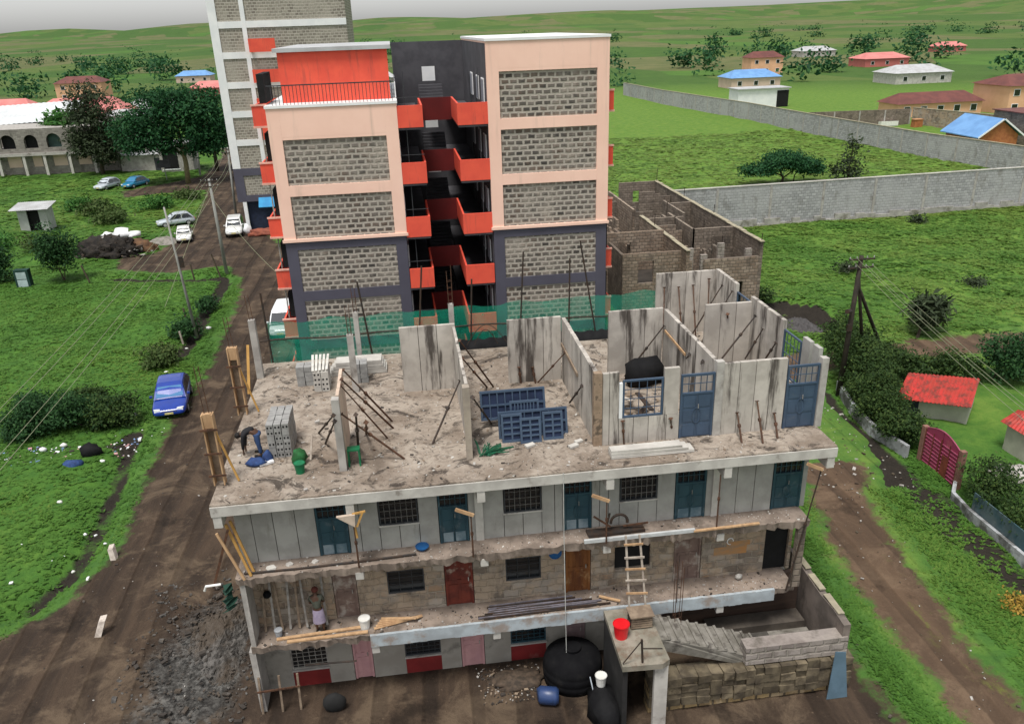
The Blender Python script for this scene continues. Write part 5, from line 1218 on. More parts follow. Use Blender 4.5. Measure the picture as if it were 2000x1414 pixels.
MB().add([(19.0, -2.5, 0), (19.72, -2.5, 0), (19.56, -2.28, 1.72), (19.2, -2.28, 1.78), (19.0, -2.47, 0), (19.72, -2.47, 0), (19.56, -2.25, 1.72), (19.2, -2.25, 1.78)], [(0, 1, 2, 3), (7, 6, 5, 4), (0, 4, 5, 1), (1, 5, 6, 2), (2, 6, 7, 3), (3, 7, 4, 0)]).build('blue_metal_sheet', M('blue_sheet', (.10, .16, .21), (.08, .13, .17), scale=2, rough=.5), label='blue grey metal sheet leaning on the front of the stone wall', cat='metal sheet')
t = thing('front_fence', 'rusty low fence rail at the left corner of the ground floor', 'fence', (.9, -.1, 0))
for x in (.35, 1.0, 1.6): MB().plank((x, .0, 0), (x+.05, .05, 1.5), .07, .05, (0, 1, 0)).build('post', timber_old, t)
MB().plank((.3, -.02, .95), (1.7, .0, 1.0), .06, .04, (0, 1, 0)).build('rail', rust, t)
t = thing('wall_pole', 'thin dark pole sticking out above the left ground floor window', 'pole', (2.4, .6, 1.5)); MB().tube([(1.9, .4, 1.5), (3.6, .2, 1.6)], .03, 6).build('tube', rust_dk, t)

# gravel and rubble at the left corner
def mound(name, c, rx, ry, h, mat, label, seed, n=40, cat='heap', z0=-.06):
    rr = random.Random(seed); vs = []; fs = []
    for j in range(n+1):
        for i in range(n+1):
            u = -1+2*i/n; v = -1+2*j/n; r = math.hypot(u, v)
            p = np.array([[c[0]+u*rx, c[1]+v*ry]])
            q = max(0, 1-r*r*(1+.35*math.sin(3*math.atan2(v, u)+seed)))
            z = h*q**1.2*(.6+.8*float(vnoise(p[:, 0]*1.2, p[:, 1]*1.2, 3)[0]))+(q > 0)*rr.uniform(-.05, .07)*min(1, q*3)
            vs.append((p[0][0]+rr.uniform(-.03, .03), p[0][1]+rr.uniform(-.03, .03), z+z0))
    fs = [(j*(n+1)+i, j*(n+1)+i+1, (j+1)*(n+1)+i+1, (j+1)*(n+1)+i) for j in range(n) for i in range(n)]
    b = MB(); b.add(vs, fs); return b.build(name, mat, label=label, cat=cat, kind='stuff')
gravel = M('gravel', (.15, .14, .13), (.04, .037, .034), scale=3.0, rough=.95, bump=1.0, bd=.08, dirt=(.085, .064, .046), dscale=.55, dlo=.44, dhi=.58, detail=9)
mound('rubble', (-1.7, 4.2), 1.2, 2.6, .42, gravel, 'grey stony rubble heaped against the left end of the building', 2)
mound('rubble', (-9.4, -.2), 2.6, 1.8, .3, M('brown_spoil', (.12, .095, .065), (.06, .047, .034), scale=2.5, bump=1., bd=.06), 'low brown spoil on the road at the near left', 5)
crumbs('rubble', 700, (-5, -.2, -.5, 8), .1, .02, .06, [gravel, MATS['dark_crumb'], gravel], 41, 'loose stones over the grey rubble', surf=lambda x, y: max(0, .26-abs(x+2.4)*.09-abs(y-3.6)*.04)+.02)
crumbs('litter', 900, (-8.2, 22, -6, 40), .04, .01, .035, [gravel, MATS['dark_crumb'], conc], 43, 'small stones strewn on the earth road', surf=lambda x, y: None if (-.6 < x < 20.2 and y < 11.6) else .04)
crumbs('litter', 160, (22.8, 26.8, -4, 13), .06, .01, .03, [conc, MATS['brown_spoil'], MATS['brown_spoil']], 44, 'small stones strewn on the right hand track')
crumbs('litter', 220, (25.5, 30, 8, 19), .05, .015, .055, [conc, MATS['brown_scrap'], MATS['brown_spoil'], conc_lt], 46, 'bits of rubbish on the dark ground before the pink gate')
wl = [whitep, M('litter_blue', (.2, .3, .5)), M('litter_pink', (.6, .35, .35)), MATS['dark_crumb']]
crumbs('litter', 200, (-17.5, -9.2, 20.3, 22.4), .06, .02, .06, wl, 47, 'white and coloured rubbish strewn under the dark shrubs by the road')
crumbs('litter', 40, (-11.2, -8.4, 22.5, 30), .08, .02, .05, [whitep, wl[1], conc_lt], 48, 'white rubbish in the grass left of the blue car')
crumbs('litter', 12, (-15, -7.6, 4, 19), .1, .02, .05, [whitep], 49, 'white scraps lying in the grass beside the ditch')
for i, (px, py, w_, h_, lb_) in enumerate(((223, 1090, .22, .62, 'white upright stone at the grassy edge of the road'), (200, 1238, .26, .75, 'white slab standing on the brown road near the bottom left'))):
    p = at(px, py, z=0); MB().obox(p+Vector((0, 0, h_*.42)), (w_*.5, 0, .02), (.02, .12, .06), (.05*(1-2*i)*-1+.08*i, .1, h_*.45)).build('pale_stone', M('white_stone', (.55, .49, .43), (.36, .31, .27), scale=5, bump=.5) if i == 0 else MATS['white_stone'], label=lb_, cat='stone')
for i, (px, py, s_, lb_) in enumerate(((118, 982, .24, 'white rag in the middle of the left grass'), (167, 1045, .17, 'left of two white scraps by the ditch'), (187, 1047, .14, 'right of two white scraps by the ditch'), (143, 1118, .16, 'white scrap on the grass edge near the road bend'), (206, 1063, .13, 'white scrap on the narrow verge above the white stone'), (408, 642, .36, 'white bag in the bushes beside the ditch by the pole'), (365, 682, .2, 'small white bag below the pole by the ditch'), (326, 728, .28, 'long white rag lying above the blue car'), (200, 902, .24, 'white bag on the dark rubbish by the road'), (125, 872, .34, 'pale sack in the rubbish under the shrubs'), (85, 880, .40, 'largest white plastic bundle at the left of the rubbish'), (265, 812, .3, 'white bag right beside the front of the blue car'))):
    p = at(px, py, z=.1); lump('litter_bag', (p.x, p.y, .14), s_*.62, whitep if i % 3 else white_plastic, lb_, 'litter', (1, .7, .8), 60+i, 1, 'white litter by the left road', jag=.3)
p = at(182, 893, z=0); lump('rubbish_bag', (p.x, p.y, .3), .62, tarp_black, 'black rubbish bag at the road edge under the shrubs', 'rubbish bag', (1, .8, .9), 77, 2)
p = at(143, 914, z=0); lump('rubbish_bag', (p.x, p.y, .2), .42, cloth_blue, 'dark blue rubbish bag on the grass left of the black one', 'rubbish bag', (1.3, .8, .6), 78, 2)

# ------------------------------------------------------------------ right hand plots
def wall_run(name, pts, h, th, mat, label, cat='wall', z0=0, cap=None, posts=None, postmat=None, capname='coping'):
    c = Vector((sum(p[0] for p in pts)/len(pts), sum(p[1] for p in pts)/len(pts), 0))
    t = thing(name, label, cat, c)
    for a, q in zip(pts[:-1], pts[1:]):
        d = Vector((q[0]-a[0], q[1]-a[1], 0)); L = d.length; d /= L; n = Vector((-d.y, d.x, 0)); m_ = Vector(((a[0]+q[0])/2, (a[1]+q[1])/2, z0+h/2))
        MB().obox(m_, d*L/2, n*th/2, Vector((0, 0, h/2))).build('wall', mat, t)
        if cap: MB().obox(m_+Vector((0, 0, h/2+.05)), d*(L/2), n*(th/2+.05), Vector((0, 0, .047))).build(capname, cap, t)
        if posts:
            k = max(1, round(L/posts))
            for i in range(k+1):
                p = Vector((a[0], a[1], 0))+d*(L*i/k); MB().obox(Vector((p.x, p.y, z0+h/2-.05)), d*.13, n*(th/2+.06), Vector((0, 0, h/2-.06))).build('pier', postmat or conc, t)
    return t
wall_run('compound_wall', [(31.35, 20.6), (30.6, 17.6), (30.3, 15.0), (30.7, 12.2)], .75, .2, lowwall, 'low whitewashed wall under the big hedge, between leaning pole and gate')
wall_run('compound_wall', [(31.1, 8.9), (30.4, 8.0), (30.2, 6.6), (30.2, 1.5), (30.0, -8)], .55, .16, lowwall, 'low whitewashed wall under the hedge right of the pink gate')
t = thing('sheet_fence', 'teal sheet fence above the low wall right of the pink gate', 'fence', (30.35, 2, 0)); MB().box(30.32, 30.36, -8, 6.6, .5, 1.35).build('sheet', M('teal_sheet', (.05, .10, .12), (.09, .13, .14), scale=1.2, dirt=(.2, .22, .22), dscale=1.5), t)
GT = thing('metal_gate', 'curved top magenta metal gate with horizontal rails and small rusty door', 'gate', (31.2, 10.4, 0))
def gate_top(f): return 1.95+.35*math.sin(PI*f)
for (ya, yb) in ((11.68, 10.42), (10.38, 9.12)):
    f0 = (11.68-ya)/2.56; f1 = (11.68-yb)/2.56; b = MB(); n_ = 8
    b.add([(31.2, ya+(yb-ya)*i/n_, .08) for i in range(n_+1)]+[(31.2, ya+(yb-ya)*i/n_, gate_top(f0+(f1-f0)*i/n_)) for i in range(n_+1)]+[(31.24, ya+(yb-ya)*i/n_, .08) for i in range(n_+1)]+[(31.24, ya+(yb-ya)*i/n_, gate_top(f0+(f1-f0)*i/n_)) for i in range(n_+1)],
          [q for i in range(n_) for q in ((i, i+1, n_+2+i, n_+1+i), (2*n_+2+i, 3*n_+3+i, 3*n_+4+i, 2*n_+3+i), (n_+1+i, n_+2+i, 3*n_+4+i, 3*n_+3+i))])
    lf = b.build('gate_leaf', magenta, GT)
    r_ = MB()
    for k in range(9): z = .18+k*.19; r_.box(31.165, 31.195, min(ya, yb)+.03, max(ya, yb)-.03, z, z+.05)
    r_.build('rail', M('gate_rail', (.40, .09, .17), (.3, .07, .12), scale=2) if 'gate_rail' not in MATS else MATS['gate_rail'], lf)
    s_ = MB()
    for y in (ya, (ya+yb)/2, yb): s_.box(31.15, 31.16, y-.03, y+.03, .1, 1.95)
    s_.build('stile', gate_rust, lf)
MB().box(31.14, 31.158, 10.2, 9.75, .1, 1.25).build('wicket_door', gate_rust, GT)
MB().tube([(31.22, 11.68-2.56*i/12., gate_top(i/12.)+.03) for i in range(13)], .03, 6).build('top_rail', MATS['gate_rail'], GT)
for y, zz in ((11.85, 2.0), (8.92, 2.1)): MB().box(31.1, 31.35, y-.12, y+.12, 0, zz).build('gate_post', M('gate_post', (.25, .13, .1), scale=3) if y > 10 else MATS['gate_post'], GT)
# red roofed shed
SH = thing('red_roof_shed', 'small cream shed with rusty red sheet roof behind the hedge', 'shed', (35.2, 16.8, 0))
e0, e1 = at(1750, 778, z=1.35), at(1897, 796, z=1.35); r0, r1 = at(1774, 728, z=2.1), at(1914, 740, z=2.1)
def corr(a, b_, c, d, n, amp, mat, parent, name='roof', th=.03):
    """corrugated sheet between eave a-b and ridge d-c"""
    m_ = MB(); vs = []; a, b_, c, d = map(Vector, (a, b_, c, d)); nr = (b_-a).cross(d-a).normalized()
    if nr.z < 0: nr = -nr
    rows = 5
    for j in range(rows+1):
        for i in range(n+1):
            p = a.lerp(b_, i/n).lerp(d.lerp(c, i/n), j/rows); vs.append(p+nr*(amp*(1 if i % 2 else -1)+.02*(j % 2)))
    m_.add(vs, [(j*(n+1)+i, j*(n+1)+i+1, (j+1)*(n+1)+i+1, (j+1)*(n+1)+i) for j in range(rows) for i in range(n)])
    k0 = len(vs); m_.add([v-nr*th for v in vs], [tuple(reversed((j*(n+1)+i, j*(n+1)+i+1, (j+1)*(n+1)+i+1, (j+1)*(n+1)+i))) for j in range(rows) for i in range(n)])
    return m_.build(name, mat, parent)
corr(e0, e1, r1, r0, 36, .035, roof_red, SH)
bk0 = r0+(r0-e0)*.3; bk1 = r1+(r1-e1)*.3; bk0.z = bk1.z = 1.75; corr(bk0, bk1, r1, r0, 44, .022, roof_red, SH)
def fl(v, z): return Vector((v.x, v.y, z))
i0, i1 = e0.lerp(r0, .28).lerp(e1.lerp(r1, .28), .10), e0.lerp(r0, .28).lerp(e1.lerp(r1, .28), .97); j0, j1 = bk0.lerp(bk1, .05), bk0.lerp(bk1, .97)
MB().add([fl(i0, 0), fl(i1, 0), fl(j1, 0), fl(j0, 0), fl(i0, 1.5), fl(i1, 1.5), fl(j1, 1.7), fl(j0, 1.7)], [(3, 2, 1, 0), (0, 1, 5, 4), (1, 2, 6, 5), (2, 3, 7, 6), (3, 0, 4, 7)]).build('wall', M('cream_wall', (.48, .47, .40), (.4, .39, .33), scale=1.5), SH)
dr = (i1-i0); nrm = Vector((dr.y, -dr.x, 0)).normalized()
MB().add([fl(i0+nrm*.03+dr*.01, .0), fl(i0+nrm*.03+dr*.22, .0), fl(i0+nrm*.03+dr*.22, 1.45), fl(i0+nrm*.03+dr*.01, 1.45)], [(0, 1, 2, 3)]).build('door', M('navy_door', (.025, .03, .05), scale=2), SH)
S2 = thing('red_roof_shed', 'second red sheet roof cut off by the right edge, beyond the gate', 'shed', (36, 11, 0))
q0, q1, q2, q3 = at(1953, 822, z=1.5), at(2060, 885, z=1.5), at(2070, 820, z=2.2), at(1988, 800, z=2.2); corr(q0, q1, q2, q3, 30, .02, roof_red, S2)
q4 = q3+(q3-q0)*.8; q5 = q2+(q2-q1)*.8; q4.z = q5.z = 1.5; corr(q4, q5, q2, q3, 30, .02, roof_red, S2)
m0, m1, m2, m3 = q0.lerp(q2, .15), q1.lerp(q3, .15), q5.lerp(q0, .1), q4.lerp(q1, .1)
MB().add([fl(m0, 0), fl(m1, 0), fl(m2, 0), fl(m3, 0), fl(m0, 1.5), fl(m1, 1.5), fl(m2, 1.5), fl(m3, 1.5)], [(0, 1, 5, 4), (1, 2, 6, 5), (2, 3, 7, 6), (3, 0, 4, 7)]).build('wall', MATS['cream_wall'], S2)
lump('stone_heap', (34.6, 9.6, .1), .8, conc, 'grey heap of rubble inside the plot behind the pink gate', 'heap', (1.4, 1, .5), 91, 3)
# heap in the pit
mound('spoil', (PIT[0]+.1, PIT[1]-.3), 1.9, 2.6, .45, M('dark_spoil', (.085, .08, .08), (.05, .047, .047), scale=3, bump=1., bd=.05), 'dark gravel lying in the pit in the field', 8, 26, z0=-.85)
# boundary walls
wall_run('boundary_wall', [(33.2, 62.4), (112, 65.8)], 4.45, .25, wall_block, 'long grey block boundary wall with piers nearest the camera, in the right field', posts=5.9, postmat=conc, cap=conc_lt)
BW = [o for o in bpy.data.objects if o.name.startswith('boundary_wall')][-1]
b = MB(); x = 33.4
while x < 111:
    L = random.uniform(.5, 1.8); yw = 62.4+(x-33.2)*.0432; b.box(x, min(x+L, 111.5), yw-.30+random.uniform(-.05, .05), yw-.13, -.1, random.uniform(.35, .95)); x += L
b.build('plinth', M('rough_plinth', (.40, .385, .35), (.27, .26, .24), scale=1.3, bump=.6, dirt=(.14, .13, .10), dscale=.8, dlo=.5, dhi=.66), BW)
wall_run('boundary_wall', [(112, 66.2), (90.2, 83), (86.9, 100), (84.5, 130), (83, 160), (77.6, 205), (76, 240)], 3.6, .25, wall_block, 'second grey boundary wall running back along the far side of the walled field', posts=6.5, postmat=conc, cap=MATS['lichen_coping'])
b = MB()
for i in range(0): b.box(44+i*1.6+random.uniform(-.4, .4), 45+i*1.6+random.uniform(-.2, .5), 61.9+.04*i+.02*i*.3-.12, 62.3+.04*i, 0, random.uniform(.15, .5), .05)
# ------------------------------------------------------------------ vegetation
def foliage(name, parent, blobs, n, leaf, mat, seed, up=.35, hollow=.45, stretch=1.7, noise=.25, label=None, **k):
    r = np.random.default_rng(seed); B = np.array(blobs, float); vol = np.cbrt(B[:, 3]*B[:, 4]*B[:, 5])**2; w_ = vol/vol.sum()
    # sprays: leaves gather in small clumps through the crown
    nc = max(8, n//14); ib = r.choice(len(B), nc, p=w_); d = r.normal(size=(nc, 3)); d /= np.linalg.norm(d, axis=1)[:, None]
    rad = (hollow+(1-hollow)*r.random(nc)**.6)*(1+r.normal(0, noise, nc)*.6); cen = B[ib, :3]+d*B[ib, 3:]*rad[:, None]
    ic = r.integers(0, nc, n); spread = leaf*2.0
    c = cen[ic]+r.normal(0, 1, (n, 3))*np.array([spread, spread, spread*.6])
    nrm = r.normal(size=(n, 3))*.8+d[ic]*.5; nrm[:, 2] = abs(nrm[:, 2])+up; nrm /= np.linalg.norm(nrm, axis=1)[:, None]
    a = np.cross(nrm, r.normal(size=(n, 3))); a /= np.linalg.norm(a, axis=1)[:, None]; b_ = np.cross(nrm, a)
    s = leaf*r.uniform(.5, 1.25, n)[:, None]; a = a*s*stretch*.5; b_ = b_*s*.5
    v = np.stack([c-a, c-b_*.9+a*.1, c+a, c+b_*.9+a*.1], 1).reshape(-1, 3); f = np.arange(4*n).reshape(-1, 4)
    ct = r.random(nc); t = np.clip(.25+.45*ct[ic]+r.normal(0, .14, n), 0, 1)
    v[:, 2] = np.maximum(v[:, 2], .02)
    return np_mesh(name, v, f, mat, parent, {'tint': np.repeat(t, 4)}, label=label, **k)
def trunk(parent, pts, r0, r1, mat, name='trunk'): return MB().tube(pts, r0, 9, r1).build(name, mat, parent, smooth=True)
def tree(name, label, base, crown, n, leaf, lmat, limbs, r0, bmat=bark, seed=1, cat='tree', group=None, **k):
    t = thing(name, label, cat, base, group); bx, by, bz = base
    for i, l in enumerate(limbs):
        MB().tube([(bx+p[0], by+p[1], bz+p[2]) for p in l], r0 if i == 0 else r0*.5, 8, r0*.3 if i else r0*.55).build('trunk' if i == 0 else 'limb', bmat, t, smooth=True)
    foliage('crown', t, [(bx+q[0], by+q[1], bz+q[2], *q[3:]) for q in crown], n, leaf, lmat, seed, **k)
    return t
rr = random.Random(17)
leaf_yellow = tint_leaf('leaf_yellow', (.12, .10, .02), (.38, .24, .045), (.55, .34, .08))
# acacia in the walled field
cr = [(-2.8, 0, 2.3, 2.3, 2.0, .55), (0, .3, 3.6, 2.6, 2.2, .6), (2.7, 0, 2.6, 2.3, 2.0, .7), (4.2, .2, 1.9, 1.5, 1.4, .55), (-4.3, .3, 2.1, 1.2, 1.2, .4), (1.2, -.5, 2.9, 1.9, 1.6, .6), (-1.2, -.6, 3.0, 1.8, 1.5, .5)]
tree('acacia_tree', 'flat topped dark green acacia standing in the walled field', (57.0, 85.3, 0), cr, 9000, .24, leaf_acacia, [[(0, 0, 0), (.1, 0, 1.0), (-.5, 0, 2.1), (-1, 0, 3)], [(.1, 0, .9), (1.4, .2, 1.7), (2.8, 0, 2.6)], [(0, 0, 1.2), (-1.7, .2, 1.9), (-3, 0, 2.4)], [(1.6, 0, 0), (1.7, 0, 1.2), (2.6, 0, 2.3)]], .2, seed=2)
cr = [(0, 0, 5.0, .5, .5, .9), (.35, 0, 4.2, .6, .6, .7), (-1.2, 0, 2.2, .8, .7, .5), (-.3, 0, 2.8, .6, .6, .9), (.9, 0, 1.6, .8, .7, .7), (-1.9, .1, 1.6, .6, .5, .4), (.2, 0, 1.0, .9, .8, .6), (1.3, 0, 2.9, .4, .4, .5)]
tree('sapling', 'thin ragged grey green sapling right of the flat topped acacia', (65.9, 84.6, 0), cr, 1000, .30, leaf_grey, [[(0, 0, 0), (.1, 0, 2), (.3, 0, 4), (.1, 0, 5.6)], [(0, 0, 1), (-1, 0, 1.8), (-1.8, 0, 2.0)], [(.1, 0, 1.5), (.9, 0, 2.4), (1.3, 0, 3.1)]], .1, seed=3, hollow=.2)
# big trees at the back left
cr = [(0, 0, 8, 3.6, 3.2, 3.4), (-1.6, .5, 10.5, 2.4, 2.2, 2.2), (1.6, 0, 10.8, 2.4, 2.2, 2.4), (.5, -.5, 5.2, 3.0, 2.6, 2.2), (-1.8, -.5, 6.3, 2.2, 2, 1.8), (2.5, -.3, 7, 2.2, 2, 2.0), (1.4, -.6, 3.2, 2.0, 1.8, 1.4), (0, 0, 13, 2.2, 2, 1.8), (-2.6, -.4, 4.6, 1.7, 1.6, 1.5), (3.2, -.4, 4.8, 1.7, 1.6, 1.6)]
tree('casuarina_tree', 'dark wispy tree in front of the arched building', (-43.2, 128.0, 0), cr, 11000, .27, leaf_grey, [[(0, 0, 0), (.1, 0, 3), (-.2, 0, 8), (0, 0, 13)], [(0, 0, 3), (1.5, 0, 6), (2.2, 0, 8)], [(0, 0, 4), (-1.4, 0, 7), (-2, 0, 9.5)]], .35, seed=4, noise=.4, stretch=2.4)
cr = [(0, 0, 10.5, 4.0, 4, 2.3), (-5, 0, 9.3, 3.6, 3.4, 1.9), (4.2, 0, 9.5, 3.3, 3.2, 2.0), (-2.5, -.8, 7.4, 2.8, 2.6, 1.4), (2.8, -.8, 7.0, 2.6, 2.5, 1.5), (-7.4, .4, 8.3, 2.4, 2.4, 1.5), (6.0, .2, 7.6, 2.0, 2.0, 1.4), (-4.8, -.6, 6.3, 2.2, 2, 1.1), (0.2, 0, 12.6, 3.8, 3.6, 1.8), (-4, .2, 12, 3, 3, 1.6), (4, .2, 11.8, 2.8, 2.8, 1.6), (4.6, -.5, 5.6, 1.6, 1.6, 1.1), (-7, -.6, 6, 1.8, 1.8, 1.2), (-2.2, -.9, 5.6, 2.0, 1.8, 1.0), (2.4, -1, 5.2, 1.8, 1.6, .9)]
tree('broad_tree', 'broad dark green tree with yellow trunk by the road junction', (-26.4, 114.0, 0), cr, 20000, .30, leaf_acacia, [[(0, 0, 0), (.2, 0, 3), (0, 0, 6), (-.2, 0, 10)], [(.1, 0, 4), (-2.5, 0, 7), (-5.4, 0, 9)], [(.1, 0, 4.5), (2.5, 0, 7), (4.4, 0, 9)]], .42, bark_lt, seed=5, noise=.35, stretch=2.0)
cr = [(0, 0, 8, 3, 3, 3), (2, 0, 6, 2.4, 2.4, 2.2), (-2, 0, 6.5, 2.4, 2.4, 2), (.5, 0, 4.4, 2.2, 2, 1.5), (0, 0, 10.5, 2.4, 2.4, 1.8)]
tree('broad_tree', 'dark bushy tree behind the pole, right of the yellow trunked tree', (-24.2, 126, 0), cr, 4500, .42, leaf_dark, [[(0, 0, 0), (0, 0, 4), (.2, 0, 8)]], .35, seed=6)
cr = [(math.cos(a)*1.6, math.sin(a)*1.6, 4.2+.5*math.sin(3*a), 1.3, 1.3, .45) for a in [i*PI/4 for i in range(8)]]
tree('banana_plant', 'bright green leafy plant on the terrace of the arched building', (-50.5, 138, 3.8), cr, 900, .55, leaf_bright, [[(0, 0, 0), (0, 0, 4)]], .2, seed=7, cat='plant', stretch=2.6)
# bushes on the left
def bush(name, label, c, r, h, n, leaf, mat, seed, group=None, cat='bush', nb=7):
    q = random.Random(seed); t = thing(name, label, cat, (c[0], c[1], 0), group)
    bl = [(c[0]+q.uniform(-.6, .6)*r, c[1]+q.uniform(-.5, .5)*r, h*q.uniform(.25, .72), r*q.uniform(.35, .6), r*q.uniform(.35, .6), h*q.uniform(.22, .36)) for _ in range(nb)]
    for i in range(3): MB().tube([(c[0]+q.uniform(-.2, .2), c[1]+q.uniform(-.2, .2), 0), (bl[i][0], bl[i][1], bl[i][2])], .05, 5, .02).build('stem', bark, t)
    foliage('leaves', t, bl, n, leaf, mat, seed, hollow=.3)
    return t
bush('bush', 'dark rounded bush standing near the small green cabinet', (-25.9, 58.4), 1.75, 5.4, 4200, .19, leaf_dark, 21)
bush('bush', 'dark bush at the left edge beside the small green cabinet', (-32.4, 59.8), 1.7, 4.0, 3000, .19, leaf_dark, 22)
for i, (x, y, r, h, lb) in enumerate(((-15.6, 24.6, 2.0, 2.2, 'dark bramble at the left edge above the rubbish'), (-13.2, 24.9, 2.1, 2.7, 'second dark bramble, straight above the black rubbish bag'), (-11.4, 24.7, 1.4, 1.9, 'low dark bramble left of the front of the blue car'), (-14.0, 27.6, 1.4, 1.3, 'dark bramble behind the others, up the field'), (-16.8, 27.2, 1.3, 1.2, 'dark bramble at the left edge farther up the field'))):
    bush('bramble', lb, (x, y), r, h, 5200, .125, leaf_hedge if i in (2, 3) else leaf_dark, 30+i, 'dark brambles by the left road')
bush('bramble', 'brown green bramble beside the ditch above the blue car', (-11.2, 34.4), 1.7, 1.6, 1800, .16, leaf_olive, 37)
bush('bramble', 'dark bramble at the foot of the tall ditch pole', (-10.8, 40.2), 1.3, 1.7, 1400, .17, leaf_dark, 38)
bush('bramble', 'small dark bramble along the ditch beyond the tall pole', (-10.3, 46.5), 1.0, 1.3, 900, .17, leaf_dark, 39)
for i, (x, y, r, h, lb) in enumerate(((-33, 92, 2.6, 1.7, 'long grass thicket below the two parked cars'), (-26, 93.5, 2.4, 1.6, 'grass thicket left of the silver estate car'), (-30, 86, 2.2, 1.5, 'grass thicket between the hut and the rubbish heap'), (-36.5, 96, 2.2, 1.5, 'grass thicket above the tin roofed hut'), (-23.5, 100, 1.8, 1.2, 'grass thicket at the edge of the road junction'), (-38.5, 76, 2.6, 1.7, 'thicket in front of the tin roofed hut'), (-32.6, 73, 2.2, 1.6, 'thicket left of the rubbish heap'))):
    bush('thicket', lb, (x, y), r, h, 1100, .26, leaf_bright if i % 2 else leaf_olive, 50+i, 'green thickets in the back left field')
# hedges on the right
def hedge(label, pts, w_, h, n, leaf, mat, seed, name='hedge'):
    q = random.Random(seed); c = pts[len(pts)//2]; t = thing(name, label, 'hedge', (c[0], c[1], 0)); bl = []
    for (a, b_) in zip(pts[:-1], pts[1:]):
        L = math.hypot(b_[0]-a[0], b_[1]-a[1]); k = max(2, int(L/.8))
        for i in range(k):
            f = (i+.5)/k; bl.append((a[0]+(b_[0]-a[0])*f+q.uniform(-.3, .3)*w_, a[1]+(b_[1]-a[1])*f+q.uniform(-.3, .3)*w_, h*q.uniform(.42, .72), w_*q.uniform(.45, .7), w_*q.uniform(.45, .7), h*q.uniform(.26, .4)))
    for i in range(0, len(bl), 3): MB().tube([(bl[i][0], bl[i][1], 0), (bl[i][0], bl[i][1], bl[i][2])], .06, 5, .03).build('stem', bark, t)
    foliage('leaves', t, bl, n, leaf, mat, seed, hollow=.35); return t
hedge('tall overgrown hedge round the foot of the strutted timber pole', [(33.6, 25.0), (33.0, 22.0), (32.3, 18.6)], 2.4, 3.3, 24000, .115, leaf_hedge, 61)
hedge('overgrown hedge hanging over the whitewashed wall left of the pink gate', [(31.9, 18.2), (31.2, 15.5), (31.5, 12.6)], 1.5, 2.7, 20000, .105, leaf_hedge, 60)
hedge('dark hedge running behind the red roofed shed', [(34.5, 22.5), (37.5, 21.2), (40, 20.2)], 1.5, 2.1, 9000, .13, leaf_hedge, 62)
hedge('dark hedge at the right edge beyond the red roofed shed', [(41.0, 20.8), (44, 18.5), (46, 16)], 1.9, 2.9, 10000, .15, leaf_dark, 63)
hedge('bushy hedge over the low wall right of the pink gate', [(31.9, 8.2), (31.6, 5.5), (31.7, 2.0), (31.6, -3), (31.6, -7)], 1.7, 2.4, 20000, .105, leaf_hedge, 64)
bush('weed', 'yellow orange flowering weed in the dark grass right of the track', (28.3, .6), .75, .5, 700, .09, leaf_yellow, 71, cat='weed')
t = thing('palm_shrub', 'grey leaning brush of a palm shrub at the edge of the right field', 'shrub', (41.0, 27.9, 0)); MB().tube([(41.0, 27.9, 0), (41.3, 28.1, .9), (41.9, 28.4, 1.7)], .12, 6, .06).build('stem', bark, t)
foliage('fronds', t, [(42.0, 28.4, 2.1, .95, .9, .8), (41.6, 28.2, 1.4, .6, .6, .5)], 1300, .2, leaf_grey, 66, stretch=4, hollow=.1)
bush('bush', 'bright green bush at the mouth of the pit behind the roof storey', (32.2, 32.6), 1.2, 1.3, 900, .16, leaf_olive, 67)
bush('bush', 'dark bush beside the corner of the roofless block house', (33.8, 37.5), 1.0, 1.3, 800, .16, leaf_hedge, 68)
for i, (x, y, r_, h) in enumerate(((44.5, 44.2, 1.0, .8), (52.6, 38.2, .9, .55), (61, 62.9-3, .8, .7))):
    bush('bush', ['small dark bush in the field right of the pole top', 'brown weed patch far right in the green field', 'small bush at the foot of the nearest boundary wall'][i], (x, y), r_, h, 500, .18, leaf_grey, 70+i)
# ------------------------------------------------------------------ poles and wires
def upole(label, base, top, r0, r1, mat, arms=2, aw=.75, nm='utility_pole', cat='utility pole'):
    t = thing(nm, label, cat, base); a = Vector(base); c = Vector(top); d = c-a
    MB().tube([a, a+d*.5, c], [r0, (r0+r1)/2, r1], 10).build('shaft', mat, t, smooth=True)
    for i in range(arms):
        z = c-d*(.02+.055*i); arm = MB().plank(z+Vector((-aw, -.1, 0)), z+Vector((aw, -.1, 0)), .08, .08, (0, 1, 0)).build('cross_arm', rust_dk, t)
        for x in (-.7, -.3, .3, .7): MB().lathe(z+Vector((x, -.1, .04)), [(.02, 0), (.04, .04), (.03, .07), (.04, .1), (.015, .13)], 8).build('insulator', stone_block, arm)
    return t
upole('concrete pole at the road junction with wires fanning down to the left', (-10.85, 57.8, 0), (-10.98, 57.8, 8.9), .17, .11, pole_conc, 2)
upole('tall thin concrete pole standing in the ditch', (-9.88, 39.54, 0), (-10.38, 39.5, 9.87), .12, .06, pole_conc, 0)
MB().box(-10.05, -9.75, 39.3, 39.45, 5.5, 6.3).build('fuse_box', rust_dk, bpy.data.objects['utility_pole.001'])
upole('concrete pole beside the white vehicle near the white block', (-14.6, 86, 0), (-14.3, 86, 8.3), .16, .10, pole_conc, 2)
upole('concrete pole in front of the broad tree', (-26.0, 121, 0), (-26.19, 124, 8.5), .17, .12, pole_conc, 0)
t = upole('dark timber pole with two raking struts rising out of the big hedge', (31.08, 19.95, 0), (31.31, 19.95, 8.54), .17, .12, pole_wood, 2)
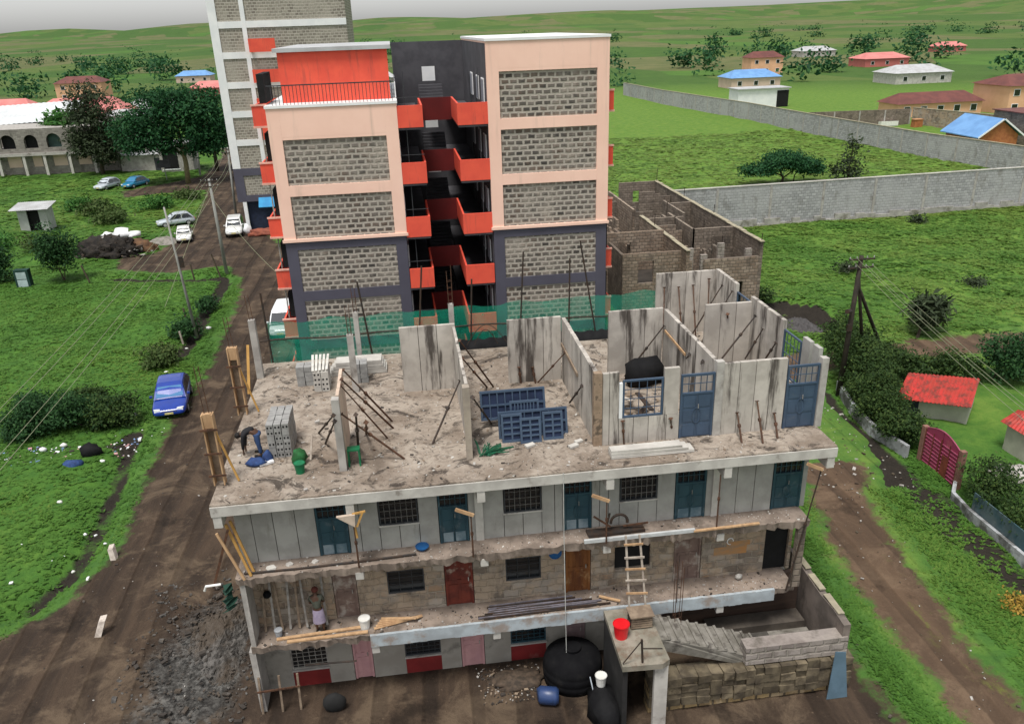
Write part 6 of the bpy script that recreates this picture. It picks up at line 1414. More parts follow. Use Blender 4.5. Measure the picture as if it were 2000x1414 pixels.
for px, py, q in ((1690, 690, (1686, 545)), (1730, 668, (1687, 560))):
    bpt = at(px, py, z=.9); bpt2 = Vector((bpt.x, bpt.y, 0)); tp = Vector((31.28, 20.0, 7.6 if px == 1690 else 7.0)); MB().tube([bpt2, tp], .13, 8, .09).build('strut', pole_wood, t, smooth=True)
MB().tube([(31.0, 19.8, 5.4), (30.7, 19.6, 5.45)], .14, 8).build('street_lamp', rust_dk, t); MB().box(30.95, 31.25, 19.75, 19.9, 4.2, 4.6).build('meter_box', rust_dk, t)
def wire(a, b_, label, sag, group, r=.014, n=18):
    a = Vector(a); b_ = Vector(b_); return MB().tube([a.lerp(b_, i/n)-Vector((0, 0, sag*4*(i/n)*(1-i/n))) for i in range(n+1)], r, 4).build('power_line', wire_m, label=label, cat='power line', group=group)
for i, (dx, zz) in enumerate(((-.7, 8.75), (-.3, 8.70), (.3, 8.3), (.7, 8.28))):
    wire((-10.98+dx, 57.7, zz), (-8.6+dx*1.2, -6, zz-.55), ['leftmost', 'second from left', 'second from right', 'rightmost'][i]+' of the four wires crossing the left field', .9, 'wires over the left field', .012)
    wire((-10.98+dx, 57.9, zz), (-14.3+dx, 86, zz-.5), ['leftmost', 'second from left', 'second from right', 'rightmost'][i]+' wire between the junction pole and the pole by the white vehicle', .5, 'wires along the back road', .012)
wire((-10.98, 57.8, 8.3), (-14.2, 47.5, 0), 'stay wire dropping from the junction pole to the ground', 0, 'stay wires', .018)
wire((-10.98, 57.8, 7.2), (-.4, 31, 5.2), 'dark service cable from the junction pole to the tower', .8, 'service cables', .015)
for i, (dx, zz) in enumerate(((-.7, 8.5), (-.3, 8.45), (.3, 8.05), (.7, 8.0))):
    wire((31.31+dx, 19.9, zz), (26.6+dx*1.3, -6, zz-.6), ['leftmost', 'second from left', 'second from right', 'rightmost'][i]+' wire running right from the strutted timber pole', .35, 'wires over the red roofs', .010)
# fence posts along the ditch
for i, (px, py, hh, lb) in enumerate(((178, 557, 1.9, 'leaning dark fence post right of the rounded bush'), (380, 548, 1.6, 'dark fence post left of the tall pole by the ditch end'), (430, 540, 2.2, 'slanting dark post beside the junction pole'), (368, 640, 1.6, 'thin dark post by the bramble at the tall pole'), (358, 672, 1.0, 'short pale stake below the tall pole'))):
    p = at(px, py, z=0); MB().plank(p, p+Vector((-.45 if i in (0, 2) else -.1, 0, hh)), .12, .1, (0, 1, 0)).build('fence_post', timber_grey if i == 4 else bark, label=lb, cat='post', group='old posts by the ditch')
# ------------------------------------------------------------------ vehicles (local +x = forward)
def car(name, label, cat, loc, rz, L, W, H, col, kind='sedan', group=None, glassm=None):
    t = thing(name, label, cat, loc, group); t.rotation_euler = (0, 0, rz)
    gm = glassm or glass; h = W/2
    belt = {'sedan': .88, 'hatch': .9, 'suv': 1.05, 'van': 1.15, 'pickup': 1.05}[kind]*H/{'sedan': 1.45, 'hatch': 1.5, 'suv': 1.75, 'van': 1.95, 'pickup': 1.8}[kind]
    hood = belt*.93; zb = .24 if kind in ('sedan', 'hatch') else .36
    # lower body: rings of a rounded section
    st = [(-L/2, .80, zb+.16, belt*.80), (-L/2+.06, .90, zb+.06, belt*.94), (-L/2+.35, .97, zb, belt*.99), (-L*.25, 1, zb, belt), (0, 1, zb, belt), (L*.20, 1, zb, belt*.985), (L*.36, .98, zb, hood*.96), (L/2-.22, .93, zb+.02, hood*.86), (L/2-.05, .84, zb+.06, hood*.74), (L/2, .74, zb+.14, hood*.60)]
    vs = []; n = 12
    for x, w, z0, z1 in st:
        hw = h*w; d = (z1-z0)
        for (u, v) in ((0, 0), (.72, 0), (.95, .10), (1.0, .34), (1.0, .62), (.96, .84), (.84, .97), (0, 1.0), (-.84, .97), (-.96, .84), (-1, .62), (-1, .34), (-.95, .10), (-.72, 0)): vs.append((x, hw*u, z0+d*v))
    m_ = 14; fs = [(i*m_+k, i*m_+(k+1) % m_, (i+1)*m_+(k+1) % m_, (i+1)*m_+k) for i in range(len(st)-1) for k in range(m_)]
    fs += [tuple(reversed(range(m_))), tuple(range((len(st)-1)*m_, len(st)*m_))]
    b = MB(); b.add(vs, fs); body = b.build('body', col, t, smooth=True, local=True)
    sub = body.modifiers.new('smooth', 'SUBSURF'); sub.levels = 1; sub.render_levels = 2
    # cabin
    P = {'sedan': (-L*.40, -L*.24, L*.06, L*.245), 'hatch': (-L*.47, -L*.33, L*.02, L*.22), 'suv': (-L*.485, -L*.43, L*.04, L*.22), 'van': (-L*.495, -L*.47, L*.22, L*.36), 'pickup': (-L*.12, -L*.08, L*.08, L*.23)}[kind]
    xb0, xt0, xt1, xb1 = P; wb, wt = h*.93, h*.74
    zt = H-.03; z0 = belt-.04
    def ring(z, f): return None
    b = MB(); N = 5; rows = []
    prof = [(xb0, z0, wb), (xb0+(xt0-xb0)*.5, (z0+zt)/2+.05, (wb+wt)/2*1.01), (xt0, zt-.03, wt), (xt0+.25, zt+.02, wt*.99), ((xt0+xt1)/2, zt+.03, wt), (xt1-.2, zt+.015, wt), (xt1, zt-.03, wt*.99), (xb1+(xt1-xb1)*.5, (z0+zt)/2+.05, (wb+wt)/2*.99), (xb1, z0, wb*.97)]
    vs = []
    for x, z, w in prof: vs += [(x, -w, z), (x, -w*.8, z+.025), (x, 0, z+.04), (x, w*.8, z+.025), (x, w, z)]
    k = len(prof); fs = [(i*5+j, i*5+j+1, (i+1)*5+j+1, (i+1)*5+j) for i in range(k-1) for j in range(4)]
    # flanks down to the belt line
    base = len(vs)
    for x, z, w in prof: vs += [(x, -wb*1.0, z0), (x, wb*1.0, z0)]
    for i in range(k-1): fs += [(base+2*i, i*5, (i+1)*5, base+2*i+2), (i*5+4, base+2*i+1, base+2*i+3, (i+1)*5+4)]
    b.add(vs, fs); cab = b.build('cabin', col, t, smooth=False, local=True)
    # glazing panels just proud of the cabin
    def glz(nm, q, mt): 
        g = MB(); c = sum((Vector(p) for p in q), Vector())/4; nr = (Vector(q[1])-Vector(q[0])).cross(Vector(q[3])-Vector(q[0])).normalized(); out = c-Vector(((xb0+xb1)/2, 0, (z0+zt)/2))
        if nr.dot(out) < 0: nr = -nr
        q2 = [Vector(p)+nr*.03 for p in q]; q3 = [Vector(p)+nr*.002 for p in q]
        g.add(q2+q3, [(0, 1, 2, 3), (7, 6, 5, 4)]+[(i, (i+1) % 4, 4+(i+1) % 4, 4+i) for i in range(4)]); return g.build(nm, mt, t, local=True)
    def lerp(a, c, f): return tuple(a[i]+(c[i]-a[i])*f for i in range(3))
    zl, zh = z0+.07, zt-.10
    def fx(a, c, z): return a+(c-a)*(z-z0)/(zt-z0)
    wz = lambda z: wb+(wt-wb)*(z-z0)/(zt-z0)
    off = .035
    glz('windshield', [(fx(xb1, xt1, zl)+off, -wz(zl)*.88, zl), (fx(xb1, xt1, zl)+off, wz(zl)*.88, zl), (fx(xb1, xt1, zh)+off, wz(zh)*.88, zh), (fx(xb1, xt1, zh)+off, -wz(zh)*.88, zh)], gm)
    glz('rear_window', [(fx(xb0, xt0, zl)-off, -wz(zl)*.86, zl), (fx(xb0, xt0, zl)-off, wz(zl)*.86, zl), (fx(xb0, xt0, zh)-off, wz(zh)*.86, zh), (fx(xb0, xt0, zh)-off, -wz(zh)*.86, zh)], gm)
    for s_ in (-1, 1):
        xm = (xt0+xt1)/2+.05
        for (xa, xc) in ((None, xm-.05), (xm+.05, None)):
            q = []
            for z in (zl, zh):
                a_ = fx(xb0, xt0, z)+.16 if xa is None else xa; c_ = fx(xb1, xt1, z)-.16 if xc is None else xc
                q.append(((a_, s_*(wz(z)+.012), z), (c_, s_*(wz(z)+.012), z)))
            glz('side_window', [q[0][0], q[0][1], q[1][1], q[1][0]], glass)
    rw = .31 if kind in ('sedan', 'hatch') else .36
    for sx in (-L*.30, L*.31):
        for s_ in (-1, 1):
            y0 = s_*(h-.17); y1 = s_*(h+.01)
            w = MB().tube([(sx, y0, rw), (sx, y0*.5+y1*.5, rw), (sx, y1, rw)], [rw*.93, rw, rw*.95], 20).build('wheel', tyre_m, t, local=True); 
            MB().tube([(sx, y1+s_*.001, rw), (sx, y1+s_*.012, rw)], rw*.62, 14).build('rim', rim_m, w, local=True)
    for s_ in (-1, 1):
        MB().obox((L/2-.16, s_*h*.66, hood*.74), (.09, s_*-.03, 0), (0, h*.17, 0), (-.02, 0, .075)).build('headlight', lamp_m, t, local=True)
        MB().obox((-L/2+.05, s_*h*.72, belt*.80), (.04, 0, 0), (0, h*.14, 0), (0, 0, .09)).build('tail_light', redlamp, t, local=True)
        MB().obox((fx(xb1, xt1, z0+.1)-.12, s_*(h+.07), belt+.08), (.05, 0, 0), (0, .08, 0), (0, 0, .06)).build('mirror', col, t, local=True)
    MB().obox((L/2-.0, 0, zb+.20), (.012, 0, 0), (0, .24, 0), (0, 0, .055)).build('number_plate', plate_m, t, local=True)
    MB().obox((L/2-.035, 0, hood*.62), (.02, 0, 0), (0, h*.46, 0), (0, 0, .05)).build('radiator_grille', bar_m, t, local=True)
    if kind == 'pickup': MB().box(-L*.47, -L*.15, -h*.86, h*.86, belt-.002, belt+.02).build('load_bed', bar_m, t, local=True)
    return t
p_blue = paint('blue_paint', (.008, .04, .30)); p_white = paint('white_car_paint', (.72, .72, .70)); p_silver = paint('silver_paint', (.38, .42, .46)); p_azure = paint('azure_paint', (.02, .20, .36)); p_sky = paint('pale_silver_paint', (.50, .55, .60)); p_van = paint('van_paint', (.78, .82, .83))
def head(a, c): return math.atan2(c[1]-a[1], c[0]-a[0])
car('parked_car', 'dark blue car parked at the grass edge of the left road', 'car', (-8.7, 27.0, .03), R_(-82), 4.7, 2.0, 1.5, p_blue, 'hatch', glassm=sky_refl_glass)
car('parked_car', 'white saloon facing the camera at the road junction', 'car', (-18.2, 74.0, .03), R_(-80), 4.3, 1.68, 1.42, p_white, 'sedan')
car('parked_car', 'white off roader facing the camera beside the white block', 'car', (-12.9, 75.3, .03), R_(-84), 4.7, 1.9, 1.85, p_white, 'suv')
car('parked_car', 'pale silver estate car behind the white saloon', 'car', (-21.0, 82.2, .03), R_(-158), 4.4, 1.7, 1.5, p_sky, 'hatch')
car('parked_car', 'silver hatchback parked on the grass left of the azure car', 'car', (-37.9, 112.6, .1), R_(-112), 4.4, 1.75, 1.5, p_sky, 'hatch')
car('parked_car', 'azure car parked on the grass beside the silver hatchback', 'car', (-33.9, 113.0, .1), R_(-116), 4.6, 1.8, 1.5, p_azure, 'sedan', glassm=sky_refl_glass)
car('parked_van', 'white van standing behind the green net beside the tower', 'van', (-3.35, 39.6, .03), R_(-91), 4.6, 1.75, 1.95, p_van, 'van')

# ------------------------------------------------------------------ people: one skinned body, clothes over it
def skin_body(name, joints, bones, mat, parent, root=0, lv=2):
    me = bpy.data.meshes.new(name); o0 = WL[parent.name]
    me.from_pydata([tuple(Vector(j[:3])-o0) for j in joints], bones, []); o = bpy.data.objects.new(name, me); link(o); o.parent = parent; WL[o.name] = o0.copy()
    sk = o.modifiers.new('skin', 'SKIN'); sv = me.skin_vertices[0].data
    for i, j in enumerate(joints):
        rx = j[3]; ry = j[4] if len(j) > 4 else rx; sv[i].radius = (rx, ry); sv[i].use_root = (i == root)
    sk.use_smooth_shade = True; sb = o.modifiers.new('sub', 'SUBSURF'); sb.levels = lv; sb.render_levels = lv
    me.materials.append(mat); return o
def hand(J, B, w, d, side, i_w):
    """palm and five fingers growing from wrist joint i_w"""
    w = Vector(w); d = Vector(d).normalized(); s_ = Vector(side).normalized(); n0 = len(J)
    J.append((*(w+d*.06), .026, .02)); B.append((i_w, n0))
    for k, (o, l) in enumerate(((-.027, .075), (-.009, .085), (.009, .08), (.026, .062))):
        a = len(J); J.append((*(w+d*.10+s_*o), .009)); J.append((*(w+d*(.10+l*.55)+s_*o*1.1), .0085)); J.append((*(w+d*(.10+l)+s_*o*1.1+Vector((0, .012, -.012))), .007)); B += [(n0, a), (a, a+1), (a+1, a+2)]
    a = len(J); J.append((*(w+d*.05-s_*.035), .010)); J.append((*(w+d*.085-s_*.052), .008)); B += [(n0, a), (a, a+1)]
def face(parent, c, fwd, up, r):
    c = Vector(c); f = Vector(fwd).normalized(); u = Vector(up).normalized(); s_ = f.cross(u).normalized()
    MB().obox(c+f*r*1.0, s_*.013, f*.022, u*.022).build('nose', skin_m, parent)
    for k in (-1, 1):
        MB().lathe(c+f*r*.90+s_*k*.033+u*.012, [(.002, -.008), (.012, 0), (.002, .008)], 8).build('eye', white_plastic, parent)
        MB().obox(c+s_*k*r*.97-u*.005, s_*.010, f*.018, u*.03).build('ear', skin_m, parent)
    MB().obox(c+f*r*.93-u*.05, s_*.024, f*.006, u*.007).build('mouth', hair_red, parent)
# standing woman on the lower gallery, back to the camera, head bent
x, y, z = 2.55, .48, Z1
t = thing('person', 'person standing on the lower gallery in olive top and lilac skirt, red brown head covering', 'person', (x, y, z))
J = [(x, y, z+.88, .125, .10), (x, y+.02, z+1.10, .115, .095), (x-.01, y+.05, z+1.30, .135, .095), (x-.02, y+.09, z+1.43, .055), (x-.02, y+.13, z+1.52, .075, .085), (x-.02, y+.15, z+1.62, .07, .08),
     (x-.09, y, z+.80, .085), (x-.10, y-.01, z+.45, .058), (x-.10, y+.03, z+.08, .038), (x-.11, y+.13, z+.035, .035, .03),
     (x+.09, y, z+.80, .085), (x+.11, y-.02, z+.45, .058), (x+.12, y+.0, z+.08, .038), (x+.13, y+.10, z+.035, .035, .03),
     (x-.18, y+.06, z+1.36, .055), (x-.24, y+.12, z+1.10, .042), (x-.16, y+.28, z+.98, .030),
     (x+.16, y+.06, z+1.36, .055), (x+.22, y+.13, z+1.10, .042), (x+.12, y+.29, z+1.0, .030)]
B = [(0, 1), (1, 2), (2, 3), (3, 4), (4, 5), (0, 6), (6, 7), (7, 8), (8, 9), (0, 10), (10, 11), (11, 12), (12, 13), (2, 14), (14, 15), (15, 16), (2, 17), (17, 18), (18, 19)]
hand(J, B, J[16][:3], (.4, .9, -.15), (0, 0, 1), 16); hand(J, B, J[19][:3], (-.4, .9, -.15), (0, 0, 1), 19)
skin_body('body', J, B, skin_m, t)
skin_body('top', [(x, y, z+.92, .15, .125), (x, y+.02, z+1.10, .135, .115), (x-.01, y+.05, z+1.31, .155, .115), (x-.02, y+.085, z+1.40, .08), (x-.185, y+.06, z+1.36, .072), (x-.235, y+.11, z+1.16, .058), (x+.165, y+.06, z+1.36, .072), (x+.215, y+.12, z+1.16, .058)], [(0, 1), (1, 2), (2, 3), (2, 4), (4, 5), (2, 6), (6, 7)], greentop, t)
b = MB(); n = 20; rows = [(.93, .155, .13), (.85, .18, .15), (.6, .20, .16), (.42, .215, .165)]
b.add([(x+.01+rx*math.cos(2*PI*k/n)*(1+.05*math.sin(5*k)*(zz < .7)), y-.0+ry*math.sin(2*PI*k/n)*(1+.05*math.cos(4*k)*(zz < .7)), z+zz) for zz, rx, ry in rows for k in range(n)], [(i*n+k, i*n+(k+1) % n, (i+1)*n+(k+1) % n, (i+1)*n+k) for i in range(3) for k in range(n)])
b.build('skirt', lilac_m, t, smooth=True)
hd = (x-.02, y+.14, z+1.57)
lump_t = MB(); 
def cap(parent, c, r, mat, name, sq=(1, 1, 1)):
    b = MB(); prof = [(r*math.sin(a), r*math.cos(a)*sq[2]) for a in [PI*.66*(1-i/8) for i in range(9)]]
    b.lathe(c, [(max(q[0], .001), q[1]) for q in prof], 16); return b.build(name, mat, parent, smooth=True)
cap(t, (hd[0], hd[1]-.012, hd[2]+.02), .112, hair_red, 'head_wrap'); face(t, hd, (0, 1, -.25), (0, .25, 1), .085)
for sx in (-.105, .125): MB().box(x+sx-.045, x+sx+.045, y-.06, y+.17, z, z+.035, .004).build('sandal', shoe_m, t)
MB().box(x-.16, x+.1, y+.32, y+.44, z+.92, z+1.0, .01).build('cloth_bundle', M('cloth_bundle', (.4, .33, .27), scale=8), label='pale cloth held by the person on the lower gallery', cat='cloth')
# worker bending over on the roof
x, y, z = 1.02, 3.05, Z3
t = thing('person', 'worker bent over on the roof in black jacket and blue jeans beside the block stack', 'person', (x, y, z))
J = [(x+.02, y, z+.84, .125, .11), (x-.18, y, z+.92, .12, .12), (x-.36, y+.0, z+.87, .135, .12), (x-.47, y, z+.80, .055), (x-.54, y-.01, z+.76, .075, .08), (x-.60, y-.01, z+.71, .07, .075),
     (x+.03, y-.1, z+.78, .095), (x+.06, y-.13, z+.44, .064), (x+.10, y-.15, z+.09, .042), (x-.02, y-.17, z+.04, .036, .03),
     (x+.03, y+.1, z+.78, .095), (x-.05, y+.13, z+.46, .064), (x+.06, y+.17, z+.09, .042), (x-.06, y+.18, z+.04, .036, .03),
     (x-.38, y-.17, z+.80, .058), (x-.42, y-.20, z+.52, .044), (x-.44, y-.16, z+.27, .032),
     (x-.38, y+.17, z+.80, .058), (x-.40, y+.20, z+.52, .044), (x-.42, y+.12, z+.27, .032)]
hand(J, B2 := [(0, 1), (1, 2), (2, 3), (3, 4), (4, 5), (0, 6), (6, 7), (7, 8), (8, 9), (0, 10), (10, 11), (11, 12), (12, 13), (2, 14), (14, 15), (15, 16), (2, 17), (17, 18), (18, 19)], J[16][:3], (0, .1, -1), (1, 0, 0), 16); hand(J, B2, J[19][:3], (0, -.1, -1), (1, 0, 0), 19)
skin_body('body', J, B2, skin_m, t)
skin_body('jacket', [(x-.02, y, z+.90, .14, .135), (x-.18, y, z+.93, .14, .14), (x-.36, y, z+.87, .155, .14), (x-.45, y, z+.815, .085), (x-.38, y-.18, z+.80, .076), (x-.42, y-.20, z+.52, .060), (x-.44, y-.165, z+.31, .048), (x-.38, y+.18, z+.80, .076), (x-.40, y+.20, z+.52, .060), (x-.42, y+.13, z+.31, .048)], [(0, 1), (1, 2), (2, 3), (2, 4), (4, 5), (5, 6), (2, 7), (7, 8), (8, 9)], jacket_m, t)
skin_body('jeans', [(x+.03, y, z+.86, .145, .135), (x+.035, y-.1, z+.76, .112), (x+.06, y-.13, z+.44, .080), (x+.10, y-.15, z+.11, .060), (x+.035, y+.1, z+.76, .112), (x-.05, y+.13, z+.46, .080), (x+.06, y+.17, z+.11, .060)], [(0, 1), (1, 2), (2, 3), (0, 4), (4, 5), (5, 6)], jeans_m, t)
hd = Vector((x-.57, y-.01, z+.74)); cap(t, hd+Vector((.0, 0, .03)), .105, hair_m, 'hair'); face(t, hd, (-.75, 0, -.65), (-.65, 0, .75), .082)
for (sx, sy) in ((.03, -.16), (-.01, .175)): MB().box(x+sx-.15, x+sx+.1, y+sy-.05, y+sy+.05, z, z+.075, .006).build('shoe', shoe_m, t)
lump('blue_cloth', (1.05, 2.35, Z3+.1), .24, cloth_blue, 'blue cloth lying at the feet of the bent worker', 'cloth', (1.3, .8, .7), 88, 2)
lump('blue_cloth', (1.38, 2.55, Z3+.1), .2, cloth_blue, 'dark blue rag against the front corner of the block stack', 'cloth', (.8, .8, 1.3), 89, 2)
# ------------------------------------------------------------------ far left: hut, cabinet, dump, arched building
t = thing('tin_hut', 'small pale hut with tin roof and dark doorway in the left field', 'hut', (-37.4, 84, 0))
w_ = M('hut_wall', (.42, .44, .42), (.34, .35, .33), scale=1.2)
for q in ((-39.0, -37.95), (-36.6, -35.75)): MB().box(*q, 83.0, 83.15, 0, 2.6).build('wall', w_, t)
MB().box(-39.0, -38.85, 83.16, 85.2, 0, 2.7).build('wall', w_, t); MB().box(-35.9, -35.75, 83.16, 85.2, 0, 2.7).build('wall', w_, t); MB().box(-38.84, -35.91, 85.05, 85.2, 0, 2.7).build('wall', w_, t)
MB().box(-37.94, -36.61, 83.4, 83.45, 0, 2.6).build('dark_doorway', black_in, t)
corr((-39.7, 82.4, 2.75), (-35.3, 82.4, 2.75), (-35.3, 85.7, 3.15), (-39.7, 85.7, 3.15), 40, .02, tin, t)
t = thing('green_cabinet', 'small dark green cabinet with two pale panels at the left edge', 'cabinet', (-28.9, 57.2, 0))
MB().box(-29.55, -28.3, 57.2, 57.9, 0, 1.75).build('body', M('cabinet_green', (.015, .05, .04), scale=2), t)
for z0, z1 in ((.2, .85), (.92, 1.55)): MB().box(-29.35, -28.5, 57.16, 57.195, z0, z1).build('panel', M('pale_panel', (.42, .52, .53), scale=2) if 'pale_panel' not in MATS else MATS['pale_panel'], t)
lump('rubbish_heap', (-24.8, 68.6, .2), 2.5, M('dump_dark', (.035, .028, .022), (.015, .013, .012), scale=2, bump=1., bd=.1), 'dark rubbish heap beside the back road', 'heap', (1.25, .8, .7), 101, 4, jag=.22)
crumbs('rubbish', 260, (-27.6, -20.6, 66.8, 71), .2, .06, .22, [MATS['dump_dark'], MATS['brown_scrap'], MATS['dark_crumb'], timber_old, conc], 140, 'broken bits on the rubbish heap', surf=lambda x, y: max(.1, 1.7*(1-((x+24.6)/3.6)**2-((y-68.7)/2.2)**2)))
lump('rubbish_heap', (-21.8, 69.6, .2), 1.3, M('dump_rust', (.16, .085, .04), (.09, .05, .03), scale=2, bump=.8), 'rust brown heap at the right end of the dark rubbish heap', 'heap', (1.2, .8, .8), 102, 3)
for i, (x, y, s_, lb) in enumerate(((-23.9, 71.5, .8, 'largest white plastic sheet on the rubbish heap'), (-22.6, 71.0, .55, 'white plastic bundle right of the largest sheet on the heap'), (-25.6, 71.6, .45, 'white plastic scrap at the left on the rubbish heap'))): lump('plastic_sheet', (x, y, 1.5), s_, whitep, lb, 'plastic sheet', (1.3, .7, .8), 110+i, 2, 'white plastic on the rubbish heap', jag=.4)
mound('gravel_heap', (-20.6, 73.6), 1.8, 2.6, .5, M('pale_gravel', (.26, .24, .215), (.16, .15, .13), scale=3, bump=.6), 'pale gravel spread beside the white saloon', 12, 18)
AB = thing('arched_building', 'long unfinished block building with arched openings and cream panels below', 'building', (-53, 136, 0)); YA = 131.
st = brick_mat('arch_block', .6, .3, ((.17, .155, .14), (.27, .25, .225)), (.22, .20, .18), .04, grime=(.07, .065, .055))
b = MB(); x = -64.0
bays = [-62.3, -57.6, -53.6, -49.0, -45.0]
def arch_panel(x0, x1, xc, r, zb, zs, z1, y):
    """wall bay with a round headed opening"""
    m_ = MB(); n = 10; arc = [(xc-r*math.cos(PI*i/n), zs+r*math.sin(PI*i/n)) for i in range(n+1)]
    m_.box(x0, xc-r, y, y+.35, 3.8, z1); m_.box(xc+r, x1, y, y+.35, 3.8, z1); m_.box(xc-r, xc+r, y, y+.35, 3.8, zb)
    vs = [(px_, y, pz) for px_, pz in arc]+[(px_, y, z1) for px_, _ in arc]+[(px_, y+.35, pz) for px_, pz in arc]+[(px_, y+.35, z1) for px_, _ in arc]; k = n+1
    m_.add(vs, [q for i in range(n) for q in ((i, i+1, k+i+1, k+i), (2*k+i+1, 2*k+i, 3*k+i, 3*k+i+1), (i+1, i, 2*k+i, 2*k+i+1))]); return m_.build('arched_wall', st, AB)
xs = [-64, -60.2, -56.2, -52.9, -48.9, -45, -41.2]
for i, (xa, xb) in enumerate(zip(xs[:-1], xs[1:])):
    arch_panel(xa, xb, (xa+xb)/2, min(1.15, (xb-xa)*.32), 4.5, 5.6, 7.6, YA)
    r = min(1.15, (xb-xa)*.32); MB().box((xa+xb)/2-r, (xa+xb)/2+r, YA+.8, YA+.85, 4.3, 7.0).build('dark_opening', black_in if i % 3 else M('green_dark', (.05, .09, .08), scale=1), AB)
    m2 = MB(); m2.box(xa, xa+.9, YA+1.0, YA+1.3, 0, 3.3); m2.box(xb-.9, xb, YA+1.0, YA+1.3, 0, 3.3); m2.box(xa+.9, xb-.9, YA+1.0, YA+1.3, 0, 1.35); m2.build('block_wall', st, AB)
    MB().box(xa+.9, xb-.9, YA+1.05, YA+1.2, 1.352, 3.2).build('cream_panel', cream, AB)
    MB().box(xa-.22, xa+.22, YA-.3, YA+.15, -.3, 3.3).build('pillar', conc_lt, AB)
MB().box(-64.2, -41, YA-.4, 142, 3.3, 3.78).build('floor_slab', conc, AB); MB().box(-64, -41.3, YA+.4, 142, 7.3, 7.55).build('roof_slab', conc, AB)
MB().box(-41.6, -41.2, YA+.36, 142, 0, 7.55).build('end_wall', st, AB); MB().box(-64, -41.6, 141.6, 142, 0, 7.3).build('back_wall', st, AB)
t = thing('white_roof_shed', 'low shed with whitish tin roof behind the arched building', 'shed', (-62, 150, 0)); corr((-72, 146, 7.0), (-54, 146, 7.6), (-53, 158, 10.2), (-72, 158, 9.6), 40, .05, M('whitish_tin', (.62, .65, .66), (.5, .52, .53), scale=.4), t); MB().box(-71.5, -54.5, 146.5, 157.5, 0, 6.9).build('wall', conc, t)
def house(label, x0, x1, y0, y1, h, wall_m, roof_m, rh=2.2, wins=3, name='house', stories=1, trim=whitep):
    t = thing(name, label, 'house', ((x0+x1)/2, (y0+y1)/2, 0)); MB().box(x0, x1, y0, y1, 0, h).build('wall', wall_m, t); o = .5; ym = (y0+y1)/2
    MB().add([(x0-o, y0-o, h+.02), (x1+o, y0-o, h+.02), (x1+o, y1+o, h+.02), (x0-o, y1+o, h+.02), (x0+(y1-y0)*.25, ym, h+rh), (x1-(y1-y0)*.25, ym, h+rh)], [(3, 2, 1, 0), (0, 1, 5, 4), (2, 3, 4, 5), (1, 2, 5), (3, 0, 4)]).build('roof', roof_m, t)
    for s in range(stories):
        zz = h*s/stories
        for i in range(wins):
            xc = x0+(x1-x0)*(i+.5)/wins; w = MB().box(xc-.75, xc+.75, y0-.06, y0+.02, zz+.9, zz+2.3).build('window', trim, t); MB().box(xc-.62, xc+.62, y0-.1, y0-.062, zz+1.0, zz+2.2).build('pane', pane_m, w)
    return t
house('pink walled house with pink roof seen above the arched building', -64, -50, 168, 180, 6.5, pinkp, pink_roof, 3.2, 3, stories=2)
house('second pink house at the left edge behind the white tin roof', -84, -69, 172, 184, 6.8, pinkp, pink_roof, 3, 3, stories=2)
house('grey flat block house behind the dark wispy tree', -46.5, -38.5, 142, 150, 8.2, conc, tin, .8, 2, stories=2)
t = thing('grey_shed', 'low grey shed under the broad tree, left of the sign board', 'shed', (-36, 132, 0)); MB().box(-40.5, -31.5, 129.5, 134, 0, 2.7).build('wall', conc, t); MB().box(-41, -31, 129, 134.5, 2.702, 2.85).build('roof', tin, t); MB().box(-35, -33.8, 129.44, 129.49, 0, 2.1).build('door', bar_m, t)
t = thing('dark_kiosk', 'dark kiosk with pale frame beside the yellow trunked tree', 'kiosk', (-30.5, 128, 0)); MB().box(-33.3, -28, 126.5, 131, 0, 4.6).build('wall', conc, t); MB().box(-32.8, -30.4, 126.42, 126.49, .6, 4.2).build('dark_doorway', black_in, t); MB().box(-33.6, -27.7, 126, 131.3, 4.602, 4.8).build('roof', tin, t)
for z, x0, x1 in ((.45, -33.0, -30.2), (4.22, -33.0, -30.2)): MB().box(x0, x1, 126.40, 126.5, z, z+.15).build('frame_rail', whitep, t)
t = thing('sign_board', 'bare sign board on a post at the road junction', 'sign', (-30.5, 118, 0)); MB().tube([(-30.5, 118, 0), (-30.6, 118, 2.6)], .07, 8).build('post', pole_conc, t); MB().box(-31.6, -29.6, 117.93, 117.98, 2.0, 3.2).build('panel', greyp, t)
lump('red_bundle', (-9.6, 73.5, .3), .9, M('red_clay', (.28, .085, .05), (.2, .06, .04), scale=3), 'red brown heap of bricks before the navy shop front', 'heap', (1.8, .7, .6), 130, 3)
for i, (x, y, lb) in enumerate(((-11.3, 74.0, 'whitish sack leaning by the white shop pier'),)): lump('white_sack', (x, y, .6), .55, whitep, lb, 'sack', (.8, .8, 1.4), 131, 2)
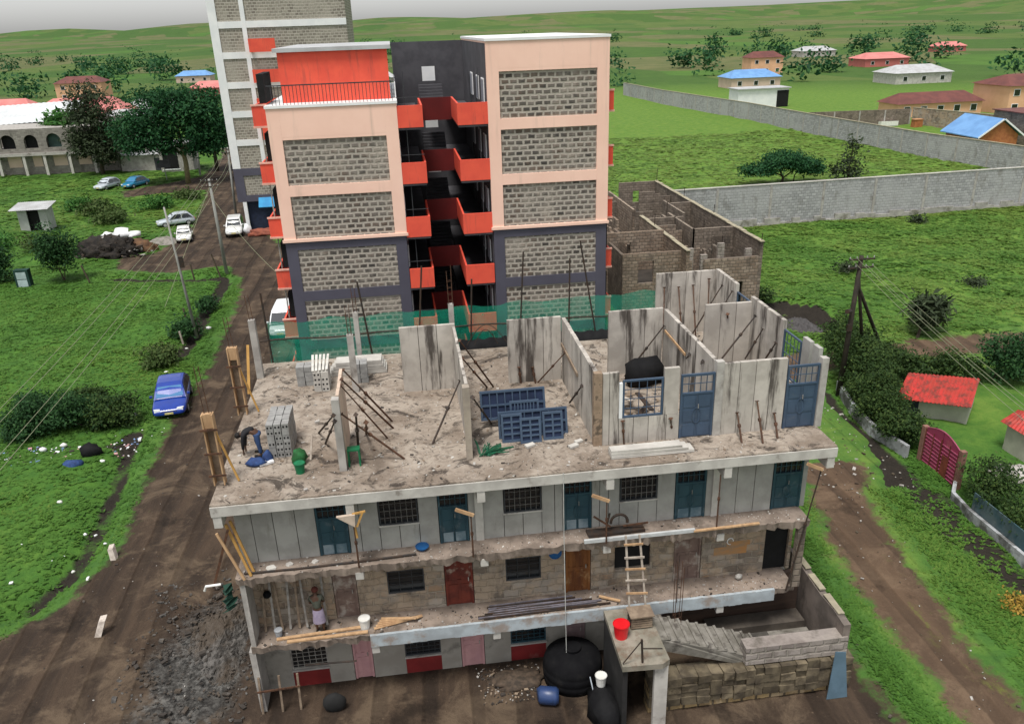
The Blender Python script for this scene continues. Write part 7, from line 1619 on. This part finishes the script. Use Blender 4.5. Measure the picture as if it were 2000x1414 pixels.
# ------------------------------------------------------------------ far right: plots beyond the second wall
wall_run('plot_wall', [(87.5, 141), (107.8, 139)], 3.1, .3, block_old, 'dark stained block wall running across behind the second boundary wall', posts=5, postmat=conc)
wall_run('plot_wall', [(108.2, 138.6), (113, 120), (117, 104), (120, 90)], 3.3, .3, stone_l1, 'brown mossy plot wall running towards the camera at the upper right', cap=MATS['lichen_coping'])
t = thing('orange_tank', 'small orange box on the grass before the mossy plot wall', 'box', (106.8, 134.5, 0)); MB().box(105.9, 107.5, 133.8, 135.2, 0, 1.5, .05).build('body', orange, t); MB().box(105.8, 107.6, 133.7, 135.3, 1.52, 1.62).build('lid', M('orange_lid', (.5, .26, .13), scale=3), t)
MB().add([(101.5, 141.8-2.5, .9), (105, 141.4-2.5, .9), (105, 138, 1.0), (101.5, 138.3, 1.0), (101.5, 139.3, .1), (105, 138.9, .1), (105, 138, .1), (101.5, 138.3, .1)], [(0, 3, 2, 1), (0, 1, 5, 4), (2, 3, 7, 6), (1, 2, 6, 5), (3, 0, 4, 7)]).build('white_tank', white_plastic, label='white trough at the foot of the dark plot wall', cat='trough')
t = thing('blue_roof_house', 'small orange gabled house with blue roof behind the second boundary wall', 'house', (103, 110, 0)); gx0, gx1, gy, gz = 98.2, 104.6, 103.5, 2.3
MB().add([(gx0, gy, 0), (gx1, gy, 0), (gx1, gy, gz), ((gx0+gx1)/2, gy, gz+2.3), (gx0, gy, gz), (gx0, gy+9, 0), (gx1, gy+9, 0), (gx1, gy+9, gz), ((gx0+gx1)/2, gy+9, gz+2.3), (gx0, gy+9, gz)], [(0, 1, 2, 3, 4), (9, 8, 7, 6, 5), (0, 5, 6, 1), (1, 6, 7, 2), (0, 4, 9, 5)]).build('wall', orange, t)
xm = (gx0+gx1)/2
for s_ in (-1, 1):
    e = xm+s_*4.0; MB().add([(xm, gy-.5, gz+2.42), (e, gy-.5, gz-.30), (e, gy+9.5, gz-.30), (xm, gy+9.5, gz+2.42), (xm, gy-.5, gz+2.55), (e, gy-.5, gz-.15), (e, gy+9.5, gz-.15), (xm, gy+9.5, gz+2.55)], [(0, 1, 2, 3), (7, 6, 5, 4), (0, 4, 5, 1), (1, 5, 6, 2), (2, 6, 7, 3)]).build('roof', roof_blue, t)
    MB().plank((xm+s_*.1, gy-.53, gz+2.46), (e, gy-.53, gz-.24), .24, .06, (0, 1, 0)).build('barge_board', whitep, t)
t = thing('dark_block_house', 'dark block wall of a house at the right edge beside the blue roof', 'building', (111, 108, 0)); MB().box(107.5, 116, 102, 114, 0, 5.0).build('wall', block_old, t); MB().box(107.2, 116.3, 101.7, 114.3, 5.003, 5.15).build('roof', roof_brown, t)
house('long brown roofed house beyond the mossy plot wall', 112, 131, 150, 158, 2.8, apricot, roof_brown, 2.0, 5)
t = house('two storey apricot house with brown roof at the upper right corner', 134, 150, 146, 158, 5.8, apricot, roof_brown, 2.0, 5, stories=2)
t = thing('white_shed', 'white shed with dark door just beyond the second boundary wall', 'shed', (97, 186, 0)); MB().box(90, 103, 184, 190, 0, 4.5).build('wall', whitep, t); MB().box(100, 103, 183.9, 183.97, 0, 4).build('dark_doorway', black_in, t); MB().box(89.6, 103.4, 183.5, 190.4, 4.503, 4.7).build('roof', tin, t)
# ------------------------------------------------------------------ beyond the picture's top edge: more plots, houses and trees
rr = random.Random(77); cols = [(apricot, roof_brown), (pinkp, pink_roof), (conc, tin), (whitep, roof_red), (cream, roof_blue), (conc_lt, tin)]
names = ['apricot', 'pink', 'grey', 'white', 'cream', 'pale concrete']; rf = ['brown', 'pink', 'tin', 'red', 'blue', 'tin']
spots = [(-120, 230), (-88, 250), (-60, 232), (-30, 262), (-8, 240), (-150, 300), (-110, 330), (-60, 320), (0, 340), (60, 300), (120, 250), (170, 240), (150, 310), (210, 330), (95, 380), (20, 420), (-90, 430), (230, 430), (-200, 420), (300, 420)]
WHERE = ['nearest at the far left', 'behind the broad tree', 'right of the broad tree', 'just left of the white block', 'behind the white block', 'second row far left', 'second row left', 'second row behind the white block', 'second row behind the tower', 'right of the tower', 'middle right', 'nearest at the far right', 'second row right', 'second row far right', 'third row right', 'third row behind the tower', 'third row left', 'third row far right', 'third row far left', 'last at the right edge']
for i, (x, y) in enumerate(spots):
    c = i % 6; s = rr.uniform(.9, 1.4); house('%s house with %s roof, %s in the far plots' % (names[c], rf[c], WHERE[i]), x-7*s, x+7*s, y-5*s, y+5*s, 3.2+3*(i % 3 == 0), cols[c][0], cols[c][1], 2.2, 3, stories=2 if i % 3 == 0 else 1)['group'] = 'distant houses'
def wood(label, boxes, n, leaf, mat, seed):
    o = foliage('wood', None, boxes, n, leaf, mat, seed, hollow=.3, label=label, kind='stuff', cat='trees'); return o
bl = []
for i in range(420):
    a = rr.uniform(-.75, .95); d = rr.uniform(235, 1300)**1.0; s = rr.uniform(2.2, 4.6)*(1+.5*(d > 400)); x = 6+math.sin(a)*d; y = -22+math.cos(a)*d
    if any(abs(x-q[0]) < 14 and abs(y-q[1]) < 12 for q in spots) or (y < 262 and 60 < x < 175) : continue
    bl.append((x, y, s*.9, s, s, s*.85))
wood('far off trees scattered among the distant plots', bl, 60000, 1.25, leaf_acacia, 88)
# ------------------------------------------------------------------ light
w = bpy.data.worlds.new('World'); S.world = w; w.use_nodes = True; nt = w.node_tree
sky = nt.nodes.new('ShaderNodeTexSky'); sky.sky_type = 'NISHITA'; sky.sun_disc = False
SUN_EL, SUN_AZ = 70, -150      # degrees; azimuth of the light's origin measured from +y towards +x
sky.sun_elevation = R_(SUN_EL); sky.sun_rotation = R_(SUN_AZ); sky.air_density = 1.0; sky.dust_density = 1.5; sky.ozone_density = 1
bg = nt.nodes['Background']; hs = nt.nodes.new('ShaderNodeHueSaturation'); hs.inputs['Saturation'].default_value = .15
nt.links.new(sky.outputs[0], hs.inputs['Color']); nt.links.new(hs.outputs[0], bg.inputs[0]); bg.inputs[1].default_value = .115
sun = bpy.data.lights.new('sun', 'SUN'); suno = bpy.data.objects.new('sun', sun); link(suno)
sun.energy = 2.3; sun.angle = R_(16); sun.color = (1, .96, .90)
d = Vector((math.sin(R_(SUN_AZ))*math.cos(R_(SUN_EL)), math.cos(R_(SUN_AZ))*math.cos(R_(SUN_EL)), math.sin(R_(SUN_EL))))
suno.rotation_euler = (-d).to_track_quat('-Z', 'Y').to_euler(); suno.location = (0, -30, 60)
S.view_settings.view_transform = 'Standard'; S.view_settings.look = 'None'; S.view_settings.exposure = 0.6; S.view_settings.gamma = 1
S.view_settings.use_curve_mapping = False
S.render.engine = 'CYCLES'
